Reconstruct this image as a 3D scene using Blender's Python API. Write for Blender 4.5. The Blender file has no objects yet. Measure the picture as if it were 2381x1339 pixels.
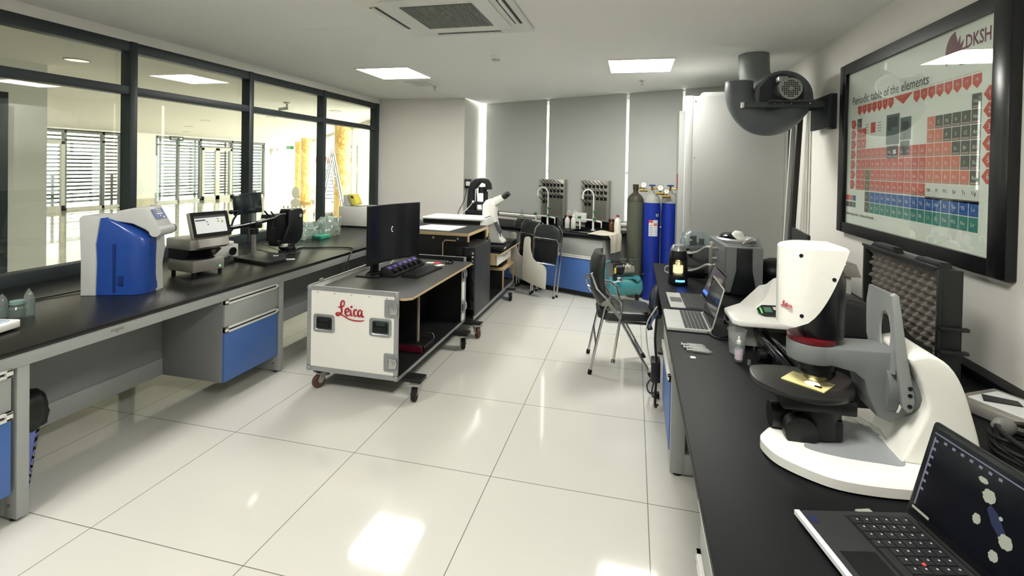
import bpy, bmesh, math, random
from mathutils import Vector, Matrix, Euler
random.seed(7)
S = bpy.context.scene
COL = S.collection
pi = math.pi
R = math.radians

# ------------------------------------------------------------ camera
cd = bpy.data.cameras.new('camera')
cam = bpy.data.objects.new('camera', cd); COL.objects.link(cam)
cd.sensor_width = 36; cd.lens = 17.0356
cd.shift_x = -0.006873; cd.shift_y = -0.113029
cd.clip_start = 0.02; cd.clip_end = 300
_r = Vector((0.9726195, 0.2316110, 0.0191731)); _d = Vector((0.0215614, -0.0077846, -0.9997372)); _f = Vector((-0.2314009, 0.9727773, -0.0125653))
cam.matrix_world = Matrix(((_r.x, -_d.x, -_f.x, 2.3018218), (_r.y, -_d.y, -_f.y, -1.6321502), (_r.z, -_d.z, -_f.z, 1.6337950), (0, 0, 0, 1)))
S.camera = cam
# ------------------------------------------------------------ sky and exposure
W = bpy.data.worlds.new('sky'); S.world = W; W.use_nodes = True
bg = W.node_tree.nodes['Background']
bg.inputs[0].default_value = (1.0, 0.985, 0.94, 1); bg.inputs[1].default_value = 4.3
S.view_settings.view_transform = 'Standard'; S.view_settings.look = 'None'
S.view_settings.gamma = 1.0; S.view_settings.use_curve_mapping = False
S.view_settings.exposure = 0.55
PANEL_E = 30.0       # ceiling light panels
LOBBY_E = 0.9        # round lobby lights

# ------------------------------------------------------------ materials
def lin(c):
    return tuple(((x / 255.0) / 12.92 if x / 255.0 <= 0.04045 else ((x / 255.0 + 0.055) / 1.055) ** 2.4) for x in c)
MATS = {}
def mat(name, col, rough=0.5, metal=0.0, var=0.04, scale=30.0, bump=0.0, emit=None, es=0.0, alpha=1.0, trans=0.0, coat=0.0, spec=0.5, ior=1.45):
    if name in MATS: return MATS[name]
    m = bpy.data.materials.new(name); m.use_nodes = True; nt = m.node_tree; b = nt.nodes['Principled BSDF']
    c = lin(col)
    tc = nt.nodes.new('ShaderNodeTexCoord'); nz = nt.nodes.new('ShaderNodeTexNoise'); nz.inputs['Scale'].default_value = scale; nz.inputs['Detail'].default_value = 3
    nt.links.new(tc.outputs['Object'], nz.inputs['Vector'])
    if var > 0:
        mx = nt.nodes.new('ShaderNodeMix'); mx.data_type = 'RGBA'
        mx.inputs[6].default_value = (*[max(0, x * (1 - var)) for x in c], 1); mx.inputs[7].default_value = (*[min(1, x * (1 + var)) for x in c], 1)
        nt.links.new(nz.outputs['Fac'], mx.inputs[0]); nt.links.new(mx.outputs[2], b.inputs['Base Color'])
    else:
        b.inputs['Base Color'].default_value = (*c, 1)
    b.inputs['Roughness'].default_value = rough; b.inputs['Metallic'].default_value = metal
    b.inputs['Specular IOR Level'].default_value = spec; b.inputs['IOR'].default_value = ior
    b.inputs['Alpha'].default_value = alpha; b.inputs['Transmission Weight'].default_value = trans
    b.inputs['Coat Weight'].default_value = coat; b.inputs['Coat Roughness'].default_value = 0.05
    if bump > 0:
        bp = nt.nodes.new('ShaderNodeBump'); bp.inputs['Strength'].default_value = bump; bp.inputs['Distance'].default_value = 0.01
        nt.links.new(nz.outputs['Fac'], bp.inputs['Height']); nt.links.new(bp.outputs[0], b.inputs['Normal'])
    if emit:
        b.inputs['Emission Color'].default_value = (*lin(emit), 1); b.inputs['Emission Strength'].default_value = es
    MATS[name] = m; return m

def glassmat(name, tint=(255, 255, 255), rough=0.0, refl=1.0, f0=1.45, murk=0.0, murkcol=(200, 210, 205)):
    """clear pane: transparent, with Fresnel mirror reflection (and a little haze)"""
    if name in MATS: return MATS[name]
    m = bpy.data.materials.new(name); m.use_nodes = True; nt = m.node_tree
    for n in list(nt.nodes): nt.nodes.remove(n)
    o = nt.nodes.new('ShaderNodeOutputMaterial'); t = nt.nodes.new('ShaderNodeBsdfTransparent'); g = nt.nodes.new('ShaderNodeBsdfGlossy')
    t.inputs[0].default_value = (*lin(tint), 1); g.inputs['Roughness'].default_value = rough; g.inputs[0].default_value = (refl, refl, refl, 1)
    lw_ = nt.nodes.new('ShaderNodeLayerWeight'); lw_.inputs[0].default_value = 0.5
    pw = nt.nodes.new('ShaderNodeMath'); pw.operation = 'POWER'; pw.inputs[1].default_value = 5; nt.links.new(lw_.outputs['Facing'], pw.inputs[0])
    fr = nt.nodes.new('ShaderNodeMath'); fr.operation = 'MULTIPLY_ADD'; fr.inputs[1].default_value = 0.95; fr.inputs[2].default_value = 0.045; nt.links.new(pw.outputs[0], fr.inputs[0])
    mx = nt.nodes.new('ShaderNodeMixShader'); nt.links.new(fr.outputs[0], mx.inputs[0])
    src = t.outputs[0]
    if murk > 0:
        d = nt.nodes.new('ShaderNodeBsdfTranslucent'); d2 = nt.nodes.new('ShaderNodeBsdfDiffuse')
        d.inputs[0].default_value = (*lin(murkcol), 1); d2.inputs[0].default_value = (*lin(murkcol), 1)
        a = nt.nodes.new('ShaderNodeMixShader'); a.inputs[0].default_value = 0.5
        nt.links.new(d.outputs[0], a.inputs[1]); nt.links.new(d2.outputs[0], a.inputs[2])
        k = nt.nodes.new('ShaderNodeMixShader'); k.inputs[0].default_value = murk
        nt.links.new(t.outputs[0], k.inputs[1]); nt.links.new(a.outputs[0], k.inputs[2]); src = k.outputs[0]
    nt.links.new(src, mx.inputs[1]); nt.links.new(g.outputs[0], mx.inputs[2]); nt.links.new(mx.outputs[0], o.inputs[0])
    MATS[name] = m; return m

def lightmat(name, col, strength):
    if name in MATS: return MATS[name]
    m = bpy.data.materials.new(name); m.use_nodes = True; nt = m.node_tree
    for n in list(nt.nodes): nt.nodes.remove(n)
    o = nt.nodes.new('ShaderNodeOutputMaterial'); e = nt.nodes.new('ShaderNodeEmission')
    e.inputs[0].default_value = (*lin(col), 1); e.inputs[1].default_value = strength; nt.links.new(e.outputs[0], o.inputs[0])
    MATS[name] = m; return m

def tilemat(name, col, size, ox, oy, rough, line=(120, 118, 112), lw=0.004, var=0.03, vscale=2.5, veins=0.0, veincol=(170, 150, 120)):
    m = bpy.data.materials.new(name); m.use_nodes = True; nt = m.node_tree; b = nt.nodes['Principled BSDF']
    g = nt.nodes.new('ShaderNodeNewGeometry'); sx = nt.nodes.new('ShaderNodeSeparateXYZ'); nt.links.new(g.outputs['Position'], sx.inputs[0])
    outs = []
    for k, off in ((0, ox), (1, oy)):
        a = nt.nodes.new('ShaderNodeMath'); a.operation = 'ADD'; a.inputs[1].default_value = off + 100 * size; nt.links.new(sx.outputs[k], a.inputs[0])
        p = nt.nodes.new('ShaderNodeMath'); p.operation = 'PINGPONG'; p.inputs[1].default_value = size / 2; nt.links.new(a.outputs[0], p.inputs[0])
        # PINGPONG with half size: distance to the nearest joint at multiples of size
        c = nt.nodes.new('ShaderNodeMath'); c.operation = 'LESS_THAN'; c.inputs[1].default_value = lw / 2; nt.links.new(p.outputs[0], c.inputs[0]); outs.append(c)
    mx = nt.nodes.new('ShaderNodeMath'); mx.operation = 'MAXIMUM'; nt.links.new(outs[0].outputs[0], mx.inputs[0]); nt.links.new(outs[1].outputs[0], mx.inputs[1])
    nz = nt.nodes.new('ShaderNodeTexNoise'); nz.inputs['Scale'].default_value = vscale; nz.inputs['Detail'].default_value = 6; nt.links.new(g.outputs['Position'], nz.inputs['Vector'])
    c0 = lin(col); mc = nt.nodes.new('ShaderNodeMix'); mc.data_type = 'RGBA'
    mc.inputs[6].default_value = (*[x * (1 - var) for x in c0], 1); mc.inputs[7].default_value = (*[min(1, x * (1 + var)) for x in c0], 1); nt.links.new(nz.outputs['Fac'], mc.inputs[0])
    src = mc.outputs[2]
    if veins > 0:
        wv = nt.nodes.new('ShaderNodeTexNoise'); wv.inputs['Scale'].default_value = 1.4; wv.inputs['Detail'].default_value = 8; wv.inputs['Distortion'].default_value = 1.5
        nt.links.new(g.outputs['Position'], wv.inputs['Vector'])
        rp = nt.nodes.new('ShaderNodeValToRGB'); rp.color_ramp.elements[0].position = 0.47; rp.color_ramp.elements[1].position = 0.53
        rp.color_ramp.elements[0].color = (0, 0, 0, 1); rp.color_ramp.elements[1].color = (veins, veins, veins, 1); nt.links.new(wv.outputs['Fac'], rp.inputs[0])
        m3 = nt.nodes.new('ShaderNodeMix'); m3.data_type = 'RGBA'; nt.links.new(rp.outputs[0], m3.inputs[0]); nt.links.new(src, m3.inputs[6]); m3.inputs[7].default_value = (*lin(veincol), 1); src = m3.outputs[2]
    m2 = nt.nodes.new('ShaderNodeMix'); m2.data_type = 'RGBA'; nt.links.new(mx.outputs[0], m2.inputs[0]); nt.links.new(src, m2.inputs[6]); m2.inputs[7].default_value = (*lin(line), 1)
    nt.links.new(m2.outputs[2], b.inputs['Base Color']); b.inputs['Roughness'].default_value = rough
    nz2 = nt.nodes.new('ShaderNodeTexNoise'); nz2.inputs['Scale'].default_value = 5; nz2.inputs['Detail'].default_value = 8; nt.links.new(g.outputs['Position'], nz2.inputs['Vector'])
    mr = nt.nodes.new('ShaderNodeMapRange'); mr.inputs[1].default_value = 0.3; mr.inputs[2].default_value = 0.7; mr.inputs[3].default_value = rough * 0.85; mr.inputs[4].default_value = rough * 1.2
    nt.links.new(nz2.outputs['Fac'], mr.inputs[0]); nt.links.new(mr.outputs[0], b.inputs['Roughness'])
    return m

# ------------------------------------------------------------ geometry helpers
def catmull(pts, n=6, closed=False):
    P = [Vector(p) for p in pts]; out = []; N = len(P)
    rng = N if closed else N - 1
    for i in range(rng):
        p0 = P[(i - 1) % N] if (closed or i > 0) else P[0] * 2 - P[1]
        p1 = P[i]; p2 = P[(i + 1) % N]; p3 = P[(i + 2) % N] if (closed or i + 2 < N) else P[-1] * 2 - P[-2]
        for k in range(n):
            t = k / n
            out.append(0.5 * ((2 * p1) + (-p0 + p2) * t + (2 * p0 - 5 * p1 + 4 * p2 - p3) * t * t + (-p0 + 3 * p1 - 3 * p2 + p3) * t ** 3))
    if not closed: out.append(P[-1])
    return out

class MB:
    def __init__(s, T=None, local=False):
        s.v = []; s.f = []; s.mi = []; s.T = T or Matrix.Identity(4); s.local = local
    def add(s, vs, fs, mi=0, T=None):
        n = len(s.v); M_ = s.T @ T if T is not None else s.T
        s.v += [M_ @ Vector(v) for v in vs]; s.f += [tuple(i + n for i in f) for f in fs]; s.mi += [mi] * len(fs); return s
    def _bm(s, bm, mi, T):
        bm.verts.index_update()
        s.add([v.co.copy() for v in bm.verts], [tuple(v.index for v in f.verts) for f in bm.faces], mi, T); bm.free(); return s
    def box(s, x0, x1, y0, y1, z0, z1, mi=0, bev=0.0, seg=2, T=None):
        vs = [(x, y, z) for z in (z0, z1) for y in (y0, y1) for x in (x0, x1)]
        fs = [(0, 2, 3, 1), (4, 5, 7, 6), (0, 1, 5, 4), (2, 6, 7, 3), (0, 4, 6, 2), (1, 3, 7, 5)]
        if bev <= 0: return s.add(vs, fs, mi, T)
        bm = bmesh.new(); V = [bm.verts.new(v) for v in vs]
        for f in fs: bm.faces.new([V[i] for i in f])
        bmesh.ops.bevel(bm, geom=bm.edges[:], offset=bev, segments=seg, profile=0.5, affect='EDGES')
        return s._bm(bm, mi, T)
    def prism(s, poly, a, b, plane='xy', mi=0, bev=0.0, seg=2, T=None):
        """polygon extruded; plane xy->z, xz->y, yz->x"""
        def mk(p, h):
            return {'xy': (p[0], p[1], h), 'xz': (p[0], h, p[1]), 'yz': (h, p[0], p[1])}[plane]
        n = len(poly); vs = [mk(p, a) for p in poly] + [mk(p, b) for p in poly]
        area = sum(poly[i][0] * poly[(i + 1) % n][1] - poly[(i + 1) % n][0] * poly[i][1] for i in range(n))
        flip = (area > 0) != (plane == 'xz')
        if b < a: flip = not flip
        bot = tuple(range(n)); top = tuple(range(n, 2 * n))
        fs = [bot[::-1] if flip else bot, top if flip else top[::-1]]
        for i in range(n):
            j = (i + 1) % n; q = (i, j, j + n, i + n); fs.append(q if flip else q[::-1])
        bm = bmesh.new(); V = [bm.verts.new(v) for v in vs]
        for f in fs: bm.faces.new([V[i] for i in f])
        bmesh.ops.recalc_face_normals(bm, faces=bm.faces[:])
        if bev > 0:
            es = [e for e in bm.edges if any(len(f.verts) == n and n > 4 or f in (bm.faces[:2]) for f in e.link_faces)]
            bmesh.ops.bevel(bm, geom=es, offset=bev, segments=seg, profile=0.5, affect='EDGES')
        big = [f for f in bm.faces if len(f.verts) > 4]
        if big: bmesh.ops.triangulate(bm, faces=big)
        return s._bm(bm, mi, T)
    def cyl(s, p0, p1, r0, r1=None, seg=24, mi=0, T=None, cap=True):
        r1 = r0 if r1 is None else r1; p0 = Vector(p0); p1 = Vector(p1); ax = (p1 - p0)
        q = ax.to_track_quat('Z', 'Y').to_matrix(); vs = []
        for p, r in ((p0, r0), (p1, r1)):
            for i in range(seg):
                a = 2 * pi * i / seg; vs.append(p + q @ Vector((r * math.cos(a), r * math.sin(a), 0)))
        fs = [(i, (i + 1) % seg, (i + 1) % seg + seg, i + seg) for i in range(seg)]
        if cap: fs += [tuple(range(seg))[::-1], tuple(range(seg, 2 * seg))]
        return s.add(vs, fs, mi, T)
    def tube(s, pts, r, seg=8, cat=0, closed=False, mi=0, T=None, flat=1.0):
        P = catmull(pts, cat, closed) if cat else [Vector(p) for p in pts]
        N = len(P); t0 = (P[1] - P[0]).normalized()
        up = Vector((0, 0, 1)) if abs(t0.z) < 0.9 else Vector((1, 0, 0)); nrm = (up - t0 * up.dot(t0)).normalized()
        vs = []
        for i in range(N):
            if closed: t = (P[(i + 1) % N] - P[(i - 1) % N])
            else: t = P[min(i + 1, N - 1)] - P[max(i - 1, 0)]
            t = t.normalized() if t.length > 1e-9 else t0
            nrm = (nrm - t * nrm.dot(t)); nrm = nrm.normalized() if nrm.length > 1e-6 else t.orthogonal().normalized()
            bi = t.cross(nrm); rr = r[i] if isinstance(r, (list, tuple)) else r
            for k in range(seg):
                a = 2 * pi * k / seg; vs.append(P[i] + (nrm * math.cos(a) * flat + bi * math.sin(a)) * rr)
        fs = []
        for i in range(N if closed else N - 1):
            j = (i + 1) % N
            for k in range(seg):
                l = (k + 1) % seg; fs.append((i * seg + k, i * seg + l, j * seg + l, j * seg + k))
        if not closed: fs += [tuple(range(seg))[::-1], tuple(range((N - 1) * seg, N * seg))]
        return s.add(vs, fs, mi, T)
    def lathe(s, prof, c=(0, 0, 0), ax=(0, 0, 1), seg=32, mi=0, T=None, arc=None):
        q = Vector(ax).to_track_quat('Z', 'Y').to_matrix(); c = Vector(c); vs = []; n = len(prof)
        for r, z in prof:
            for i in range(seg):
                a = 2 * pi * i / seg; vs.append(c + q @ Vector((max(r, 1e-5) * math.cos(a), max(r, 1e-5) * math.sin(a), z)))
        fs = []
        for j in range(n - 1):
            for i in range(seg):
                k = (i + 1) % seg; fs.append((j * seg + i, j * seg + k, (j + 1) * seg + k, (j + 1) * seg + i))
        if prof[0][0] > 1e-4: fs.append(tuple(range(seg))[::-1])
        if prof[-1][0] > 1e-4: fs.append(tuple(range((n - 1) * seg, n * seg)))
        return s.add(vs, fs, mi, T)
    def ell(s, c, r, seg=20, mi=0, T=None):
        if not isinstance(r, (tuple, list)): r = (r, r, r)
        vs = []; n = seg // 2
        for j in range(n + 1):
            ph = pi * j / n
            for i in range(seg):
                th = 2 * pi * i / seg; vs.append((c[0] + r[0] * math.sin(ph) * math.cos(th), c[1] + r[1] * math.sin(ph) * math.sin(th), c[2] - r[2] * math.cos(ph)))
        fs = [(j * seg + i, j * seg + (i + 1) % seg, (j + 1) * seg + (i + 1) % seg, (j + 1) * seg + i) for j in range(n) for i in range(seg)]
        return s.add(vs, fs, mi, T)
    def loft(s, rings, mi=0, cap=True, T=None, closed=True):
        n = len(rings[0]); vs = [v for r in rings for v in r]; fs = []
        for j in range(len(rings) - 1):
            for i in range(n if closed else n - 1):
                k = (i + 1) % n; fs.append((j * n + i, j * n + k, (j + 1) * n + k, (j + 1) * n + i))
        if cap: fs += [tuple(range(n))[::-1], tuple(range((len(rings) - 1) * n, len(rings) * n))]
        return s.add(vs, fs, mi, T)
    def build(s, name, mats, parent=None, label=None, kind=None, sharp=35):
        me = bpy.data.meshes.new(name)
        vs = s.v
        if parent is not None and not s.local:
            inv = Matrix(parent['_m_']).inverted() if False else WM[parent.name].inverted()
            vs = [inv @ v for v in vs]
        me.from_pydata([tuple(v) for v in vs], [], s.f)
        if not isinstance(mats, (list, tuple)): mats = [mats]
        for m in mats: me.materials.append(m)
        me.polygons.foreach_set('material_index', s.mi)
        me.polygons.foreach_set('use_smooth', [True] * len(s.f))
        me.update(); me.validate()
        bm = bmesh.new(); bm.from_mesh(me); bmesh.ops.recalc_face_normals(bm, faces=bm.faces[:]); bm.to_mesh(me); bm.free()
        me.set_sharp_from_angle(angle=R(sharp))
        o = bpy.data.objects.new(name, me); COL.objects.link(o)
        if parent is not None: o.parent = parent; WM[o.name] = WM[parent.name]
        else: WM[o.name] = Matrix.Identity(4)
        if label: o['label'] = label
        if kind: o['kind'] = kind
        return o
WM = {}
def tag(o, label, cat, group=None, kind=None):
    o['label'] = label; o['category'] = cat
    if group: o['group'] = group
    if kind: o['kind'] = kind
    return o
def thing(name, label, cat, loc=(0, 0, 0), rz=0.0, group=None):
    o = bpy.data.objects.new(name, None); COL.objects.link(o); o.empty_display_size = 0.05
    o.location = loc; o.rotation_euler = (0, 0, rz); tag(o, label, cat, group)
    WM[o.name] = Matrix.Translation(loc) @ Matrix.Rotation(rz, 4, 'Z'); return o
def move(root, loc, rz):
    root.location = loc; root.rotation_euler = (0, 0, rz); WM[root.name] = Matrix.Translation(loc) @ Matrix.Rotation(rz, 4, 'Z')
def dup(root, loc, rz=0.0, label=None, group=None):
    r = root.copy(); COL.objects.link(r); r.location = loc; r.rotation_euler = (0, 0, rz)
    if label: r['label'] = label
    if group: r['group'] = group
    WM[r.name] = Matrix.Translation(loc) @ Matrix.Rotation(rz, 4, 'Z')
    for ch in list(root.children):
        c = ch.copy(); COL.objects.link(c); c.parent = r
        for g in list(ch.children):
            d = g.copy(); COL.objects.link(d); d.parent = c
    return r
def single(mb, name, m, label, cat, group=None, sharp=35):
    """a thing that is one mesh, its origin at its base"""
    c = Vector((sum(v.x for v in mb.v) / len(mb.v), sum(v.y for v in mb.v) / len(mb.v), min(v.z for v in mb.v)))
    mb.v = [v - c for v in mb.v]
    o = mb.build(name, m, sharp=sharp); o.location = c; WM[o.name] = Matrix.Translation(c); tag(o, label, cat, group); return o
def struct(mb, name, m, parent=None, sharp=35):
    o = mb.build(name, m, parent, sharp=sharp)
    if parent is None: o['kind'] = 'structure'
    return o
def textmesh(txt, size, T, depth=0.0004, align='LEFT', bold=0.0, sx=1.0, res=2, ls=1.0):
    """lettering as mesh vertices/faces placed by T (text lies in its local xy plane)"""
    cu = bpy.data.curves.new('t', 'FONT'); cu.body = txt; cu.size = size; cu.extrude = depth; cu.align_x = align; cu.offset = bold; cu.resolution_u = res; cu.space_character = ls
    o = bpy.data.objects.new('t', cu); COL.objects.link(o)
    dg = bpy.context.evaluated_depsgraph_get(); me = bpy.data.meshes.new_from_object(o.evaluated_get(dg))
    vs = [T @ Vector((v.co.x * sx, v.co.y, v.co.z)) for v in me.vertices]; fs = [tuple(p.vertices) for p in me.polygons]
    bpy.data.objects.remove(o); bpy.data.curves.remove(cu); bpy.data.meshes.remove(me)
    return vs, fs
def frame(o, ex, ey):
    """matrix with origin o, x axis ex, y axis ey"""
    ex = Vector(ex).normalized(); ey = Vector(ey).normalized(); ez = ex.cross(ey).normalized(); ey = ez.cross(ex)
    return Matrix(((ex.x, ey.x, ez.x, o[0]), (ex.y, ey.y, ez.y, o[1]), (ex.z, ey.z, ez.z, o[2]), (0, 0, 0, 1)))
def rrect(w, h, r, n=5, cx=0, cy=0):
    out = []
    for qx, qy, a0 in ((1, 1, 0), (-1, 1, 90), (-1, -1, 180), (1, -1, 270)):
        for k in range(n + 1):
            a = R(a0 + 90 * k / n); out.append((cx + qx * (w / 2 - r) + r * math.cos(a), cy + qy * (h / 2 - r) + r * math.sin(a)))
    return out
LEICA = [[(0.30,.62),(.36,.80),(.34,.98),(.26,1.0),(.20,.86),(.20,.62),(.24,.36),(.20,.16),(.10,.04),(0,.02),(-.04,.12),(.06,.20),(.2,.12),(.36,.0),(.5,-.06)],
         [(.06,.56),(.2,.6),(.36,.68)],
         [(.42,.28),(.52,.30),(.60,.40),(.56,.52),(.47,.50),(.41,.34),(.44,.14),(.53,.06),(.64,.14)],
         [(.68,.46),(.69,.24),(.71,.10),(.78,.10)],
         [(.98,.42),(.94,.50),(.86,.44),(.84,.24),(.89,.08),(1.0,.12)],
         [(1.22,.44),(1.14,.50),(1.06,.40),(1.04,.20),(1.10,.08),(1.18,.16),(1.22,.40)],
         [(1.24,.48),(1.23,.22),(1.26,.08),(1.34,.10)],
         [(.40,-.04),(.62,-.16),(.9,-.22),(1.2,-.20),(1.34,-.14)]]
def leica(mb, T, size, w=0.05, mi=0, sy=1.0):
    for i, st in enumerate(LEICA):
        pts = [(x * size, y * size * sy, 0.0004) for x, y in st]
        n = len(catmull(pts, 5)); rad = [w * size * (0.55 + 0.45 * math.sin(pi * k / (n - 1))) * (1.0 if i < 7 else 0.75) for k in range(n)]
        mb.tube(catmull(pts, 5), rad, seg=6, mi=mi, T=T, flat=0.12 if False else 1.0)
    mb.cyl(T @ Vector((.72 * size, .66 * size * sy, 0)), T @ Vector((.72 * size, .66 * size * sy, .003)), w * size * 1.3, seg=10, mi=mi)

# ------------------------------------------------------------ palette
white = mat('white_plastic', (238, 238, 232), 0.35)
offwhite = mat('off_white_plastic', (205, 206, 200), 0.4)
black = mat('black_plastic', (18, 19, 21), 0.4, var=0.1)
blackgloss = mat('black_gloss', (12, 13, 16), 0.12)
darkgrey = mat('dark_grey_plastic', (48, 51, 54), 0.45)
midgrey = mat('mid_grey_plastic', (112, 116, 116), 0.45)
chrome = mat('chrome', (205, 205, 205), 0.12, 1.0)
steel = mat('brushed_steel', (166, 164, 156), 0.36, 0.55, var=0.08, scale=60)
alu = mat('aluminium_edge', (168, 170, 170), 0.4, 0.35)
rubber = mat('black_rubber', (16, 16, 17), 0.7)
epoxy = mat('black_worktop', (20, 21, 23), 0.45, var=0.12, scale=300, bump=0.03, spec=0.14)
epoxy_l = mat('black_worktop_left', (28, 28, 27), 0.27, var=0.12, scale=300, bump=0.03, spec=0.6)
wallpaint = mat('wall_paint', (236, 234, 227), 0.85, var=0.015, scale=3)
ceilpaint = mat('ceiling_paint', (242, 243, 240), 0.85, var=0.015, scale=2)
frame_m = mat('dark_window_frame', (52, 60, 62), 0.45, 0.2)
benchgrey = mat('bench_grey_enamel', (164, 167, 165), 0.45, var=0.02)
panelgrey = mat('bench_panel_grey', (138, 141, 141), 0.55, var=0.02)
bluepaint = mat('blue_cabinet_enamel', (76, 114, 182), 0.42, var=0.03)
handle_m = mat('white_handle_strip', (228, 228, 222), 0.35)
ply = mat('plywood_edge', (205, 180, 140), 0.6, var=0.15, scale=120)
blacklam = mat('black_laminate', (22, 24, 26), 0.5, var=0.12)
red_m = mat('red_print', (176, 24, 44), 0.5)
vinyl = mat('dark_vinyl', (46, 50, 49), 0.38, var=0.08, scale=80, bump=0.02)
cordblack = mat('cord_black', (14, 14, 15), 0.5)
paneglass = glassmat('pane_glass', (250, 253, 250), refl=0.95)
LB_X = -0.345; TOP = 0.78
U = Vector((0.92784708, -0.37296085, 0)); NN = Vector((-0.37296085, -0.92784708, 0)); P0 = Vector((-0.184, 6.049, 0))
WW = Matrix(((U.x, NN.x, 0, P0.x), (U.y, NN.y, 0, P0.y), (0, 0, 1, 0), (0, 0, 0, 1)))   # window wall frame: s along, d into the room, z
YB = -3.6
CE = 2.65
# ================================================================ THE ROOM
m = tilemat('floor_tiles', (219, 218, 210), 0.8, 0.0, 0.0, 0.07)
struct(MB().prism([(-1.75, YB), (3.768, YB), (3.861, 4.69), (-0.09, 6.28), (-0.222, 5.34), (-1.75, 5.34)], -0.1, 0.0), 'floor', m)
struct(MB().prism([(-1.75, YB), (3.768, YB), (3.861, 4.69), (-0.09, 6.28), (-0.222, 5.34), (-1.75, 5.34)], CE, CE + 0.1), 'ceiling', ceilpaint)
struct(MB().box(3.768, 3.9, YB, 4.5, 0, CE), 'wall_right', wallpaint)
struct(MB().box(-1.75, 3.9, YB - 0.12, YB, 0, CE), 'wall_back', wallpaint)
struct(MB().prism([(-1.75, 5.34), (-0.222, 5.34), (-0.184, 6.049), (-0.3, 6.1), (-1.75, 6.1)], 0, CE), 'wall_column', wallpaint)
# left wall: solid strip above and below the frame
lw = MB(); lw.box(-1.75, -1.65, YB, 5.34, 2.57, CE); struct(lw, 'wall_left', wallpaint)
# dark framed glass partition
fr = MB(); X0, X1 = -1.745, -1.65
fr.box(X0, X1, YB, 5.34, 2.49, 2.575, bev=0.003); fr.box(X0, X1, YB, 5.34, 2.15, 2.215, bev=0.003); fr.box(X0, X1, YB, 5.34, 0.0, 0.08)
fr.box(X0, X1, YB, 5.34, 0.74, 0.862, bev=0.003)
MUL = [-2.55, -1.17, 0.19, 1.462, 2.70, 3.945, 5.235]
for i, y in enumerate(MUL):
    w_ = 0.03 if i < 6 else 0.05
    fr.box(X0, X1 + 0.006, y - w_ + (0.04 if i == 6 else 0), y + w_ + (0.04 if i == 6 else 0), 0.0, 2.575, bev=0.003)
win = struct(fr, 'window_1', frame_m)
gl = MB()
for a, b in zip([YB] + MUL, MUL):
    for z0, z1 in ((0.08, 0.74), (0.862, 2.15), (2.215, 2.49)):
        gl.box(-1.727, -1.721, a, b, z0, z1)
gl.build('pane', paneglass, win)
# ---- window wall at the end with its blinds
ww = MB(WW); ww.box(-0.05, 4.3, -0.25, 0.0, 0, 0.86); ww.box(-0.05, 4.3, -0.25, -0.05, 2.62, CE)
struct(ww, 'wall_far', wallpaint)
wf = MB(WW)
for s0 in (-0.02, 1.27, 2.50, 3.4, 4.24):
    wf.box(s0, s0 + 0.05, -0.14, -0.08, 0.86, 2.62)
wf.box(-0.02, 4.3, -0.14, -0.08, 0.86, 0.91); wf.box(-0.02, 4.3, -0.14, -0.08, 2.57, 2.62); wf.box(-0.02, 4.3, -0.14, -0.08, 1.55, 1.59)
wf2 = struct(wf, 'window_2', mat('white_window_frame', (215, 216, 212), 0.4))
MB(WW).box(-0.02, 4.3, -0.112, -0.108, 0.88, 2.6).build('pane', paneglass, wf2)
MB(WW).box(-0.05, 4.3, -0.25, 0.03, 0.845, 0.875, bev=0.004).build('window_sill', mat('window_sill_stone', (205, 203, 195), 0.4), wf2)
blindm = mat('roller_blind_fabric', (192, 195, 192), 0.8, var=0.03, scale=200)
bts = thing('roller_blind', 'grey roller blind nearest the column corner, leftmost of the blinds', 'blind', tuple(WW @ Vector((0.7, 0, 0.9))), 0, 'grey roller blinds on the window wall')
def blind(s0, s1, label, first=None):
    t = first or thing('roller_blind', label, 'blind', tuple(WW @ Vector(((s0 + s1) / 2, 0.0, 0.885))), 0, 'grey roller blinds on the window wall')
    MB(WW).box(s0, s1, -0.012, -0.008, 0.91, 2.649).build('fabric', blindm, t)
    MB(WW).box(s0, s1, -0.018, -0.002, 0.885, 0.912, bev=0.004).build('bottom_bar', alu, t)
    MB(WW).cyl((s0, -0.034, 2.632), (s1, -0.034, 2.632), 0.014, seg=12).build('roller', alu, t)
blind(0.10, 1.275, '', bts)
blind(1.315, 2.545, 'grey roller blind behind the two drying racks, second from the column')
blind(2.585, 3.30, 'grey roller blind behind the gas cylinders, right of the third window gap')
blind(3.33, 4.25, 'grey roller blind hidden partly behind the tall white cabinet')

# ---- ceiling fittings
glow = lightmat('light_panel_glow', (255, 252, 244), PANEL_E)
def ceiling_light(x, y, label):
    t = thing('ceiling_light', label, 'ceiling light', (x, y, CE), 0, 'square ceiling light panels')
    f = MB()
    for a in ((-.31, .31, .298, .31), (-.31, .31, -.31, -.298), (-.31, -.298, -.298, .298), (.298, .31, -.298, .298)):
        f.box(x + a[0], x + a[1], y + a[2], y + a[3], CE - 0.012, CE, bev=0)
    f.build('frame', white, t)
    MB().box(x - .298, x + .298, y - .298, y + .298, CE - 0.008, CE - 0.002).build('diffuser', glow, t)
ceiling_light(-0.325, 3.325, 'lit square ceiling panel beside the small vent, left one in view')
ceiling_light(2.34, 3.295, 'lit square ceiling panel near the tall cabinet, right one in view')
ceiling_light(-0.325, -0.75, 'unseen square ceiling panel near the glass partition, added for illumination')  # added out of view to light the near room on the partition side
ceiling_light(2.34, -0.75, 'unseen square ceiling panel above the near part of the right bench, added for illumination')  # likewise an added, unseen panel that lights the near right side
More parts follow.
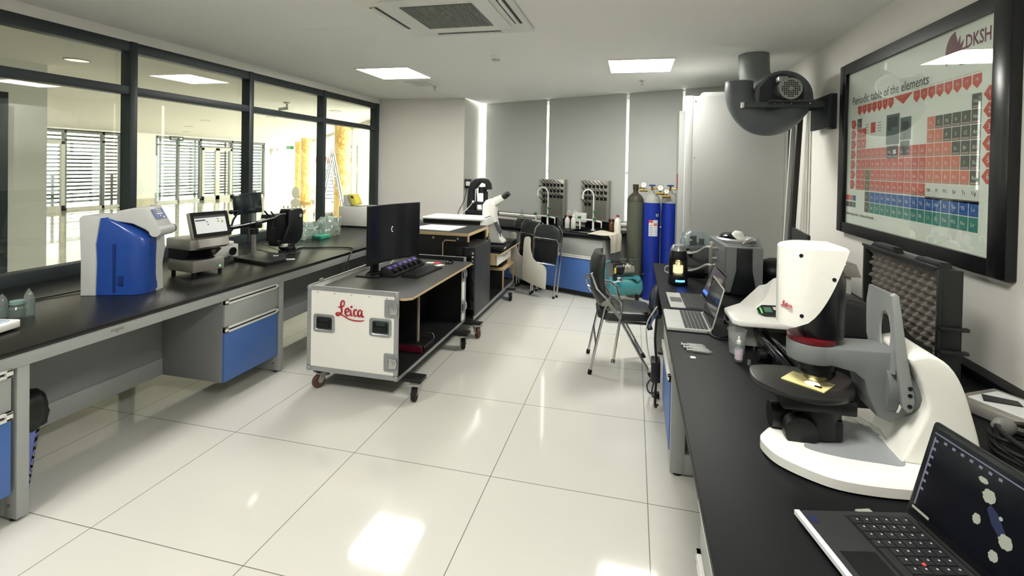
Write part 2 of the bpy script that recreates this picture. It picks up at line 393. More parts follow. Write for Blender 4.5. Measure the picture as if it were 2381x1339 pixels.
# cassette air conditioner
t = thing('air_conditioner', 'square white ceiling cassette air conditioner with grey centre grille', 'air conditioner', (1.085, 1.39, CE))
acw = mat('cassette_white', (226, 227, 222), 0.4)
b = MB(); b.box(.605, 1.565, .91, 1.87, CE - 0.03, CE, bev=0.012, seg=3)
b.build('panel', acw, t)
b = MB(); b.prism(rrect(0.70, 0.70, 0.06, cx=1.085, cy=1.39), CE - 0.037, CE - 0.028); b.build('centre_cover', acw, t)
dk = mat('vent_dark', (50, 53, 54), 0.6)
g = MB()
g.box(0.85, 1.32, 1.155, 1.625, CE - 0.0375, CE - 0.036, mi=1)
for k in range(34):
    x = 0.85 + 0.47 * k / 33; g.box(x - 0.0035, x + 0.0035, 1.155, 1.625, CE - 0.042, CE - 0.0374)
g.build('grille', [mat('grille_grey', (140, 143, 140), 0.6), dk], t)
for (x0, x1, y0, y1) in ((0.84, 1.33, 0.945, 1.0), (0.84, 1.33, 1.78, 1.835), (0.64, 0.695, 1.145, 1.635), (1.475, 1.53, 1.145, 1.635)):
    v = MB(); v.box(x0, x1, y0, y1, CE - 0.0312, CE - 0.0295, mi=1); 
    if x1 - x0 > y1 - y0: v.box(x0, x1, (y0 + y1) / 2 - 0.012, (y0 + y1) / 2 + 0.012, CE - 0.04, CE - 0.03, bev=0.002)
    else: v.box((x0 + x1) / 2 - 0.012, (x0 + x1) / 2 + 0.012, y0, y1, CE - 0.04, CE - 0.03, bev=0.002)
    v.build('air_outlet', [acw, dk], t)
# smoke detector
t = thing('smoke_detector', 'white round smoke detector between the two light panels', 'smoke detector', (1.035, 2.69, CE))
MB().lathe([(0.052, 0), (0.05, -0.02), (0.04, -0.035)], (1.035, 2.69, CE)).build('base', white, t)
b = MB(); b.lathe([(0.036, -0.035), (0.036, -0.042), (0.03, -0.05), (0.0, -0.056)], (1.035, 2.69, CE)); b.build('sensor_cap', offwhite, t)
b = MB()
for k in range(8):
    a = k * pi / 4; b.cyl((1.035 + .031 * math.cos(a), 2.69 + .031 * math.sin(a), CE - .039), (1.035 + .039 * math.cos(a), 2.69 + .039 * math.sin(a), CE - .039), 0.004, seg=6)
b.build('sensor_slots', black, t)
def sprinkler(x, y, z, label):
    t = thing('sprinkler_head', label, 'sprinkler', (x, y, z), 0, 'sprinkler heads')
    MB().lathe([(0.035, 0), (0.033, -0.006), (0.012, -0.01)], (x, y, z), seg=20).build('escutcheon', chrome, t)
    b = MB(); b.cyl((x, y, z - .008), (x, y, z - .022), .009, seg=10); b.tube([(x - .011, y, z - .02), (x - .012, y, z - .04), (x, y, z - .05)], .0025, seg=6); b.tube([(x + .011, y, z - .02), (x + .012, y, z - .04), (x, y, z - .05)], .0025, seg=6)
    b.cyl((x, y, z - .05), (x, y, z - .053), .014, seg=12); b.build('head', steel, t)
sprinkler(-0.25, 4.262, CE, 'small metal sprinkler head just past the small ceiling vent')
sprinkler(2.366, 4.148, CE, 'small metal sprinkler head behind the right light panel')
t = thing('ceiling_vent', 'small square white ceiling vent behind the left light panel', 'vent', (-0.3, 4.02, CE))
b = MB(); b.box(-.48, -.12, 3.84, 4.2, CE - .008, CE, bev=.003); b.build('frame', acw, t)
b = MB(); b.box(-.42, -.18, 3.9, 4.14, CE - .014, CE - .0075, bev=.002); b.build('louvre', offwhite, t)
# faint access hatch left of the cassette
b = MB(); b.box(-0.35, 0.25, 1.62, 2.22, CE - 0.0025, CE)
single(b, 'access_hatch', ceilpaint, 'flush square access hatch in the ceiling left of the air conditioner', 'hatch')
# ================================================================ THE LOBBY BEYOND THE GLASS
LC = 2.55
lob = [(-17.0, -4), (-1.75, -4), (-1.75, 6.55), (-14.3, 20.0), (-17.0, 20.0)]
fm = tilemat('lobby_marble', (232, 226, 212), 0.8, 0.2, 0.3, 0.06, line=(190, 182, 165), lw=0.003, veins=0.35, veincol=(190, 175, 145))
struct(MB().prism(lob, -0.1, 0.0), 'floor_lobby', fm)
lobpaint = mat('lobby_ceiling_paint', (240, 235, 226), 0.85, var=0.01)
struct(MB().prism([(-17.0, -4), (-1.75, -4), (-1.75, 6.1), (-14.3, 20.0), (-17.0, 20.0)], LC, LC + 0.15), 'ceiling_lobby', lobpaint)
lobwall = mat('lobby_wall_paint', (246, 242, 234), 0.8, var=0.01)
w = MB(); w.box(-14.9, -14.7, 11.30, 12.50, 0, LC); w.box(-14.9, -14.7, 17.86, 20, 0, LC); w.box(-14.9, -14.7, -4, 11.3, 2.47, LC); w.box(-14.9, -14.7, 12.5, 17.86, 2.50, LC); w.box(-14.9, -14.7, -4, 3, 0, LC)
struct(w, 'wall_lobby_far', lobwall)
w = MB(); w.box(-17, -14.9, 20, 20.2, 0, LC); w.box(-14.9, -14.3, 20, 20.2, 0, LC); struct(w, 'wall_lobby_end', lobwall)
struct(MB().box(-14.72, -14.68, 11.30, 12.50, 0, 0.22), 'baseboard_lobby', mat('marble_skirting', (200, 190, 165), 0.2, var=0.15, scale=6))
struct(MB().box(-17, -1.75, -4.1, -4, 0, LC), 'wall_lobby_near', lobwall)
# slab wall close to the glass with a dark door in it
w = MB(); w.box(-3.6, -3.4, -4, 0.72, 0, LC); w.box(-3.6, -3.4, 1.66, 1.98, 0, LC); w.box(-3.6, -3.4, 0.72, 1.66, 2.23, LC); w.box(-14.0, -3.6, -3.9, -3.8, 0, LC)
struct(w, 'wall_lobby_pier', lobwall)
dr = MB(); dr.box(-3.62, -3.38, 1.60, 1.66, 0, 2.23); dr.box(-3.62, -3.38, 0.72, 0.78, 0, 2.23); dr.box(-3.62, -3.38, 0.72, 1.66, 2.17, 2.23)
d1 = struct(dr, 'door_1', frame_m)
MB().box(-3.52, -3.48, 0.78, 1.60, 0.01, 2.17).build('door_leaf', mat('dark_door_leaf', (70, 78, 80), 0.4), d1)
b = MB(); b.tube([(-3.48, 1.5, 1.9), (-3.42, 1.5, 1.9), (-3.42, 1.5, 1.3), (-3.48, 1.5, 1.3)], .012); b.build('door_handle', chrome, d1)
# far glazing with frames and outside louvres
lf = mat('lobby_frame_grey', (112, 112, 106), 0.4, 0.2)
lfw = mat('lobby_door_frame', (205, 203, 190), 0.4)
def glazing(name, y0, y1, ys, door=None):
    f = MB(); X = -14.7
    f.box(X - .08, X, y0, y1, 2.40, 2.50); f.box(X - .08, X, y0, y1, 2.14, 2.20); f.box(X - .08, X, y0, y1, 0, .08, mi=1)
    for y in [y0, *ys, y1]: f.box(X - .12, X, y - .04, y + .04, 0, 2.5)
    if door:
        for a, b_ in door:
            f.box(X - .06, X + .02, a, a + .1, 0, 2.14, mi=1); f.box(X - .06, X + .02, b_ - .1, b_, 0, 2.14, mi=1); f.box(X - .06, X + .02, a, b_, 2.04, 2.16, mi=1); f.box(X - .06, X + .02, a, b_, 0, .16, mi=1)
    o = struct(f, name, [lf, lfw])
    g = MB(); g.box(X - .045, X - .04, y0, y1, .08, 2.4); g.build('pane', paneglass, o)
    return o
w3 = glazing('window_3', 3.0, 11.28, [5.2, 7.4, 8.35, 9.62, 10.72], [(8.4, 9.60)])
w4 = glazing('window_4', 12.54, 17.84, [13.43, 14.40, 15.98, 16.9], [(14.45, 15.2), (15.2, 15.95)])
b = MB(); b.tube([(-14.66, 15.13, 1.15), (-14.6, 15.13, 1.15), (-14.6, 15.13, .95), (-14.66, 15.13, .95)], .015); b.box(-14.68, -14.66, 15.1, 15.16, .85, 1.25); b.build('door_handle', chrome, w4)
def louvres(y0, y1, n, label, thick):
    t = thing('louvre_screen', label, 'louvre screen', (-16.2, (y0 + y1) / 2, 0), 0, 'louvre screens outside the lobby glazing')
    b = MB()
    for k in range(n):
        z = 0.12 + k * 2.6 / n; b.box(-16.26, -16.14, y0, y1, z, z + thick)
    b.build('slats', mat('louvre_grey', (70, 74, 74), 0.7), t)
    b = MB()
    for y in ([y0, (y0 + y1) / 2, y1]): b.box(-16.32, -16.26, y - .03, y + .03, 0, 2.8)
    b.build('posts', mat('louvre_post', (80, 92, 92), 0.5), t)
louvres(3.0, 13.8, 20, 'horizontal louvre slats outside the left part of the lobby glazing', .06)
louvres(14.0, 17.2, 20, 'horizontal louvre slats outside the lobby double door', .065)
louvres(17.4, 22.0, 18, 'dense louvre slats outside the far right end of the lobby glazing', .085)
# railing outside
t = thing('railing', 'dark balcony railing beyond the louvres at the left', 'railing', (-15.7, 8.4, 0))
b = MB(); b.box(-15.73, -15.68, 6, 13.4, 1.05, 1.1)
for k in range(5): b.box(-15.72, -15.69, 6, 13.4, .15 + k * .18, .17 + k * .18)
b.build('rails', mat('railing_grey', (90, 98, 100), 0.5), t)
b = MB()
for y in (6.3, 8.1, 9.9, 11.7, 13.3): b.box(-15.73, -15.67, y, y + .05, 0, 1.1)
b.build('posts', mat('railing_grey', (90, 98, 100), 0.5), t)
# diagonal outer glazing beyond the columns
A = Vector((-1.78, 6.2, 0)); Bv = Vector((-14.3, 19.98, 0)); L = (Bv - A).length; DI = frame(A, Bv - A, Vector((-(Bv - A).y, (Bv - A).x, 0)))
f = MB(DI); n = 9
for k in range(n + 1):
    s0 = L * k / n; f.box(s0 - .05, s0 + .05, -.05, .05, 0, LC)
f.box(0, L, -.05, .05, 0, .1); f.box(0, L, -.04, .04, .38, .44); f.box(0, L, -.05, .05, LC - .08, LC)
w5 = struct(f, 'window_5', lfw)
g = MB(DI); g.box(0, L, -.004, .004, .1, LC - .08); g.build('pane', paneglass, w5)
# grey vertical fins outside
t = thing('facade_fin', 'tall grey facade panel outside the glass nearest the room corner', 'panel', (-2.6, 7.5, 0), 0, 'grey facade panels outside')
b = MB(); b.box(-2.75, -2.45, 7.7, 7.78, 0, 2.6); b.build('board', mat('fin_grey', (150, 158, 152), 0.6), t)
dup(t, (-3.12, 7.72, 0), 0.15, 'tall grey facade panel outside the glass, between corner panel and marble column')
dup(t, (-5.25, 10.2, 0), 0.3, 'tall grey facade panel outside, just left of the big marble column')
# marble columns
def marble():
    mm = bpy.data.materials.new('yellow_marble'); mm.use_nodes = True; nt = mm.node_tree; b = nt.nodes['Principled BSDF']
    tc = nt.nodes.new('ShaderNodeTexCoord'); mp = nt.nodes.new('ShaderNodeMapping'); mp.inputs['Rotation'].default_value = (0, 0.7, 0.5); nt.links.new(tc.outputs['Object'], mp.inputs[0])
    mp.inputs['Scale'].default_value = (2.6, 2.6, 1.1)
    wv = nt.nodes.new('ShaderNodeTexNoise'); wv.inputs['Scale'].default_value = 1.6; wv.inputs['Detail'].default_value = 5; wv.inputs['Distortion'].default_value = 1.2; nt.links.new(mp.outputs[0], wv.inputs['Vector'])
    rp = nt.nodes.new('ShaderNodeValToRGB'); rp.color_ramp.elements[0].position = 0.46; rp.color_ramp.elements[0].color = (*lin((244, 208, 128)), 1); rp.color_ramp.elements[1].position = 0.54; rp.color_ramp.elements[1].color = (*lin((248, 216, 140)), 1)
    e_ = rp.color_ramp.elements.new(0.5); e_.color = (*lin((206, 150, 62)), 1)
    nt.links.new(wv.outputs['Fac'], rp.inputs[0]); nt.links.new(rp.outputs[0], b.inputs['Base Color']); b.inputs['Roughness'].default_value = 0.2
    return mm
mb_ = marble()
def column(x, y, label):
    t = thing('marble_column', label, 'column', (x, y, 0), 0, 'round yellow marble columns')
    MB().cyl((x, y, 0.12), (x, y, LC), .19, seg=32).build('shaft', mb_, t)
    MB().cyl((x, y, 0), (x, y, .12), .2, seg=32).build('plinth', mat('plinth_stone', (190, 150, 90), .3), t)
column(-4.75, 9.05, 'large yellow marble column nearest the room, right of the ladders')
column(-9.95, 14.55, 'slim looking yellow marble column, second along the lobby glass')
column(-12.6, 17.6, 'yellow marble column farthest away, beside the white lobby door')
# door at the end of the lobby
d = MB(); d.box(-15.75, -15.68, 19.93, 20.0, 0, 2.45); d.box(-14.4, -14.33, 19.93, 20.0, 0, 2.45); d.box(-15.75, -14.33, 19.93, 20.0, 2.38, 2.45)
d2 = struct(d, 'door_2', lfw)
MB().box(-15.68, -14.4, 19.95, 19.99, 0, 2.38).build('door_leaf', lobwall, d2)
MB().box(-15.25, -14.85, 19.93, 19.96, 1.08, 2.1).build('door_glass', mat('door_glass_grey', (110, 116, 108), .2), d2)
b = MB(); b.box(-14.55, -14.45, 19.9, 19.95, 1.2, 1.7); single(b, 'red_notice', mat('red_sign', (190, 60, 60), .5), 'small red vertical notice beside the white lobby door', 'notice')
def exit_sign(x0, x1, y, z, lab, ax='x'):
    t = thing('exit_sign', lab, 'exit sign', ((x0 + x1) / 2, y, z), 0)
    if ax == 'x': b = MB(); b.box(x0, x1, y - .02, y + .02, z, z + .15)
    b.build('housing', mat('exit_green', (30, 90, 50), .5, emit=(40, 140, 70), es=.6), t)
    b = MB(); w_ = x1 - x0
    vs, fs = textmesh('EXIT', .11, frame((x0 + .04, y - .021, z + .03), (1, 0, 0), (0, 0, 1))); b.add(vs, fs); b.build('lettering', white, t)
exit_sign(-14.35, -13.95, 18.9, 2.25, 'small green exit sign hanging by the yellow columns')
t = thing('exit_sign', 'dark green exit sign with arrow, hung over the lobby glazing', 'exit sign', (-13.6, 12.3, 2.3))
MB().box(-13.62, -13.58, 12.1, 12.62, 2.3, 2.46).build('housing', mat('exit_dark', (40, 62, 48), .5), t)
b = MB(); vs, fs = textmesh('EXIT', .11, frame((-13.575, 12.14, 2.33), (0, 1, 0), (0, 0, 1))); b.add(vs, fs)
b.prism([(12.45, 2.37), (12.52, 2.37), (12.52, 2.34), (12.58, 2.385), (12.52, 2.43), (12.52, 2.40), (12.45, 2.40)], -13.58, -13.574, 'yz'); b.build('lettering', white, t)
MB().cyl((-13.6, 12.36, 2.46), (-13.6, 12.36, LC), .01, seg=8).build('hanger', white, t)
t = thing('emergency_light', 'twin headed emergency light on the far lobby wall', 'emergency light', (-14.65, 18.4, 2.0))
b = MB(); b.box(-14.7, -14.6, 18.2, 18.7, 1.95, 2.15, bev=.01); b.build('housing', offwhite, t)
for y in (18.25, 18.6):
    b = MB(); b.cyl((-14.62, y, 2.2), (-14.5, y, 2.2), .08, .1, seg=14); b.build('lamp_head', offwhite, t)
# lobby ceiling discs
dg_ = lightmat('lobby_disc_glow', (255, 246, 225), LOBBY_E)
def disc(x, y, label, r=.09):
    t = thing('round_ceiling_light', label, 'ceiling light', (x, y, LC), 0, 'round lobby ceiling lights')
    MB().lathe([(r * 1.12, 0), (r * 1.1, -.006), (r, -.008), (r, -.003)], (x, y, LC), seg=24).build('rim', mat('rim_grey', (170, 168, 158), .5), t)
    MB().lathe([(r, -.004), (0, -.004)], (x, y, LC), seg=24).build('diffuser', dg_, t)
k = 0
for (x, y) in ((-2.81, 1.84), (-5.1, 2.9), (-7.4, 4.1), (-2.88, 5.99), (-5.0, 6.9), (-7.36, 7.59), (-9.6, 9.2), (-7.0, 10.6), (-9.4, 12.4), (-11.9, 11.2), (-11.8, 14.4)):
    k += 1; disc(x, y, 'round flush light in the lobby ceiling, ' + ['nearest the glass at the left', 'second from the glass pier', 'third in the left row', 'above the security camera side by the last bay', 'in the middle of the second row', 'near the sprinkler in the second row', 'close to the dark exit sign', 'between the camera and marble column', 'in front of the lobby double door', 'just before the far glazing', 'by the far double door'][k - 1])
t = thing('security_camera', 'white bullet security camera hanging from the lobby ceiling', 'security camera', (-2.94, 4.83, LC))
MB().lathe([(.05, 0), (.05, -.02), (.02, -.025)], (-2.94, 4.83, LC), seg=20).build('mount', offwhite, t)
b = MB(); b.tube([(-2.94, 4.83, LC - .02), (-2.94, 4.83, LC - .07), (-2.97, 4.80, LC - .10)], .014); b.build('arm', offwhite, t)
b = MB(); b.cyl((-2.92, 4.83, LC - .09), (-3.03, 4.76, LC - .115), .026, seg=18); b.build('housing', offwhite, t)
b = MB(); b.cyl((-3.03, 4.76, LC - .115), (-3.033, 4.758, LC - .1156), .021, seg=18); b.build('lens', black, t)
sprinkler(-7.1, 8.4, LC, 'tiny sprinkler head in the lobby ceiling by the middle lights')
# ladders by the near column
def ladder(x, y, rz, label, H=2.0, w=.42):
    T_ = Matrix.Translation((x, y, 0)) @ Matrix.Rotation(rz, 4, 'Z'); t = thing('step_ladder', label, 'ladder', (x, y, 0), rz, 'folding ladders in the lobby')
    al = mat('ladder_aluminium', (200, 202, 205), .3, .7)
    for s_ in (-1, 1):
        b = MB(T_); b.tube([(s_ * w / 2, -.35, 0), (s_ * w / 2 * .75, 0, H)], .022, seg=6); b.build('rail', al, t)
        b = MB(T_); b.tube([(s_ * w / 2, .35, 0), (s_ * w / 2 * .75, 0, H)], .016, seg=6); b.build('strut', al, t)
    for k in range(6):
        f_ = (k + 1) / 7; b = MB(T_); hw = w / 2 * (1 - .25 * f_); b.box(-hw, hw, -.35 * (1 - f_) - .04, -.35 * (1 - f_) + .04, H * f_ - .012, H * f_ + .012); b.build('step', al, t)
    b = MB(T_); b.tube([(-w * .37, 0, H), (-w * .3, 0, H + .1), (w * .3, 0, H + .1), (w * .37, 0, H)], .012, seg=6); b.build('top_hoop', al, t)
ladder(-4.3, 8.0, 2.3, 'aluminium step ladder standing right in front of the near marble column', 1.85)
ladder(-6.2, 10.6, 2.0, 'aluminium step ladder standing left of the near marble column, seen by the mullion', 1.9)
# roll-up display stand and white board on wheels
t = thing('whiteboard_stand', 'white wheeled board standing before the far left lobby window', 'board', (-13.4, 10.9, 0), .3)
T_ = Matrix.Translation((-13.4, 10.9, 0)) @ Matrix.Rotation(1.4, 4, 'Z')
MB(T_).box(-.5, .5, -.02, .02, .5, 1.75).build('board', white, t)
for s_ in (-1, 1):
    MB(T_).box(s_ * .48 - .02, s_ * .48 + .02, -.02, .02, .08, .5).build('leg', alu, t)
    MB(T_).box(s_ * .48 - .02, s_ * .48 + .02, -.25, .25, .05, .09).build('foot', alu, t)
# ================================================================ BENCHES
def worktop(x0, x1, y0, y1, label, m_=None):
    b = MB(); b.box(x0, x1, y0, y1, TOP - .024, TOP, bev=.003); return single(b, 'worktop', m_ or epoxy, label, 'worktop')
worktop(-1.64, -0.335, -2.4, 5.30, 'long black worktop running along the glass partition', epoxy_l)
worktop(2.485, 3.74, -3.0, 2.92, 'long black worktop under the framed poster on the right')
b = MB(); b.box(3.70, 3.766, -3.0, 2.92, TOP, TOP + .035, bev=.003); single(b, 'backsplash', epoxy, 'low black upstand between the right worktop and the wall', 'upstand')
def bench_frame(xf, sgn, ys, y0, y1, label, panel_x, panels):
    """steel frame: apron rail, C shaped legs, back panels"""
    t = thing('bench_frame', label, 'bench frame', (xf, (y0 + y1) / 2, 0), 0)
    b = MB(); a, c = sorted((xf, xf + sgn * .04)); b.box(a, c, y0, y1, TOP - .085, TOP - .024, bev=.002); b.build('apron_rail', benchgrey, t)
    for y in ys:
        g = MB(); x0, x1 = sorted((xf, xf + sgn * .075)); g.box(x0, x1, y, y + .048, 0.012, TOP - .085, bev=.004)
        x0, x1 = sorted((xf + sgn * .07, xf + sgn * .48)); g.box(x0, x1, y + .001, y + .047, 0.0135, .12)
        x0, x1 = sorted((xf + sgn * .47, xf + sgn * .55)); g.box(x0, x1, y, y + .048, .012, TOP - .03, bev=.004)
        g.build('leg', benchgrey, t)
        for dx in (.04, .5): g = MB(); g.cyl((xf + sgn * dx, y + .024, 0), (xf + sgn * dx, y + .024, .014), .022, seg=14); g.build('foot_pad', rubber, t)
        g = MB(); g.cyl((xf + sgn * .045, y - .003, .07), (xf + sgn * .045, y, .07), .008, seg=10); g.build('bolt', chrome, t)
    for p0, p1 in panels:
        g = MB(); g.box(panel_x - .009, panel_x + .009, p0, p1, .135, TOP - .03); g.build('back_panel', panelgrey, t)
        g = MB(); g.box(panel_x - .02, panel_x + .02, p0, p1, .135, .25, bev=.002); g.build('lower_rail', benchgrey, t)
    return t
bench_frame(LB_X, -1, [-1.25, -.062, 1.574, 3.2, 4.85], -2.4, 5.3, 'grey steel frame with open legs under the worktop by the glass', -.885, [(-2.4, -.06), (-.01, 1.57), (1.625, 3.19), (3.25, 4.84)])
bench_frame(2.52, 1, [1.06, 2.80], -3.0, 2.9, 'grey steel frame with open legs under the right worktop', 3.1, [(-.1, 1.05), (1.11, 2.79)])
def drawer_unit(xf, sgn, y0, y1, z0, name, label, zs=((.475, .66), (None, None)), group='suspended drawer units'):
    t = thing(name, label, 'cabinet', (xf + sgn * .25, (y0 + y1) / 2, z0), 0, group)
    a, c = sorted((xf + sgn * .018, xf + sgn * .52)); b = MB(); b.box(a, c, y0, y1, z0, TOP - .088, bev=.002); b.build('body', panelgrey, t)
    for nm, za, zb, mm in (('drawer', .512, .662, mat('drawer_grey', (165, 168, 166), .45, var=.02)), ('drawer', z0 + .003, .472, bluepaint)):
        a, c = sorted((xf, xf + sgn * .018)); b = MB(); b.box(a, c, y0 + .003, y1 - .003, za, zb, bev=.002); d = b.build(nm, mm, t, label='blue drawer front' if mm is bluepaint else 'grey drawer front')
        h = MB(); a, c = sorted((xf - sgn * .012, xf + sgn * .018))
        h.box(a, c, y0 + .002, y1 - .002, zb, zb + .012, bev=.002); h.box(a, c, y0 + .002, y1 - .002, zb + .026, zb + .038, bev=.002)
        a2, c2 = sorted((xf - sgn * .004, xf + sgn * .018)); h.box(a2, c2, y0 + .002, y1 - .002, zb + .008, zb + .03)
        for q in (y0 + .002, y1 - .027): h.box(a, c, q, q + .025, zb, zb + .038, bev=.002)
        h.box(min(xf - sgn * .005, xf), max(xf - sgn * .005, xf), y0 + .03, y1 - .03, zb + .014, zb + .024, mi=1)
        h.build('handle', [handle_m, mat('handle_recess', (40, 30, 45), .4)], d)
    return t
drawer_unit(-.352, -1, 1.065, 1.57, .135, 'drawer_unit', 'hanging drawer unit with a grey and a blue drawer beside the white flight case')
drawer_unit(-.352, -1, -.60, -.075, .135, 'drawer_unit', 'drawer unit at the extreme left edge, left of the waste basket')
drawer_unit(2.515, 1, 1.115, 1.72, .10, 'drawer_unit', 'grey and blue drawer unit under the right worktop beside the folding chair')
drawer_unit(2.515, 1, -.85, -.115, .06, 'drawer_unit', 'drawer unit with white handle strip at the bottom right under the near worktop')
b = MB(); b.box(LB_X, LB_X + .001, .335, .40, .722, .735); b.box(LB_X, LB_X + .001, .36, .372, .712, .722); single(b, 'worn_sticker', mat('sticker_grey', (140, 140, 132), .6), 'small torn sticker on the front rail of the left bench', 'sticker')
# ---- sink bench against the window wall
t = thing('sink_bench', 'grey and blue sink bench with black top below the blinds', 'sink bench', tuple(WW @ Vector((1.4, .4, 0))))
b = MB(WW); b.box(.12, 2.63, .06, .755, .07, .755); b.build('body', benchgrey, t)
b = MB(WW); b.box(.12, 2.6, .08, .70, .0, .07); b.build('plinth', mat('plinth_dark', (50, 52, 54), .6), t)
b = MB(WW)
SK = ((1.30, 1.68), (2.02, 2.42))
for a, c in ((.02, SK[0][0]), (SK[0][1], SK[1][0]), (SK[1][1], 2.68)): b.box(a, c, .02, .80, .755, .79, bev=.002)
for a, c in SK: b.box(a, c, .02, .28, .755, .79); b.box(a, c, .66, .80, .755, .79)
b.build('worktop', epoxy, t)
for a, c in SK:
    g = MB(WW); g.box(a, a + .012, .28, .66, .56, .80); g.box(c - .012, c, .28, .66, .56, .80); g.box(a, c, .28, .292, .56, .80); g.box(a, c, .648, .66, .56, .80); g.box(a, c, .28, .66, .56, .57); g.build('basin', blackgloss, t)
for a, c in ((.14, .74), (.75, 1.36), (1.37, 1.99), (2.0, 2.61)):
    g = MB(WW); g.box(a + .004, c - .004, .755, .773, .53, .735, bev=.002); g.build('front_panel', mat('drawer_grey', (165, 168, 166), .45), t)
    g = MB(WW); g.box(a + .002, c - .002, .755, .775, .075, .488, bev=.002); g.build('door', bluepaint, t)
    g = MB(WW); g.box(a + .002, c - .002, .755, .785, .488, .498, bev=.002); g.box(a + .002, c - .002, .755, .785, .516, .526, bev=.002); g.box(a + .002, c - .002, .755, .775, .495, .52); g.build('handle', handle_m, t)
g = MB(WW)
for a, c in ((1.24, 1.76), (1.98, 2.50)): g.box(a, c, .025, .045, .79, .93, bev=.003)
g.build('splash_board', blackgloss, t)
# faucets
def faucet(s_, label):
    T_ = WW @ Matrix.Translation((s_, .31, .79)); t = thing('lab_faucet', label, 'faucet', tuple(T_.to_translation()), 0, 'tall white goose neck lab faucets')
    wf_ = mat('faucet_white', (228, 230, 226), .25)
    b = MB(T_); b.cyl((0, 0, 0), (0, 0, .012), .03, seg=18); b.cyl((0, 0, 0), (0, 0, .16), .014, seg=14); b.tube([(0, 0, .1), (0, 0, .44), (-.01, .01, .505), (-.045, .03, .545), (-.09, .05, .54), (-.12, .07, .50), (-.125, .075, .42)], .0105, cat=5, seg=10); b.build('spout', wf_, t)
    b = MB(T_); b.tube([(-.2, 0, .05), (-.2, 0, .12), (-.185, 0, .135), (0, 0, .135), (.12, 0, .12)], .012, seg=10); b.cyl((-.2, 0, .0), (-.2, 0, .06), .008, seg=8); b.cyl((.12, 0, .12), (.12, 0, .04), .009, .006, seg=8); b.build('side_outlet', wf_, t)
    gm = mat('tap_green', (40, 105, 62), .35)
    for dx, dz in ((-.2, .165), (.03, .16), (.035, .26)):
        b = MB(T_); b.lathe([(.0, -.02), (.02, -.018), (.026, 0), (.02, .014), (0, .018)], (dx, .02, dz), (0, 0, 1), seg=14); b.build('tap_handle', gm, t)
faucet(1.52, 'white goose neck faucet with green taps at the left sink')
faucet(2.24, 'white goose neck faucet with green taps at the right sink')
# drying racks
def rack(s0, s1, z0, z1, label):
    t = thing('drying_rack', label, 'drying rack', tuple(WW @ Vector(((s0 + s1) / 2, .05, z0))), 0, 'steel glassware drying racks')
    b = MB(WW); b.box(s0, s1, .035, .05, z0, z1, bev=.003); b.box(s0, s0 + .02, .0, .055, z0, z1); b.box(s1 - .02, s1, .0, .055, z0, z1); b.build('back_plate', steel, t)
    b = MB(WW); nx, nz = 18, 16
    for i in range(nx):
        for j in range(nz):
            x = s0 + .05 + (s1 - s0 - .1) * i / (nx - 1); z = z0 + .04 + (z1 - z0) * .52 * j / (nz - 1); b.box(x - .005, x + .005, .0505, .0515, z - .006, z + .006)
    b.build('perforation', mat('hole_dark', (62, 62, 58), .7), t)
    for r_ in range(4):
        n = 6 if r_ < 3 else 2
        for i in range(n):
            x = s0 + .055 + (s1 - s0 - .11) * i / 5; z = z1 - .085 - .085 * r_
            b = MB(WW); b.box(x - .022, x + .022, .05, .056, z - .022, z + .022, bev=.002); b.tube([(x + .01, .055, z), (x - .035, .14, z + .075)], [.006, .004], seg=6); b.build('peg', black, t)
rack(1.235, 1.65, .885, 1.45, 'steel peg drying rack above the left sink')
rack(1.935, 2.345, .885, 1.455, 'steel peg drying rack above the right sink')
# bottles on the sink bench
def washbottle(s_, d_, label, h=.17, r=.035, col=(225, 225, 218), cap=white, spout=True):
    T_ = WW @ Matrix.Translation((s_, d_, .79)); t = thing('wash_bottle', label, 'bottle', tuple(T_.to_translation()), 0)
    b = MB(T_); b.lathe([(r * .9, 0), (r, .006), (r, h * .7), (r * .8, h * .85), (r * .42, h * .92), (r * .42, h)], seg=20); b.build('body', mat('bottle_' + str(col[0]) + str(col[2]), col, .3, alpha=.92), t)
    b = MB(T_); b.cyl((0, 0, h), (0, 0, h + .025), r * .5, r * .4, seg=16); b.build('cap', cap, t)
    if spout: b = MB(T_); b.tube([(0, 0, h + .02), (.002, 0, h + .07), (.02, 0, h + .085), (.055, 0, h + .06)], .004, cat=4, seg=6); b.build('spout', white, t)
washbottle(1.86, .34, 'clear wash bottle with orange cap between the two sinks', .16, cap=mat('cap_orange', (200, 100, 60), .4))
washbottle(1.955, .34, 'clear wash bottle with white bent spout between the two sinks', .17)
washbottle(2.50, .30, 'brown reagent bottle with orange neck at the right end of the sink bench', .15, .03, (96, 60, 38), mat('cap_red', (150, 40, 30), .4), False)
washbottle(2.60, .33, 'large clear reagent bottle with red cap, rightmost on the sink bench', .21, .045, (235, 232, 222), mat('cap_red', (150, 40, 30), .4), False)
def labglass(s_, d_, h, r, label):
    b = MB(WW @ Matrix.Translation((s_, d_, .79))); b.lathe([(r, 0), (r, h * .5), (r * .35, h * .75), (r * .35, h), (r * .45, h)], seg=20); return single(b, 'glass_flask', glassmat('lab_glass', (225, 235, 228), murk=.12), label, 'flask')
labglass(1.70, .26, .22, .04, 'clear glass flask just right of the left faucet'); labglass(1.06, .3, .2, .045, 'clear glass flask behind the folded chairs, left of the left faucet')
b = MB(WW); b.box(1.82, 2.02, .06, .09, .86, .99, bev=.004); single(b, 'white_tray', white, 'bright white tray standing behind the wash bottles', 'tray')
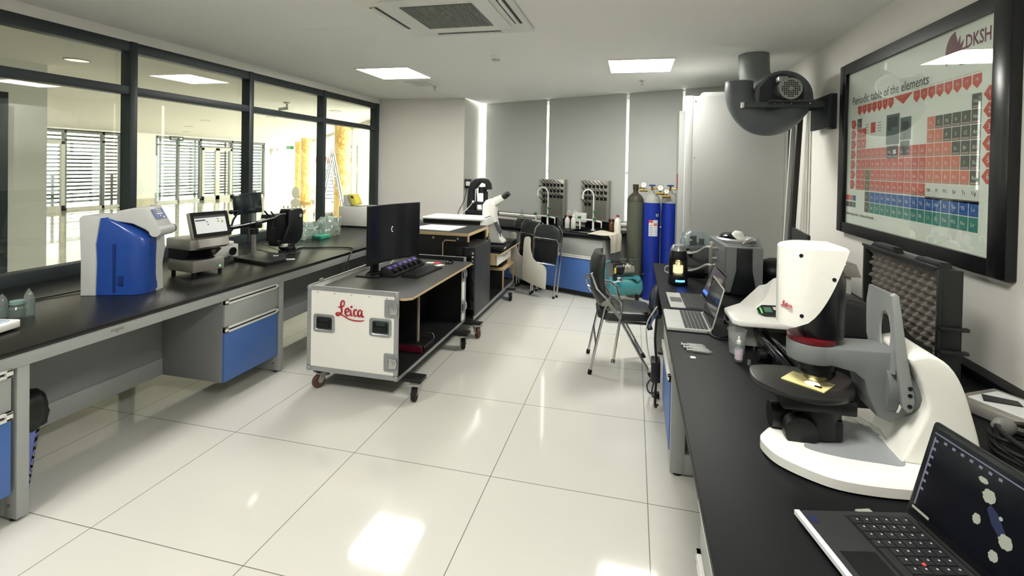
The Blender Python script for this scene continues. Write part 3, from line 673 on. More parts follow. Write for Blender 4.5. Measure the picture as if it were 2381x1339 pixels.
# cloth over the bench corner
b = MB(WW); NXc, NYc = 16, 20; vs = []; fs = []
def clothpt(u, v):
    s_ = 2.38 + .36 * u; d_ = .44 + .33 * v + .03 * math.sin(5 * u) - .10 * (1 - u) * (1 - v)
    z = .803 + .004 * math.sin(9 * u + 5 * v)
    if s_ > 2.685: z -= (s_ - 2.685) * 4; s_ = 2.69 + .004 * math.sin(14 * v)
    if d_ > .805: z -= (d_ - .805) * 2.2; d_ = .815 + .012 * math.sin(22 * u)
    return (s_, d_, z)
for i in range(NXc + 1):
    for j in range(NYc + 1): vs.append(clothpt(i / NXc, j / NYc))
for i in range(NXc):
    for j in range(NYc): a = i * (NYc + 1) + j; fs.append((a, a + 1, a + NYc + 2, a + NYc + 1))
b.add(vs, fs); b.add([(x, y, z + .006) for x, y, z in vs], fs); single(b, 'cleaning_cloth', mat('cloth_beige', (214, 208, 190), .9, var=.06), 'beige cleaning cloth draped over the right corner of the sink bench', 'cloth')

# ================================================================ FLIGHT CASES
CX0, CX1, CY0, CY1, CZ0, CZ1 = .05, .755, 1.385, 2.75, .148, .752
edge_w = mat('case_white_laminate', (244, 243, 236), .4, var=.015)
def caster(t, x, y, rz, z1, brown=False):
    T_ = Matrix.Translation((x, y, 0)) @ Matrix.Rotation(rz, 4, 'Z')
    b = MB(T_); b.box(-.05, .05, -.04, .04, z1 - .012, z1 - .002); b.cyl((0, 0, z1 - .03), (0, 0, z1 - .01), .03, seg=16)
    for s_ in (-1, 1): b.prism([(-.03, z1 - .02), (.03, z1 - .02), (.045, .06), (.03, .035), (.012, .04)], s_ * .024 - .002, s_ * .024 + .002, 'xz')
    b.cyl((.028, -.03, .048), (.028, .03, .048), .01, seg=10)
    b.box(-.055, -.02, -.02, .02, z1 - .05, z1 - .04, bev=.004)
    c = b.build('caster', mat('caster_zinc', (176, 176, 172), .3, .5), t)
    b = MB(T_); b.lathe([(.02, -.016), (.044, -.016), (.048, -.010), (.048, .010), (.044, .016), (.02, .016)], (.028, 0, .048), (0, 1, 0), seg=24); b.build('wheel', mat('wheel_brown', (96, 66, 52), .5) if brown else rubber, c)
def latch(t, T_):
    """butterfly latch on a plate; local x right, y up"""
    b = MB(T_); b.prism(rrect(.11, .125, .012, cx=0, cy=0), 0, .003, bev=0); b.prism(rrect(.075, .085, .008, cx=.01), .003, .010); b.box(-.035, -.018, -.03, .03, .004, .014); l = b.build('latch', mat('zinc_plate', (160, 163, 164), .35, .45, var=.12, scale=40), t)
    b = MB(T_); b.cyl((.015, 0, .01), (.015, 0, .022), .022, seg=16); b.prism([(-.01, -.035), (.04, -.03), (.05, .0), (.04, .03), (-.01, .035), (.0, 0)], .012, .018); b.cyl((.015, 0, .022), (.015, 0, .026), .010, seg=12); b.build('butterfly_key', chrome, l)
    b = MB(T_); b.box(-.036, -.024, -.028, .028, .0035, .0125); b.build('recess', black, l)
def recess_handle(t, T_):
    b = MB(T_); z = mat('zinc_plate', (160, 163, 164), .35, .45, var=.12, scale=40)
    o = rrect(.165, .125, .018, n=4); i_ = rrect(.125, .085, .012, n=4); n = len(o)
    b.loft([[(x, y, 0) for x, y in o], [(x, y, .004) for x, y in o], [(x, y, .007) for x, y in rrect(.14, .10, .014, n=4)], [(x, y, .001) for x, y in i_]], cap=False)
    h = b.build('recessed_handle', z, t)
    b = MB(T_); b.add([(x, y, .0012) for x, y in i_], [tuple(range(n))]); b.build('dish', mat('dish_grey', (70, 78, 76), .3, .7), h)
    b = MB(T_); b.tube([(-.045, .03, .006), (-.045, .0, .012), (.045, .0, .012), (.045, .03, .006)], .005, seg=8); b.box(-.048, .048, -.03, -.002, .006, .018, bev=.005); b.build('grip', rubber, h)
t = thing('flight_case_desk', 'white flight case desk on casters with red lettering and open black inside', 'flight case', ((CX0 + CX1) / 2, (CY0 + CY1) / 2, 0))
for (y0, y1, nm) in ((CY0, CY0 + .012, 'end_panel'), (CY1 - .012, CY1, 'end_panel')):
    b = MB(); b.box(CX0 + .002, CX1 - .002, y0, y1, CZ0, CZ1); b.build(nm, edge_w if y0 == CY0 else blacklam, t)
b = MB(); b.box(CX0, CX0 + .01, CY0 + .012, CY1 - .012, CZ0, CZ1); b.build('rear_panel', edge_w, t)
b = MB(); b.box(CX0 + .01, CX1, CY0 + .012, CY1 - .012, CZ0, CZ0 + .012); b.build('bottom_panel', blacklam, t)
b = MB(); b.box(CX0 + .01, CX1 - .01, CY0 + .0125, CY0 + .016, CZ0 + .012, CZ1 - .03); b.build('inner_lining', mat('case_lining', (18, 20, 24), .55), t)
e = MB(); w_ = .028
for y0, y1 in ((CY0 - .0025, CY0 + .0), (CY1, CY1 + .0025)):
    e.box(CX0 - .002, CX0 + w_, y0, y1, CZ0, CZ1); e.box(CX1 - w_, CX1 + .002, y0, y1, CZ0, CZ1); e.box(CX0, CX1, y0, y1, CZ1 - w_, CZ1); e.box(CX0, CX1, y0, y1, CZ0, CZ0 + w_ * 1.2)
for x0, x1 in ((CX0 - .003, CX0), (CX1 - .001, CX1 + .002)):
    for y0 in (CY0, CY1 - w_): e.box(x0, x1, y0 - .002, y0 + w_ * (.35 if x0 > .5 else 1), CZ0, CZ1)
e.box(CX0 - .003, CX0 + .014, CY0, CY1, CZ1 - .003, CZ1 + .003); e.box(CX0 - .003, CX0 + .002, CY0, CY1, CZ0, CZ0 + w_); e.box(CX0, CX1, CY0 - .0025, CY0 + .016, CZ1 - .001, CZ1 + .003); e.box(CX0, CX1, CY1 - .014, CY1 + .0025, CZ1 - .001, CZ1 + .003)
e.box(CX1 - .006, CX1 + .003, CY0, CY1, CZ0 - .004, CZ0 + .014); e.box(CX1 - .012, CX1 + .003, CY1 - .034, CY1, CZ0, CZ1)
e.build('edge_trim', alu, t)
b = MB()
for sx, sz in ((CX0 + .012, CZ0 + .014), (CX0 + .012, CZ1 - .014), (CX1 - .012, CZ0 + .014), (CX1 - .012, CZ1 - .014)):
    b.ell((sx, CY0 - .003, sz), (.018, .006, .018), seg=12)
for k in range(5):
    for z in (CZ0 + .02, CZ1 - .042): b.cyl((CX0 + .08 + .135 * k, CY0 - .005, z), (CX0 + .08 + .135 * k, CY0 - .0, z), .004, seg=8)
b.build('rivets', alu, t, kind='stuff')
FT = lambda x, z: frame((x, CY0 - .003, z), (1, 0, 0), (0, 0, 1))
latch(t, FT(CX1 - .045, .64)); latch(t, FT(CX1 - .045, .27))
recess_handle(t, FT(CX0 + .135, .495)); recess_handle(t, FT(CX0 + .575, .505))
b = MB(); leica(b, FT(CX0 + .237, .558), .158, w=.040, sy=.68); b.build('red_lettering', red_m, t)
latch(t, frame((CX1 + .003, CY1 - .06, .60), (0, 1, 0), (0, 0, 1))); latch(t, frame((CX1 + .003, CY1 - .06, .30), (0, 1, 0), (0, 0, 1)))
b = MB(); b.box(CX1 - .01, CX1 + .001, CY1 - .09, CY1 - .034, CZ0 + .02, CZ1 - .06); b.build('front_strip', edge_w, t)
b = MB(); b.prism([(CX0 + .015, 1.402), (.79, 1.402), (.835, 1.44), (.835, 2.70), (.80, 2.735), (CX0 + .015, 2.735)], .697, .7145, 'xy', mi=0); b.build('desk_board_edge', ply, t, label='plywood edge of the desk board')
b = MB(); b.prism([(CX0 + .015, 1.402), (.79, 1.402), (.834, 1.44), (.834, 2.70), (.80, 2.735), (CX0 + .015, 2.735)], .7148, .7155, 'xy'); b.build('desk_top', mat('grey_black_laminate', (66, 66, 64), .42, var=.06), t)
b = MB(); b.box(.36, .62, 1.98, 1.998, CZ0 + .012, .697); b.build('inner_partition', blacklam, t)
b = MB(); b.box(.62, .632, 1.978, 2.0, CZ0 + .012, .697); b.build('partition_edge', mat('partition_pale', (150, 142, 124), .6), t)
b = MB(); b.box(.36, .38, 2.0, 2.7, CZ0 + .012, .697); b.build('inner_back', blacklam, t)
b = MB(); b.tube([(.50, 1.86, .162), (.50, 1.86, .215), (.70, 1.86, .215), (.715, 1.86, .2), (.715, 1.86, .162)], .004, seg=6); b.tube([(.50, 2.10, .162), (.50, 2.10, .235), (.70, 2.10, .235), (.715, 2.10, .22), (.715, 2.10, .162)], .004, seg=6); b.build('rack_wire', chrome, t, kind='stuff')
b = MB(); b.box(.48, .72, 1.852, 1.868, .162, .21, bev=.003); b.build('red_divider', mat('dark_red_board', (100, 18, 42), .45), t)
b = MB(); b.box(.50, .72, 1.9, 2.1, .162, .20, bev=.003); b.build('foam_pad', black, t)
for y in (1.50, 2.46):
    b = MB(); b.box(CX0 - .01, .90, y - .05, y + .05, .118, .146, bev=.003); b.build('skid', black, t)
for x, y, rz in ((.115, 1.47, -2.0), (.855, 1.47, -1.4), (.115, 2.46, -1.2), (.84, 2.46, -1.1)): caster(t, x, y, rz, .12, brown=(x < .5))
b = MB(); pass
b.box(CX0 - .0, CX0 + .012, CY0 + .12, CY0 + .16, CZ1 - .004, CZ1 + .02, bev=.002); b.build('rim_clip', alu, t)

# ---- second case with desk board, computer and microscope platform
t = thing('flight_case_workstation', 'black flight case workstation with plywood top holding a computer tower', 'flight case', (.45, 3.6, 0))
EX0, EX1 = -.12, .70
b = MB(); b.box(EX0, .74, 2.86, 3.52, .934, .966, bev=.002); b.build('desk_board', ply, t, label='plywood edged desk board')
b = MB(); b.box(EX0 + .001, .739, 2.861, 3.519, .9662, .9668); b.build('desk_top', blacklam, t)
b = MB(); b.box(.725, .74, 2.86, 2.88, .88, .934); b.build('board_lip', ply, t); b = MB(); b.box(.725, .74, 3.45, 3.52, .85, .934); b.build('board_lip', ply, t)
b = MB(); b.box(EX0, .70, 2.88, 2.90, .14, .934); b.build('front_panel', blacklam, t)
b = MB()
for x in (.36, .62): b.cyl((x, 2.876, .905), (x, 2.88, .905), .011, seg=12)
b.build('bolts', alu, t, kind='stuff')
b = MB(); b.tube([(.465, 2.876, .2), (.465, 2.876, .86), (.49, 2.876, .885), (.60, 2.876, .885)], .007, seg=6); b.build('cut_out_edge', ply, t)
b = MB(); b.box(.47, .735, 2.874, 2.880, .16, .88); b.build('cut_out_shade', mat('shadow_black', (12, 13, 15), .8), t)  # dark sheet paints the shade inside the opening around the tower
b = MB(); b.box(EX0, .70, 3.50, 3.56, .14, .93); b.box(EX0, EX0 + .02, 2.9, 4.5, .14, .62); b.build('side_panel', blacklam, t)
b = MB(); b.box(EX0, .80, 2.86, 4.50, .13, .15); b.build('bottom_panel', blacklam, t)
b = MB(); b.box(.795, .806, 2.86, 4.50, .122, .152); b.build('edge_trim', alu, t)
b = MB(); b.box(EX0, .86, 3.60, 4.58, .625, .642, bev=.002); b.build('platform_board', ply, t)
b = MB(); b.box(EX0 + .001, .859, 3.601, 4.579, .6424, .643); b.build('platform_top', blacklam, t)
b = MB(); b.box(.80, .815, 3.64, 4.25, .50, .624, bev=.002); d = b.build('drawer', edge_w, t)
b = MB(); b.tube([(.816, 3.86, .575), (.835, 3.87, .575), (.835, 4.02, .575), (.816, 4.03, .575)], .005, seg=6); b.build('handle', steel, d)
b = MB(); b.box(.4, .80, 3.60, 3.62, .51, .624); b.box(.4, .8, 4.3, 4.32, .35, .624); b.build('drawer_side', ply, t)
b = MB(); b.box(.2, .80, 3.98, 4.5, .37, .392, bev=.002); b.box(.785, .80, 3.975, 3.99, .15, .37); b.box(.785, .80, 4.485, 4.5, .15, .37); b.build('lower_shelf', ply, t)
b = MB(); b.box(.2, .784, 3.985, 4.0, .15, .37); b.build('lower_box_front', blacklam, t)
b = MB(); b.box(.3, .76, 4.06, 4.42, .392, .46, bev=.02); single(b, 'carry_bag', black, 'black bag lying on the lower shelf of the black workstation', 'bag')
for x, y, rz in ((.87, 2.76, -.9), (.86, 4.08, -1.2), (-.02, 2.95, -1.2), (-.02, 4.3, -1)): caster(t, x, y, rz, .12, brown=(y < 3))
for y in (2.78, 4.12):
    b = MB(); b.box(EX0, .91, y - .045, y + .045, .112, .13, bev=.003); b.build('skid', black, t)
t = thing('computer_tower', 'black computer tower standing in the black workstation case', 'computer', (.68, 3.15, .15))
b = MB(); b.box(.595, .805, 2.885, 3.40, .152, .832, bev=.006); b.build('housing', mat('tower_grey', (52, 54, 57), .4), t)
b = MB(); b.box(.60, .80, 2.872, 2.886, .16, .825, bev=.004); b.build('front_panel', blackgloss, t)
for z in (.762, .725, .69, .66):
    b = MB(); b.box(.772, .79, 2.868, 2.873, z, z + (.018 if z > .7 else .008), bev=.002); b.build('front_port', offwhite, t)

# ---- things on the first desk
t = thing('curved_monitor', 'large dark curved monitor standing on the white flight case desk', 'monitor', (.30, 2.05, .7155), 0)
def mon_pt(u, v, off=0):   # u along the width 0..1, v height
    a = R(-14 + 28 * u); Rr = 1.25; mx_, my_ = .335, 2.08
    # chord direction
    ang = R(74.5); cxd = Vector((math.cos(ang), math.sin(ang), 0)); nd = Vector((math.sin(ang), -math.cos(ang), 0))
    x = Rr * math.sin(a); sag = Rr * (math.cos(a) - 1)
    p = Vector((mx_, my_, 0)) + cxd * x + nd * (-sag + off) * 1.0
    return (p.x, p.y, v)
rings_f = [[mon_pt(k / 16, z, 0) for k in range(17)] for z in (.845, 1.205)]
vs = []; fs = []
for off in (0, -.022):
    for z in (.822, 1.295): vs += [mon_pt(k / 16, z, off) for k in range(17)]
for k in range(16):
    fs += [(k, k + 1, 18 + k, 17 + k), (34 + k, 51 + k, 52 + k, 35 + k), (17 + k, 18 + k, 52 + k, 51 + k), (k, 34 + k, 35 + k, k + 1)]
fs += [(0, 17, 51, 34), (16, 50, 67, 33)]
MB().add(vs, fs).build('housing', black, t)
vs = [mon_pt(.012 + .976 * k / 16, z, .0006) for z in (.838, 1.287) for k in range(17)]; fs = [(k, k + 1, 18 + k, 17 + k) for k in range(16)]
MB().add(vs, fs).build('screen', mat('monitor_glass', (22, 25, 30), .16), t)
c = mon_pt(.5, 1.085, .001); b = MB(); b.tube([(c[0] + .0, c[1] + .016 * math.cos(a), c[2] + .022 * math.sin(a)) for a in [R(20 + 25 * k) for k in range(14)]], .0022, seg=6); b.build('loading_ring', mat('ring_glow', (220, 215, 225), .4, emit=(220, 215, 225), es=.7), t)
b = MB(); b.box(.235, .262, 1.90, 2.0, .722, .95, bev=.006); b.build('stand_neck', black, t)
b = MB(); b.prism([(.13, 1.86), (.33, 1.86), (.33, 2.12), (.13, 2.12)], .7155, .727, 'xy', bev=.003); b.build('stand_foot', black, t)
def rotbox(cx, cy, rz): return Matrix.Translation((cx, cy, 0)) @ Matrix.Rotation(rz, 4, 'Z')
t = thing('control_panel', 'black sloped control panel with knobs and small purple displays in front of the monitor', 'control panel', (.37, 2.19, .7155))
T_ = frame((.37, 2.19, .7155), (.03, 1, 0), (-1, .03, 0))
b = MB(T_); b.prism([(-.085, 0), (.06, 0), (.04, .075), (.015, .078), (-.085, .018)], -.27, .27, 'yz', bev=.002); b.build('housing', mat('panel_black', (24, 24, 28), .4), t)
SL = T_ @ frame((0, -.035, .049), (1, 0, 0), (0, .1, .06))
for k in range(6):
    x = -.215 + .085 * k
    b = MB(SL); b.cyl((x, -.018, .001), (x, -.018, .022), .024, .021, seg=20); b.build('knob', black, t)
    b = MB(SL); b.box(x - .028, x + .028, .018, .046, .0005, .003, bev=0); b.build('display', mat('display_purple', (98, 84, 150), .3, emit=(98, 84, 150), es=.25), t)
def keyboard(cx, cy, rz, z, label, w=.43, d=.145):
    T_ = Matrix.Translation((cx, cy, z)) @ Matrix.Rotation(rz, 4, 'Z'); t = thing('keyboard', label, 'keyboard', (cx, cy, z), rz)
    b = MB(T_); b.prism([(-d / 2, 0), (d / 2, 0), (d / 2, .02), (-d / 2, .01)], -w / 2, w / 2, 'yz', bev=.002); b.build('body', black, t)
    b = MB(T_)
    for r_ in range(5):
        for c_ in range(17): b.box(-w / 2 + .012 + c_ * (w - .024) / 17 + .0015, -w / 2 + .012 + (c_ + 1) * (w - .024) / 17 - .0015, -d / 2 + .01 + r_ * (d - .02) / 5 + .0015, -d / 2 + .01 + (r_ + 1) * (d - .02) / 5 - .0015, .0105 + r_ * .002, .017 + r_ * .002)
    b.build('keys', mat('key_black', (28, 29, 31), .45), t)
keyboard(.575, 2.17, R(84), .7156, 'flat black keyboard lying beside the sloped control panel')
b = MB(); b.ell((.645, 2.60, .7175), (.034, .058, .032), seg=20); b.v = [Vector((v.x, v.y, max(v.z, .7157))) for v in b.v]; single(b, 'computer_mouse', blackgloss, 'black computer mouse near the far corner of the flight case desk', 'mouse')
b = MB(); b.box(.50, .555, 2.54, 2.63, .7156, .7166, T=None); single(b, 'red_card', mat('card_red', (206, 60, 78), .5), 'red card lying on the desk beside the black mouse', 'card')
b = MB(frame((.47, 2.575, .7156), (.9, .2, 0), (-.2, .9, 0))); b.box(-.04, .04, -.03, .03, 0, .001); single(b, 'white_card', white, 'white card half under the red card on the case desk', 'card')
b = MB(frame((.59, 2.50, .7156), (.8, -.35, 0), (.35, .8, 0))); b.box(-.03, .03, -.04, .04, 0, .001); single(b, 'note_slip', white, 'small white paper slip between keyboard and mouse', 'paper')
def cable(pts, r, label, m=None, cat=5, name='cable', closed=False):
    b = MB(); b.tube(catmull(pts, cat, closed), r, seg=8); return single(b, name, m or cordblack, label, 'cable')
def coil(cx, cy, z, rx, ry, n, r, label, m=None, rise=.006, rz=0):
    pts = []
    for k in range(n * 14 + 1):
        a = 2 * pi * k / 14; j = 1 + .09 * math.sin(3.1 * k * .37); x = rx * math.cos(a) * j; y = ry * math.sin(a) * j
        pts.append((cx + x * math.cos(rz) - y * math.sin(rz), cy + x * math.sin(rz) + y * math.cos(rz), z + r + rise * k / 14 * (1 + .3 * math.sin(k))))
    return cable(pts, r, label, m, cat=2)
coil(.255, 1.93, .727, .055, .075, 3, .004, 'coiled black cable lying around the foot of the curved monitor')
cable([(.33, 2.0, .722), (.27, 2.12, .722), (.22, 2.3, .76), (.19, 2.5, .80), (.13, 2.62, .78), (.10, 2.68, .72)], .005, 'grey white cable rising behind the control panel', mat('cord_grey', (190, 190, 186), .5))
# second desk: white tray, sheet, printer like unit
b = MB(); b.prism([(.02, 3.0), (.50, 2.95), (.54, 3.36), (.12, 3.38)], .967, .969); single(b, 'paper_sheet', white, 'white sheet of paper on the plywood edged black desk board', 'paper')
t = thing('light_tray', 'flat white tray unit with open black slot behind the paper sheet', 'tray', (.3, 3.7, .967))
b = MB(); b.box(-.08, .66, 3.56, 3.98, 1.005, 1.03, bev=.008); b.prism([(3.56, .94), (3.98, .94), (3.98, 1.03), (3.70, 1.03), (3.60, 1.00)], .62, .665, 'yz', bev=.003); b.build('cover', white, t)
b = MB(); b.box(-.08, .62, 3.60, 3.96, .94, 1.004); b.build('slot', black, t)
coil(-.22, 3.3, .79, .09, .12, 4, .006, 'tangled black cables at the far end of the left worktop', rise=.03)

# ---- white inverted microscope on its anti vibration slab
t = thing('vibration_slab', 'black anti vibration slab under the white microscope', 'slab', (.62, 4.0, .643))
b = MB(); b.box(.28, .845, 3.72, 4.42, .646, .70, bev=.006); b.build('slab', mat('slab_black', (30, 31, 33), .35), t)
b = MB(); b.box(.8455, .847, 3.80, 3.9, .662, .680); b.build('front_sticker', offwhite, t)
t = thing('white_microscope', 'white laboratory microscope with a single angled black eyepiece near the black one', 'microscope', (.62, 4.02, .70))
b = MB(); Y0, Y1 = 3.90, 4.12
b.prism([(.42, .70), (.80, .70), (.80, .735), (.745, .78), (.70, .96), (.685, 1.02), (.69, 1.12), (.68, 1.19), (.62, 1.235), (.57, 1.215), (.53, 1.16), (.53, 1.0), (.49, .88), (.42, .78)], Y0 + .03, Y1 - .03, 'xz', bev=.02, seg=3)
b.build('stand', mat('microscope_white', (236, 236, 230), .3), t)
b = MB(); b.box(.40, .83, Y0 - .02, Y1 + .05, .70, .716, bev=.004); b.build('base_plate', black, t)
b = MB(); b.prism([(.60, 1.19), (.665, 1.14), (.79, 1.225), (.745, 1.285), (.66, 1.25)], Y0 + .05, Y1 - .05, 'xz', bev=.012); b.build('eyepiece_tube', mat('microscope_white', (236, 236, 230), .3), t)
b = MB(); b.cyl((.765, 4.0, 1.25), (.83, 4.0, 1.305), .032, .028, seg=18); b.cyl((.765, 4.06, 1.25), (.83, 4.06, 1.305), .032, .028, seg=18); b.build('eyepiece', black, t, kind=None)
b = MB()
for k in range(5): b.box(.69 + k * .018 - .0, .70 + k * .018, 3.915, 3.935, .93 - .035 * k, .96 - .035 * k, bev=.003)
b.prism([(.685, .95), (.72, .97), (.79, .85), (.76, .81)], 3.92, 3.94, 'xz'); b.build('control_pad', mat('pad_grey', (96, 98, 98), .5), t)
b = MB(); b.cyl((.52, 3.93, .86), (.52, 3.87, .86), .04, seg=20); b.build('focus_knob', black, t)
for k, (x, y) in enumerate(((.585, 3.80), (.645, 3.82))):
    b = MB(); b.lathe([(.022, .001), (.024, .01), (.024, .07), (.012, .085), (.010, .10), (.014, .102), (.014, .13), (.006, .15)], (x, y, .7), seg=16)
    single(b, 'dropper_bottle', mat('amber_dark', (58, 18, 18), .2), ('left' if k == 0 else 'right') + ' one of two dark amber dropper bottles before the white microscope', 'bottle', 'amber dropper bottles')
# ---- black microscope behind
t = thing('black_microscope', 'tall black microscope stand with stage and objectives beside the column', 'microscope', (.42, 4.3, .94))
bb = mat('scope_black', (22, 23, 26), .4)
b = MB(); b.prism([(.23, 1.10), (.27, 1.02), (.33, 1.02), (.33, 1.18), (.315, 1.32), (.40, 1.42), (.47, 1.40), (.48, 1.33), (.53, 1.33), (.52, 1.40), (.48, 1.455), (.41, 1.475), (.33, 1.46), (.27, 1.40), (.24, 1.30)], 4.22, 4.36, 'xz', bev=.01); b.build('arm', bb, t)
b = MB(); b.prism([(.24, .99), (.60, .99), (.60, 1.04), (.56, 1.075), (.24, 1.06)], 4.14, 4.44, 'xz', bev=.006); b.box(.30, .55, 4.15, 4.4, .93, .995, bev=.01); b.box(.38, .60, 4.16, 4.4, .85, .93, bev=.02); b.build('base_unit', bb, t)
b = MB(); b.cyl((.42, 4.29, 1.36), (.42, 4.29, 1.28), .055, seg=20); b.cyl((.46, 4.29, 1.30), (.46, 4.29, 1.16), .03, seg=18); b.build('condenser', bb, t)
b = MB(); b.box(.30, .53, 4.2, 4.38, 1.135, 1.155, bev=.003); b.box(.33, .50, 4.22, 4.36, 1.155, 1.17); b.build('stage', bb, t)
b = MB(); b.cyl((.43, 4.29, 1.13), (.43, 4.29, 1.07), .025, .018, seg=16); b.cyl((.47, 4.26, 1.13), (.49, 4.25, 1.07), .02, .014, seg=16); b.build('objectives', bb, t, kind='stuff')
b = MB(); b.tube([(.36, 4.18, 1.18), (.36, 4.18, 1.335), (.40, 4.18, 1.34)], .004, seg=6); b.ell((.335, 4.17, 1.175), (.016, .012, .016), seg=12); b.tube([(.335, 4.17, 1.175), (.28, 4.15, 1.10), (.2, 4.1, 1.02), (.12, 4.0, .98)], .004, cat=4, seg=6); b.build('white_clip', white, t)
b = MB(); b.box(.602, .606, 4.17, 4.22, 1.0, 1.03); b.build('lit_label', mat('label_yellow', (220, 200, 120), .4, emit=(230, 200, 120), es=.8), t)
# plug box on the column return
t = thing('wall_socket', 'black wall socket box with white plug on the column side', 'socket', (-.21, 5.52, 1.3))
b = MB(); b.box(-.205, -.15, 5.36, 5.58, 1.28, 1.42, bev=.006); b.build('box', black, t)
b = MB(); b.box(-.19, -.12, 5.35, 5.36, 1.32, 1.385, bev=.004); b.build('label', white, t)
cable([(-.17, 5.35, 1.28), (-.16, 5.2, 1.1), (-.14, 4.95, .98), (-.02, 4.6, .95), (.1, 4.45, .95)], .006, 'black cable hanging from the wall socket box to the black microscope')

# ================================================================ CHAIRS
def tub(t, pts, r=.011, cat=0, name='tube_leg', m=None, T=None, seg=10):
    b = MB(T); b.tube(pts, r, seg=seg, cat=cat); return b.build(name, m or chrome, t)
t = thing('folding_chair', 'open chrome folding chair with dark padded seat beside the right bench', 'chair', (2.20, 2.46, 0), R(7))
T_ = Matrix.Translation((2.20, 2.46, 0)) @ Matrix.Rotation(R(7), 4, 'Z')
b = MB(T_); ring = []
for z, w_, hx in ((-.004, .90, 0), (.010, 1.0, 0), (.040, 1.02, 0), (.064, .97, 0), (.074, .86, 0)):
    ring.append([(x * w_, y * w_, .425 + z) for x, y in [(px, py) for px, py in rrect(.44, .41, .09, n=6, cx=.04)]])
b.loft(ring); b.build('seat', vinyl, t)
b = MB(T_); ring = []
for k in range(7):
    z = .52 + .42 * k / 6; x = -.150 - .030 * k / 6 - .03 * math.sin(pi * k / 6); th = .048 * (1 if 0 < k < 6 else .55); w_ = .205 * (1 if 0 < k < 6 else .86) 
    ring.append([(x + th * math.cos(a) + .05 * (math.sin(a) ** 2), w_ * (abs(math.sin(a)) ** .55) * (1 if math.sin(a) >= 0 else -1), z) for a in [2 * pi * q / 24 for q in range(24)]])
b.loft(ring); b.build('backrest', vinyl, t)
for s_ in (-1, 1):
    y = s_ * .215
    tub(t, [(-.235, y, .02), (-.13, y, .52), (-.09, y, .60)], T=T_, name='rear_leg')
    tub(t, [(.235, y * .93, .02), (-.075, y * .93, .56), (-.19, y * .96, .68), (-.235, y, .80)], T=T_, name='front_leg')
    b = MB(T_); b.cyl((-.238, y, 0), (-.232, y, .035), .016, seg=14); b.build('rubber_foot', rubber, t)
    b = MB(T_); b.cyl((.245, y * .93, 0), (.225, y * .93, .035), .016, seg=14); b.build('rubber_foot', rubber, t)
    b = MB(T_); b.prism([(-.16, .565), (-.13, .59), (-.09, .585), (.0, .47), (.0, .455), (-.02, .45), (-.10, .55), (-.15, .545)], y - .003 + s_ * .012, y + .003 + s_ * .012, 'xz'); b.build('hinge_plate', steel, t)
    tub(t, [(-.09, y, .63), (-.03, y, .615), (.0, y, .585), (.005, y, .54), (-.055, y, .12)] if s_ < 0 else [(-.2, y, .66), (-.06, y, .64), (.0, y, .60), (.04, y, .44)], T=T_, name='arm_tube')
tub(t, [(-.12, -.2, .42), (.2, -.2, .415), (.235, -.18, .415), (.235, .18, .415), (.2, .2, .415), (-.12, .2, .42)], .010, T=T_, name='seat_rail')
tub(t, [(-.235, -.215, .66), (-.26, -.2, .70), (-.27, 0, .71), (-.26, .2, .70), (-.235, .215, .66)], .010, T=T_, name='back_hoop', cat=3)
tub(t, [(-.19, -.215, .23), (-.19, .215, .23)], .008, T=T_, name='stretcher'); tub(t, [(.16, -.2, .15), (.16, .2, .15)], .008, T=T_, name='stretcher')
b = MB(T_); b.cyl((-.058, -.22, .10), (-.055, -.21, .125), .017, seg=14); b.build('arm_end', chrome, t)
# folded chairs standing against the sink bench
beige = mat('tablet_beige', (205, 203, 192), .5)
def folded_chair(x, y, rz, label, tablet=True):
    T_ = Matrix.Translation((x, y, 0)) @ Matrix.Rotation(rz, 4, 'Z') @ Matrix.Rotation(R(3), 4, 'Y'); t = thing('folded_chair', label, 'chair', (x, y, 0), rz, 'folded tablet chairs at the sink bench')
    b = MB(T_); ring = []
    for k in range(7):
        f_ = k / 6; z = .70 + .20 * f_; w_ = .185 * (1 - .35 * f_ ** 3) * (1 if k < 6 else .75)
        ring.append([(w_ * (abs(math.cos(a)) ** .7) * (1 if math.cos(a) >= 0 else -1), .03 * math.sin(a) + .02, z) for a in [2 * pi * q / 20 for q in range(20)]])
    b.loft(ring); b.build('backrest', vinyl, t)
    b = MB(T_); b.box(-.155, .155, -.02, .012, .43, .70, bev=.012); b.build('seat', mat('seat_underside', (16, 18, 20), .6), t)
    for s_ in (-1, 1):
        tub(t, [(s_ * .17, .03, .015), (s_ * .195, .035, .72), (s_ * .18, .035, .84), (s_ * .13, .035, .90)], .011, T=T_, name='back_leg')
        tub(t, [(s_ * .16, -.05, .015), (s_ * .165, -.04, .45), (s_ * .165, -.03, .70)], .010, T=T_, name='front_leg')
        for yy, xx in ((.03, .17), (-.05, .16)):
            b = MB(T_); b.cyl((s_ * xx, yy, -.0), (s_ * xx, yy, .035), .015, seg=12); b.build('rubber_foot', rubber, t)
    tub(t, [(-.165, -.035, .70), (-.15, -.04, .735), (.15, -.04, .735), (.165, -.035, .70)], .010, T=T_, name='cross_tube')
    tub(t, [(-.16, -.045, .42), (.16, -.045, .42)], .007, T=T_, name='stretcher')
    if tablet:
        b = MB(T_); pl = [(-.27, .68), (-.235, .735), (-.185, .72), (-.175, .60), (-.13, .48), (-.06, .43), (.02, .405), (.06, .35), (.065, .15), (.04, .12), (-.20, .17), (-.255, .22), (-.27, .40)]
        b.prism([(p.x, p.y) for p in catmull([(a, c, 0) for a, c in pl], 4, True)], -.105, -.088, 'xz', bev=.003); b.build('writing_tablet', beige, t)
    return t
folded_chair(1.215, 4.38, R(-14), 'folded chair with beige writing tablet, nearest of the folded chairs')
folded_chair(.95, 4.70, R(-20), 'folded chair with tablet partly behind the black workstation, middle of the folded chairs')
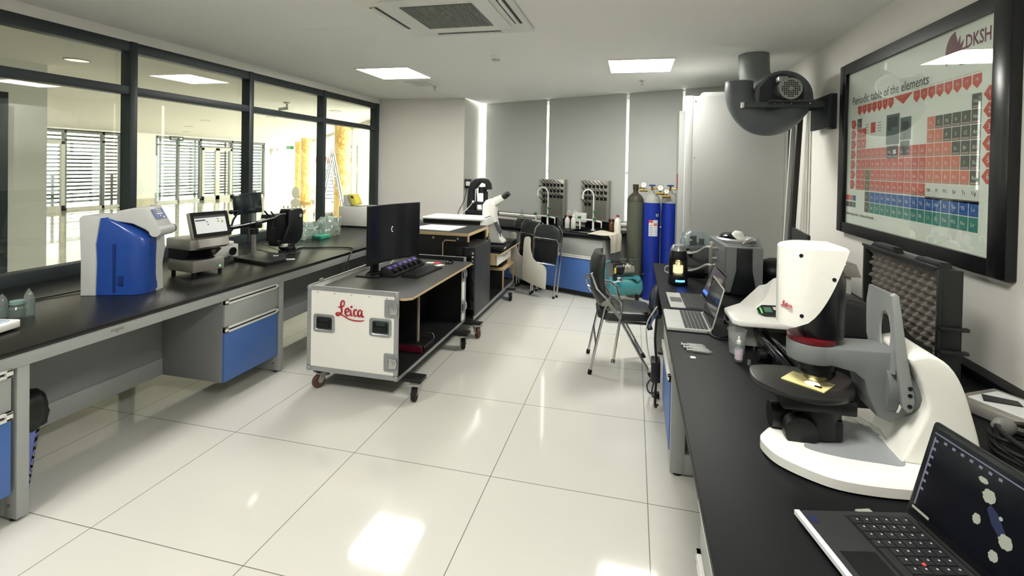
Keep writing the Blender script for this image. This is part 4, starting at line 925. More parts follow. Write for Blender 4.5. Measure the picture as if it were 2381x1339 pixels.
folded_chair(.80, 4.95, R(-18), 'folded chair seen only by its dark backrest, farthest of the folded chairs', False)

# ================================================================ CYLINDERS AND COMPRESSOR
def gas(x, y, body, shoulder, label, H=1.30, r=.103, knob='blue'):
    t = thing('gas_cylinder', label, 'gas cylinder', (x, y, 0), 0, 'tall gas cylinders')
    b = MB(); b.lathe([(r * .93, 0), (r, .02), (r, H - .09)], (x, y, 0), seg=36); b.build('body', body, t)
    b = MB(); b.lathe([(r, H - .09), (r * .95, H - .05), (r * .78, H - .015), (r * .5, H + .01), (r * .34, H + .022), (r * .32, H + .04)], (x, y, 0), seg=36); b.build('shoulder', shoulder, t)
    b = MB(); b.cyl((x, y, H + .03), (x, y, H + .06), .03, seg=16); b.build('neck_ring', shoulder, t)
    b = MB(); b.cyl((x, y, H + .06), (x, y, H + .115), .014, seg=12); b.tube([(x, y, H + .085), (x + .07, y - .02, H + .085)], .011, seg=8); b.build('valve', mat('brass', (150, 125, 70), .35, .9), t)
    b = MB(); 
    if knob == 'blue': b.lathe([(.01, 0), (.042, .002), (.045, .012), (.03, .02), (0, .02)], (x, y, H + .115), seg=18); b.build('hand_wheel', mat('valve_blue', (36, 60, 130), .4), t)
    else: b.cyl((x, y, H + .06), (x, y, H + .13), .036, seg=18); b.build('hand_wheel', mat('olive_dark', (48, 46, 38), .5), t)
    return t
oliv = mat('cylinder_olive', (84, 88, 74), .5, var=.08, scale=12); blu = mat('cylinder_blue', (22, 48, 150), .4, var=.06, scale=12); gry = mat('cylinder_grey', (160, 162, 154), .5)
gas(2.325, 4.72, oliv, mat('cylinder_dark', (62, 58, 48), .5), 'dark olive green gas cylinder, leftmost of the three', H=1.30, knob='cap')
g1 = gas(2.525, 4.66, blu, gry, 'blue gas cylinder with white hazard label and grey shoulder, middle one')
gas(2.745, 4.70, blu, gry, 'blue gas cylinder without label, rightmost of the three')
b = MB()
vs = []; fs = []
cx_, cy_ = 2.525, 4.66
def curved_label(t, a0, a1, z0, z1, m_, off=.1045, n=10, name='label'):
    vs = []; 
    for k in range(n + 1):
        a = R(a0 + (a1 - a0) * k / n)
        for z in (z0, z1): vs.append((cx_ + off * math.cos(a), cy_ + off * math.sin(a), z))
    b = MB(); b.add(vs, [(2 * k, 2 * k + 2, 2 * k + 3, 2 * k + 1) for k in range(n)]); return b.build(name, m_, t)
curved_label(g1, -110, -48, .80, 1.0, mat('label_paper', (215, 218, 224), .5))
curved_label(g1, -110, -82, .965, 1.0, mat('label_pink', (200, 70, 90), .5), .1050, name='label_header')
curved_label(g1, -78, -52, .93, .96, mat('label_orange', (222, 120, 60), .5), .1050, name='label_pictograms')
for k in range(6): curved_label(g1, -106, -84, .815 + .023 * k, .823 + .023 * k, mat('label_lines', (120, 124, 132), .6), .1050, name='label_text')
curved_label(g1, -62, -40, 1.045, 1.075, mat('label_paper', (215, 218, 224), .5), name='small_label')
curved_label(g1, -56, -46, 1.05, 1.07, mat('label_black', (20, 20, 26), .5), .1050, name='small_label_text')
def gauge(x, y, z, label, r=.04):
    t = thing('pressure_regulator', label, 'regulator', (x, y, z), 0, 'regulators on the gas cylinders')
    b = MB(); b.cyl((x, y + .01, z), (x, y - .025, z), r, seg=22); b.build('gauge_case', chrome, t)
    b = MB(); b.cyl((x, y - .0255, z), (x, y - .027, z), r * .85, seg=22); b.build('dial', white, t)
    b = MB(); b.box(x - .002, x + .002, y - .029, y - .0275, z - .005, z + r * .6); b.build('needle', black, t)
    b = MB(); b.cyl((x, y, z - r), (x, y, z - r - .03), .012, seg=10); b.cyl((x - .05, y, z - r - .03), (x + .05, y, z - r - .03), .018, seg=12); b.build('valve_body', mat('brass', (150, 125, 70), .35, .9), t)
gauge(2.42, 4.66, 1.43, 'chrome pressure gauge behind the valve of the olive cylinder'); gauge(2.62, 4.60, 1.40, 'white faced pressure gauge between the two blue cylinders'); gauge(2.69, 4.56, 1.36, 'lower white faced gauge in front of the right blue cylinder', .034)
for k in range(2):
    b = MB(); x = 2.425 + .19 * k; b.tube([(x, 4.77, .3), (x + .0, 4.60 - .04 * k, .31), (x + .02, 4.60, .33)], .004, seg=6); single(b, 'chain', steel, ['thin steel chain between the olive and middle cylinder', 'thin steel chain between the two blue cylinders'][k], 'chain')
t = thing('air_compressor', 'small teal air compressor with black motor on the floor before the cylinders', 'compressor', (2.2, 4.28, 0))
teal = mat('teal_enamel', (62, 140, 148), .28, coat=.4)
def cap_tank(b, p0, p1, r, seg=28):
    p0 = Vector(p0); p1 = Vector(p1); d = (p1 - p0).normalized(); n = (p1 - p0).length
    pr_ = [(0, 0)] + [(r * math.sin(R(a)), r * .5 * (1 - math.cos(R(a)))) for a in range(15, 91, 15)] + [(r, n - r * .5)] + [(r * math.cos(R(a)), n - r * .5 + r * .5 * math.sin(R(a))) for a in range(15, 90, 15)] + [(0, n)]
    b.lathe(pr_, p0, d, seg=seg)
b = MB(); cap_tank(b, (2.02, 4.20, .22), (2.42, 4.34, .25), .115); b.build('tank', teal, t)
b = MB(); b.box(2.10, 2.36, 4.20, 4.34, .33, .345, bev=.003); b.build('motor_plate', teal, t)
b = MB(); b.cyl((2.10, 4.22, .43), (2.19, 4.25, .44), .065, seg=24); b.build('motor_cover', black, t)
b = MB(); b.box(2.10, 2.12, 4.13, 4.165, .40, .46); b.build('yellow_label', mat('yellow_tag', (214, 205, 70), .5), t)
b = MB(); b.cyl((2.19, 4.25, .44), (2.31, 4.29, .45), .062, seg=24); b.cyl((2.23, 4.26, .455), (2.236, 4.262, .456), .07, seg=24); b.cyl((2.27, 4.275, .455), (2.276, 4.277, .456), .07, seg=24); b.build('motor', steel, t)
for x in (2.20, 2.30):
    b = MB(); b.box(x - .035, x + .035, 4.22, 4.32, .505, .545, bev=.006); b.box(x - .04, x + .04, 4.215, 4.325, .545, .56, bev=.004); b.build('cylinder_head', mat('head_grey', (88, 92, 92), .35, .6), t)
b = MB(); b.tube([(2.0, 4.2, .30), (1.99, 4.2, .50), (2.02, 4.2, .525), (2.08, 4.22, .525)], .011, seg=8); b.build('handle', teal, t)
b = MB(); b.tube([(2.05, 4.21, .525), (2.16, 4.24, .522)], .016, seg=8); b.build('grip', black, t)
b = MB(); b.lathe([(.008, -.003), (.028, 0), (.03, .012), (.02, .016)], (2.16, 4.12, .34), (0, -1, .2), seg=16); b.build('gauge', chrome, t)
b = MB(); b.box(2.08, 2.13, 4.13, 4.18, .33, .38, bev=.006); b.build('pressure_switch', black, t)
b = MB(); b.tube([(2.15, 4.2, .35), (2.2, 4.12, .42), (2.22, 4.14, .52)], .006, cat=4, seg=6); b.tube([(2.3, 4.2, .34), (2.36, 4.2, .30), (2.4, 4.22, .33)], .006, cat=4, seg=6); b.build('hoses', black, t, kind='stuff')
for x, y in ((2.08, 4.14), (2.10, 4.28), (2.37, 4.24), (2.36, 4.38)):
    b = MB(); b.cyl((x, y, 0), (x, y, .13), .016, seg=12); b.build('rubber_foot', rubber, t)
b = MB(); vs = []; fs = []
for i in range(15):
    for j in range(11):
        u, v = i / 14, j / 10; e_ = min(u, 1 - u, v, 1 - v) * 4; vs.append((2.20 + .22 * u + .015 * math.sin(9 * v), 3.98 + .17 * v + .015 * math.sin(8 * u), .004 + min(1, e_) * (.02 + .012 * math.sin(17 * u + 3 * v) + .012 * math.sin(11 * v - 9 * u))))
for i in range(14):
    for j in range(10): a = i * 11 + j; fs.append((a, a + 1, a + 12, a + 11))
b.add(vs, fs); b.add([(x, y, .001) for x, y, z in vs], fs); single(b, 'floor_rag', mat('rag_beige', (186, 180, 160), .9, var=.15, scale=60, bump=.4), 'crumpled beige rag on the floor before the blue cylinder', 'cloth')

# ================================================================ TALL CABINET / FUME HOOD
t = thing('fume_cupboard', 'tall grey white cabinet with light front frame behind the right bench', 'cabinet', (3.28, 3.75, 0))
cabw = mat('cabinet_grey', (188, 190, 187), .5, var=.02); cabl = mat('cabinet_light', (200, 202, 200), .45)
b = MB(); b.box(2.85, 3.70, 3.38, 4.15, .75, 2.352, bev=.003); b.box(2.85, 3.70, 3.40, 4.15, .02, .75); b.build('body', cabw, t)
b = MB(); b.box(2.782, 2.85, 3.38, 3.44, 0.0, 2.356, bev=.004); b.build('front_frame', cabl, t)
b = MB(); b.box(2.93, 3.66, 3.40, 4.0, 2.352, 2.385, bev=.004); b.box(2.95, 3.6, 3.42, 3.9, 2.385, 2.395); b.build('top_tray', cabl, t)
b = MB()
for x in (2.87, 3.665):
    for z in (2.30, 1.75, 1.2): b.cyl((x, 3.375, z), (x, 3.38, z), .006, seg=8)
b.build('screws', chrome, t, kind='stuff')
b = MB(); b.box(3.672, 3.675, 3.377, 3.38, .8, 2.35); b.build('seam', mat('seam_grey', (140, 142, 140), .5), t)
t = thing('narrow_cabinet', 'light narrow cabinet front seen just left behind the tall cabinet', 'cabinet', (2.86, 4.3, 0))
b = MB(); b.box(2.79, 3.3, 4.18, 4.45, 0.0, 2.30, bev=.004); b.build('body', mat('cabinet_mid', (160, 162, 159), .5), t)
b = MB(); b.box(2.782, 2.792, 4.2, 4.24, 1.4, 1.58); b.build('red_tag', mat('tag_red', (140, 40, 60), .5), t)
# boards leaning by the wall
b = MB(); b.prism([(3.655, 2.25), (3.60, .79), (3.63, .79), (3.685, 2.25)], 3.10, 3.13, 'xz'); single(b, 'white_board_strip', cabl, 'white strip board leaning between tall cabinet and wall', 'board')
b = MB(); b.prism([(3.69, 2.3), (3.635, .79), (3.668, .79), (3.728, 2.3)], 3.04, 3.07, 'xz'); single(b, 'black_board_strip', black, 'black strip leaning beside the white board near the wall', 'board')
b = MB(); b.cyl((3.745, 2.99, 2.3), (3.69, 2.99, .79), .016, seg=12); single(b, 'grey_pipe', white, 'pale vertical pipe leaning against the wall beside the black strip', 'pipe')
t = thing('small_monitor', 'thin dark screen turned away at the far end of the right bench', 'monitor', (3.5, 2.3, .78))
b = MB(frame((3.50, 2.31, 1.08), (.1, 1, 0), (0, 0, 1))); b.box(-.25, .25, -.13, .115, -.012, .012, bev=.004); b.build('housing', black, t)
b = MB(); b.box(3.48, 3.52, 2.27, 2.35, .79, 1.0); b.box(3.42, 3.60, 2.2, 2.42, .78, .792, bev=.002); b.build('stand', black, t)
b = MB(); b.ell((3.36, 2.42, .86), (.14, .12, .11), seg=20); b.v = [Vector((v.x, v.y, max(v.z, .781))) for v in b.v]; single(b, 'black_bag', black, 'rounded black bag between the grey analyser and small screen', 'bag')
coil(3.33, 2.05, .785, .09, .12, 4, .005, 'tangled black cables right of the grey analyser', rise=.02)
# ================================================================ EXHAUST FAN ON THE WALL
t = thing('exhaust_fan', 'grey centrifugal exhaust fan with curved pipe and motor mounted high on the wall', 'fan', (3.33, 2.62, 1.92))
pvc = mat('fan_grey_pvc', (98, 104, 108), .45, var=.03)
b = MB(); path = [(3.123, 2.66, 2.355), (3.123, 2.66, 2.28), (3.14, 2.66, 2.20), (3.185, 2.66, 2.12), (3.26, 2.66, 2.055), (3.35, 2.66, 2.04), (3.44, 2.66, 2.07), (3.50, 2.66, 2.13), (3.53, 2.66, 2.20)]
P = catmull(path, 5); n = len(P); rad = [.105 + .018 * min(1, k / (n * .6)) for k in range(n)]
b.tube(P, rad, seg=32); b.build('curved_pipe', pvc, t)
b = MB(); b.lathe([(.105, 0), (.108, .004), (.108, .012), (.1, .012)], (3.123, 2.66, 2.345), seg=32); b.build('pipe_rim', pvc, t)
b = MB(); sp = []
for k in range(40):
    a = 2 * pi * k / 40; rr = .215 + .0 * a; sp.append((3.435 + rr * math.cos(a), 2.215 + rr * math.sin(a)))
b.prism(sp, 2.57, 2.76, 'xz', bev=.02, seg=3); b.build('volute', pvc, t)
b = MB(); b.prism([(3.415 + .165 * math.cos(2 * pi * k / 10 + .3), 2.24 + .165 * math.sin(2 * pi * k / 10 + .3)) for k in range(10)], 2.558, 2.572, 'xz'); b.build('face_plate', mat('fan_plate', (52, 56, 60), .5), t)
b = MB()
for k in range(10):
    a = 2 * pi * k / 10 + .3; b.cyl((3.415 + .145 * math.cos(a), 2.552, 2.24 + .145 * math.sin(a)), (3.415 + .145 * math.cos(a), 2.558, 2.24 + .145 * math.sin(a)), .007, seg=8)
b.build('bolts', mat('bolt_dark', (60, 64, 66), .4, .6), t, kind='stuff')
mtr = mat('motor_aluminium', (170, 172, 172), .3, .8)
b = MB(); b.cyl((3.43, 2.56, 2.255), (3.43, 2.42, 2.255), .07, seg=28)
for k in range(24):
    a = 2 * pi * k / 24; b.box(-.003, .003, -.14, 0, .066, .08, T=Matrix.Translation((3.43, 2.56, 2.255)) @ Matrix.Rotation(a, 4, 'Y'))
mo = b.build('motor', mtr, t)
b = MB(); b.cyl((3.43, 2.43, 2.255), (3.43, 2.375, 2.255), .083, .08, seg=28); b.build('fan_cowl', mtr, mo)
b = MB()
for i in range(-4, 5):
    for j in range(-4, 5):
        if i * i + j * j < 19 and (abs(i) > 1 or abs(j) > 1 or True): b.box(3.43 + i * .0145 - .005, 3.43 + i * .0145 + .005, 2.3735, 2.3745, 2.255 + j * .0145 - .005, 2.255 + j * .0145 + .005)
b.build('cowl_grille', black, mo)
b = MB(); b.cyl((3.43, 2.376, 2.255), (3.43, 2.370, 2.255), .016, seg=14); b.build('grille_hub', mtr, mo)
b = MB(); b.box(3.36, 3.43, 2.44, 2.52, 2.32, 2.36, bev=.006); b.build('terminal_box', mtr, mo)
b = MB(); b.box(3.37, 3.49, 2.40, 2.56, 2.172, 2.182); b.build('motor_foot', black, mo)
b = MB(); b.box(3.13, 3.70, 2.50, 2.545, 2.13, 2.172, bev=.002); b.box(3.30, 3.60, 2.40, 2.56, 2.168, 2.176); b.box(3.13, 3.70, 2.74, 2.78, 2.13, 2.172); b.build('support_arm', mat('bracket_grey', (72, 78, 80), .5), t)
b = MB(); b.box(3.131, 3.133, 2.497, 2.50, 2.13, 2.172); b.box(3.115, 3.13, 2.498, 2.547, 2.13, 2.172); b.build('arm_end_tape', white, t)
b = MB()
for x in (3.35, 3.41, 3.47, 3.60): b.cyl((x, 2.496, 2.158), (x, 2.5, 2.158), .006, seg=8)
b.build('arm_bolts', chrome, t, kind='stuff')
b = MB(); b.box(3.70, 3.725, 2.42, 2.80, 1.965, 2.215, bev=.002); b.box(3.725, 3.767, 2.45, 2.52, 1.96, 2.225); b.build('wall_bracket', mat('bracket_dark', (40, 46, 50), .5), t)
b = MB(); b.tube([(3.43, 2.76, 2.24), (3.42, 2.86, 2.27), (3.36, 2.95, 2.36), (3.31, 2.98, 2.46), (3.30, 2.99, 2.649)], .125, seg=28, cat=4); b.build('ceiling_duct', mat('duct_grey', (128, 134, 132), .45), t)

# ================================================================ FRAMED PERIODIC TABLE
t = thing('framed_poster', 'large black framed periodic table poster on the right wall', 'poster', (3.74, 1.48, 1.215))
FY0, FY1, FZ0, FZ1 = .66, 2.293, 1.217, 2.385
b = MB(); w_ = .095
b.box(3.7255, 3.767, FY0 + .09, FY1 - .08, FZ0 + .0005, FZ0 + w_ * .75); b.box(3.7255, 3.767, FY0 + .09, FY1 - .08, FZ1 - w_ * .75, FZ1 - .0005); b.box(3.725, 3.767, FY0, FY0 + w_ * 1.1, FZ0, FZ1, bev=.004); b.box(3.725, 3.767, FY1 - w_, FY1, FZ0, FZ1, bev=.004)
b.build('frame', mat('frame_black', (18, 19, 22), .25), t)
paper = mat('poster_paper', (234, 237, 231), .6, var=.0)
XP = 3.748
MB().box(XP, 3.76, FY0 + .05, FY1 - .05, FZ0 + .04, FZ1 - .04).build('paper', paper, t)
PC = [mat('print_red', (205, 76, 60), .6, var=0), mat('print_orange', (220, 120, 96), .6, var=0), mat('print_grey', (78, 80, 68), .6, var=0), mat('print_white', (222, 224, 220), .6, var=0), mat('print_blue', (24, 88, 168), .6, var=0), mat('print_teal', (38, 132, 122), .6, var=0),
      mat('print_text', (58, 60, 60), .6, var=0), mat('print_pale', (180, 150, 140), .6, var=0), mat('print_maroon', (112, 40, 66), .6, var=0), mat('print_device', (84, 104, 104), .6, var=.3, scale=40), mat('print_key', (96, 96, 60), .6, var=0)]
b = MB()
def PY(c): return 2.052 - c * .0665
def PZ(r_): return 1.992 - r_ * .0676
def cell(c, r_, mi, w_=1, x=XP - .0006):
    b.box(x, XP, PY(c + w_) + .0025, PY(c) - .0025, PZ(r_ + 1) + .002, PZ(r_) - .002, mi=mi)
SY = {0: {0: 'H', 17: 'He'}, 1: dict(zip([0, 1, 12, 13, 14, 15, 16, 17], 'Li Be B C N O F Ne'.split())), 2: dict(zip([0, 1, 12, 13, 14, 15, 16, 17], 'Na Mg Al Si P S Cl Ar'.split())),
      3: dict(enumerate('K Ca Sc Ti V Cr Mn Fe Co Ni Cu Zn Ga Ge As Se Br Kr'.split())), 4: dict(enumerate('Rb Sr Y Zr Nb Mo Tc Ru Rh Pd Ag Cd In Sn Sb Te I Xe'.split())),
      5: dict(enumerate('Cs Ba L Hf Ta W Re Os Ir Pt Au Hg Tl Pb Bi Po At Rn'.split())), 6: dict(enumerate('Fr Ra A Rf Db Sg Bh Hs Mt Ds Rg Cn Nh Fl Mc Lv Ts Og'.split()))}
grey = {'H', 'He', 'C', 'N', 'O', 'F', 'Ne', 'P', 'S', 'Cl', 'Ar', 'Se', 'Br', 'Kr', 'I', 'Xe', 'Rn'}
orange = {'B', 'Al', 'Si', 'Ga', 'Ge', 'As', 'In', 'Sn', 'Sb', 'Te', 'Tl', 'Pb', 'Bi', 'Po', 'At'}
TX = []
for r_, row in SY.items():
    for c, sy in row.items():
        mi = 2 if sy in grey else 10 if sy in ('L', 'A') else 1 if sy in orange else 0
        if r_ == 6 and c >= 12: mi = 3
        cell(c, r_, mi); TX.append((sy, c, r_, 3 if mi != 3 else 6))
        if mi != 3 and mi != 10: b.box(XP - .0010, XP, PY(c + 1) + .008, PY(c) - .008, PZ(r_ + 1) + .006, PZ(r_ + 1) + .014, mi=7)
for k, (nm, mi) in enumerate((('La Ce Pr Nd Pm Sm Eu Gd Tb Dy Ho Er Tm Yb Lu', 4), ('Ac Th Pa U Np Pu Am Cm Bk Cf Es Fm Md No Lr', 5))):
    for c, sy in enumerate(nm.split()): cell(c + 3, 7.05 + k, mi); TX.append((sy, c + 3, 7.05 + k, 3))
    cell(2, 7.05 + k, 2); TX.append(('LA'[k], 2, 7.05 + k, 3))
b.box(XP - .0006, XP, PY(18), PY(12), PZ(7) - .012, PZ(7) + .001, mi=2)
for sy, c, r_, mi in TX:
    vs, fs = textmesh(sy, .026, frame((XP - .0012, PY(c + .5) + .003, PZ(r_ + .62)), (0, -1, 0), (0, 0, 1)), align='CENTER', depth=.0002, res=1); b.add(vs, fs, mi)
def ytri(pts, mi): b.prism(pts, XP - .0006, XP, 'yz', mi=mi)
for r_ in range(7):
    za, zb = PZ(r_) - .004, PZ(r_ + 1) + .004; zm = (za + zb) / 2
    ytri([(2.135, za), (2.088, za), (2.065, zm), (2.088, zb), (2.135, zb)], 0)
    if r_ < 6:
        za, zb = 2.012 - r_ * .0705, 1.948 - r_ * .0705; zm = (za + zb) / 2
        ytri([(.785, za), (.815, za), (.846, zm), (.815, zb), (.785, zb)], 0)
        vs, fs = textmesh(str(r_ + 1), .036, frame((XP - .0014, .806, zm - .012), (0, -1, 0), (0, 0, 1)), align='CENTER', depth=.0002); b.add(vs, fs, 3)
    vs, fs = textmesh(str(r_ + 1), .026, frame((XP - .0014, 2.106, PZ(r_ + .6)), (0, -1, 0), (0, 0, 1)), align='CENTER', depth=.0002); b.add(vs, fs, 3)
for c in range(18):
    if c == 8: continue
    za, zb = 2.075, 2.035; w_ = .058
    if c == 7: ytri([(PY(7), za), (PY(10) + .004, za), (PY(8.5), 2.02)], 0); continue
    if c == 9: continue
    y0 = PY(c) - .003; ytri([(y0, za), (y0 - w_, za), (y0 - w_, zb), (y0 - w_ / 2, 2.012), (y0, zb)], 0)
    b.box(XP - .0006, XP, y0 - w_, y0, 2.084, 2.086, mi=7)
    vs, fs = textmesh(str(c + 1), .02, frame((XP - .0014, y0 - w_ / 2, 2.045), (0, -1, 0), (0, 0, 1)), align='CENTER', depth=.0002); b.add(vs, fs, 3)
# key cell, legend, pictured instruments
b.box(XP - .0006, XP, 1.80, 1.86, 1.885, 1.95, mi=0)
for k in range(4):
    for y0 in (1.725, 1.885): b.box(XP - .0006, XP, y0, y0 + .05, 1.89 + .017 * k, 1.893 + .017 * k, mi=6)
for i in range(3):
    for j in range(2): b.box(XP - .0006, XP, 2.145 - .05 * i, 2.19 - .05 * i, 1.40 + .045 * j, 1.435 + .045 * j, mi=[[2, 2, 5], [0, 1, 4]][j][i])
for (y0, y1, z0, z1, mi) in ((1.52, 1.665, 1.80, 1.975, 9), (1.40, 1.51, 1.82, 1.945, 9), (1.53, 1.655, 1.72, 1.795, 9), (1.41, 1.505, 1.735, 1.815, 9), (1.54, 1.60, 1.90, 1.96, 6), (1.605, 1.65, 1.88, 1.96, 6), (1.425, 1.49, 1.87, 1.92, 6), (1.55, 1.58, 1.745, 1.77, 3)):
    b.box(XP - (.0006 if mi == 9 else .001), XP, y0, y1, z0, z1, mi=mi)
def ptext(s_, size, y, z, mi, wid=None, bold=0.0):
    global b
    T_ = frame((XP - .0008, y, z), (0, -1, 0), (0, 0, 1)); vs, fs = textmesh(s_, size, T_, depth=.0002, bold=bold)
    w_ = y - min(v.y for v in vs)
    if wid: vs = [Vector((v.x, y - (y - v.y) * wid / w_, v.z)) for v in vs]
    b.add(vs, fs, mi)
ptext('Periodic table of the elements', .078, 2.135, 2.092, 6, .885)
ptext('DKSH', .085, .975, 2.205, 8, .165, bold=.0012)
ptext('Delivering growth - in Asia and beyond.', .028, 2.19, 1.345, 6, .40)
ytri([(1.045, 2.20)] + [(1.045 + .075 * math.cos(R(a)), 2.20 + .10 * math.sin(R(a))) for a in range(90, -31, -12)], 8)
for k in range(6):
    a = R(78 - 24 * k); L_ = .085; c0 = (1.045, 2.185)
    pts = []
    for q in range(9):
        f_ = q / 8; wd = .013 * math.sin(pi * f_) ; pts.append((f_ * L_ + .012, wd + .02 * f_ * f_))
    for q in range(8, -1, -1):
        f_ = q / 8; wd = .013 * math.sin(pi * f_); pts.append((f_ * L_ + .012, -wd + .02 * f_ * f_))
    ytri([(c0[0] - (x * math.cos(a) - z * math.sin(a)) * .8, c0[1] + x * math.sin(a) + z * math.cos(a)) for x, z in pts], 8)
b.build('print', PC, t)
MB().box(3.7425, 3.745, FY0 + .05, FY1 - .05, FZ0 + .04, FZ1 - .04).build('glass', glassmat('poster_glass', (252, 254, 252), refl=.95), t)

# ================================================================ LEFT BENCH EQUIPMENT
# water purifier
WP = Matrix.Translation((-.66, .795, 0)) @ Matrix.Rotation(R(20), 4, 'Z') @ Matrix.Scale(.66, 4, (0, 1, 0)) @ Matrix.Translation((.66, -.735, 0))
t = thing('water_purifier', 'grey and translucent blue water purifier with control head on the left worktop', 'water purifier', (-.86, .8, TOP))
wg = mat('purifier_grey', (196, 198, 196), .4)
b = MB(WP); b.prism([(-1.04, .78), (-.955, .78), (-.95, .98), (-.955, 1.10), (-.94, 1.20), (-.93, 1.262), (-.94, 1.275), (-1.03, 1.278), (-1.05, 1.26), (-1.04, 1.0)], .70, .98, 'xz', bev=.008); b.build('rear_housing', wg, t)
blue_t = mat('purifier_blue', (34, 74, 156), .25, var=.12, scale=9, coat=.3)
b = MB(WP); rings = []
for z, ex in ((.782, 1.0), (.80, 1.02), (.90, 1.0), (1.0, 1.0), (1.08, 1.015), (1.13, 1.0), (1.17, .86), (1.215, .60), (1.25, .36), (1.262, .2)):
    x1 = -.955 + .275 * ex; ring = [(-.955, .712, z)]
    for k in range(9):
        a = R(-90 + 11.25 * k) ; ring.append((x1 - .09 * ex + .09 * ex * math.cos(a), .80 + .088 * math.sin(a) , z))
    ring += [(x1, .90, z), (-.955, .90, z)]; rings.append(ring)
b.loft(rings); b.build('blue_reservoir', blue_t, t)
b = MB(WP); b.prism([(-.82, .78), (-.675, .78), (-.68, .95), (-.665, 1.05), (-.675, 1.21), (-.82, 1.24)], .885, 1.0, 'xz', bev=.006); b.build('front_column', wg, t)
b = MB(WP); b.prism([(-.92, 1.25), (-.844, 1.306), (-.749, 1.326), (-.68, 1.331), (-.613, 1.209), (-.605, 1.175), (-.65, 1.16), (-.69, 1.19), (-.76, 1.225)], .735, .965, 'xz', bev=.010, seg=3); hd = b.build('control_head', wg, t)
b = MB(WP); b.cyl((-.628, .73, 1.178), (-.628, .975, 1.178), .034, seg=24); b.build('dispenser_roll', wg, t)
b = MB(WP); b.cyl((-.628, .975, 1.178), (-.628, 1.005, 1.178), .03, seg=20); b.build('dispenser_knob', black, t)
FP = frame((-.6475, .855, 1.2785), (0, 1, 0), (-.067, 0, .122))
b = MB(WP @ FP); b.box(-.085, .08, -.03, .04, 0, .0025, mi=0); b.box(-.03, .03, .015, .034, .0025, .004, mi=1); b.box(-.026, .026, .018, .031, .004, .0045, mi=2); b.box(-.04, .045, .001, .008, .0025, .0035, mi=1)
b.prism([(-.015, -.012), (.012, -.012), (-.002, -.003)], .0025, .0035, mi=1); b.prism([(.02, -.026), (.055, -.026), (.038, -.014)], .0025, .0035, mi=1)
b.build('control_panel', [mat('panel_blue', (40, 72, 140), .4), white, mat('lcd_dark', (70, 76, 76), .3)], t)
b = MB(WP); vs, fs = textmesh('Thermo', .02, WP @ frame((-.6165, .775, 1.222), (0, 1, 0), (-.067, 0, .122)), depth=.0004); b.add(vs, fs); b.build('red_name', mat('name_red', (170, 60, 60), .5), t)
b = MB(WP); b.box(-.83, -.80, .705, .72, .84, .90); b.box(-.86, -.845, .705, .718, .80, 1.10); b.build('inner_fittings', mat('blue_dark', (22, 48, 110), .4), t)
b = MB(); b.box(-1.12, -1.05, .72, .80, .781, .815, bev=.004); single(b, 'power_adapter', black, 'small black power adapter behind the blue water purifier', 'adapter')
cable([(-1.10, .72, .79), (-1.15, .5, .786), (-1.25, .2, .786), (-1.3, -.2, .786)], .004, 'thin black cable running along the back of the left worktop')
# moisture balance
t = thing('moisture_balance', 'steel moisture balance with tilted touch screen next to the water purifier', 'balance', (-.9, 1.36, TOP))
TB = frame((-.786, 1.222, 0), (.17, .985, 0), (-.985, .17, 0))   # local x along the front (towards +y), y to the back
st = mat('balance_steel', (172, 170, 162), .38, .4, var=.08, scale=50)
b = MB(TB); b.box(0, .24, 0, .28, .812, .897, bev=.006); b.build('base_housing', st, t)
for x in (.02, .22):
    for y in (.02, .25):
        b = MB(TB); b.cyl((x, y, .78), (x, y, .812), .014, seg=14); b.build('rubber_foot', rubber, t)
b = MB(TB); b.cyl((.12, .10, .897), (.12, .10, .903), .092, seg=36); b.build('heating_dish_base', black, t)
b = MB(TB); b.lathe([(.065, 0), (.068, .004), (.062, .006), (.060, .002), (0, .002)], (.13, .10, .904), seg=32); b.tube([(.09, .10, .915), (.19, .13, .915)], .003, seg=6); b.build('sample_pan', chrome, t)
b = MB(TB); b.prism([(.11, .90), (.28, .90), (.28, .985), (.16, .985), (.03, .96)], -.0, .24, 'yz'); b.build('neck', black, t)
b = MB(TB); b.box(-.02, .26, .0, .28, .975, 1.055, bev=.012); b.build('hood', st, t)
b = MB(TB); b.prism([(-.045, .998), (0, .975), (0, 1.055), (-.03, 1.055)], .02, .25, 'yz', bev=.004); b.build('hood_lip', st, t)
TS = TB @ frame((-.005, -.012, 1.06), (1, 0, 0), (0, .30, .95))
b = MB(TS); b.box(0, .30, 0, .20, -.035, 0, bev=.01); b.build('screen_housing', st, t)
b = MB(TS); b.prism(rrect(.285, .19, .01, cx=.15, cy=.10), .0, .003); b.build('bezel', mat('bezel_black', (16, 17, 18), .5, spec=.2), t)
scr = mat('lcd_white', (205, 208, 208), .3, var=0, emit=(205, 210, 210), es=.22)
b = MB(TS); b.box(.03, .265, .035, .165, .003, .0036, mi=0); b.box(.03, .265, .15, .167, .0036, .004, mi=1); b.box(.035, .11, .128, .138, .0036, .004, mi=1)
for x, y in ((.115, .115), (.12, .095), (.20, .132), (.20, .112)): b.box(x, x + .01, y, y + .008, .0036, .004, mi=1)
b.prism([(.23, .10), (.25, .113), (.23, .127)], .0036, .004, mi=2); b.build('screen', [scr, mat('ui_dark', (60, 62, 62), .4), mat('ui_green', (170, 190, 110), .4)], t)
b = MB(TB); b.cyl((.205, -.001, .835), (.205, .0, .835), .008, seg=14); b.build('power_led', mat('led_green', (120, 200, 140), .3, emit=(120, 220, 150), es=.8), t)
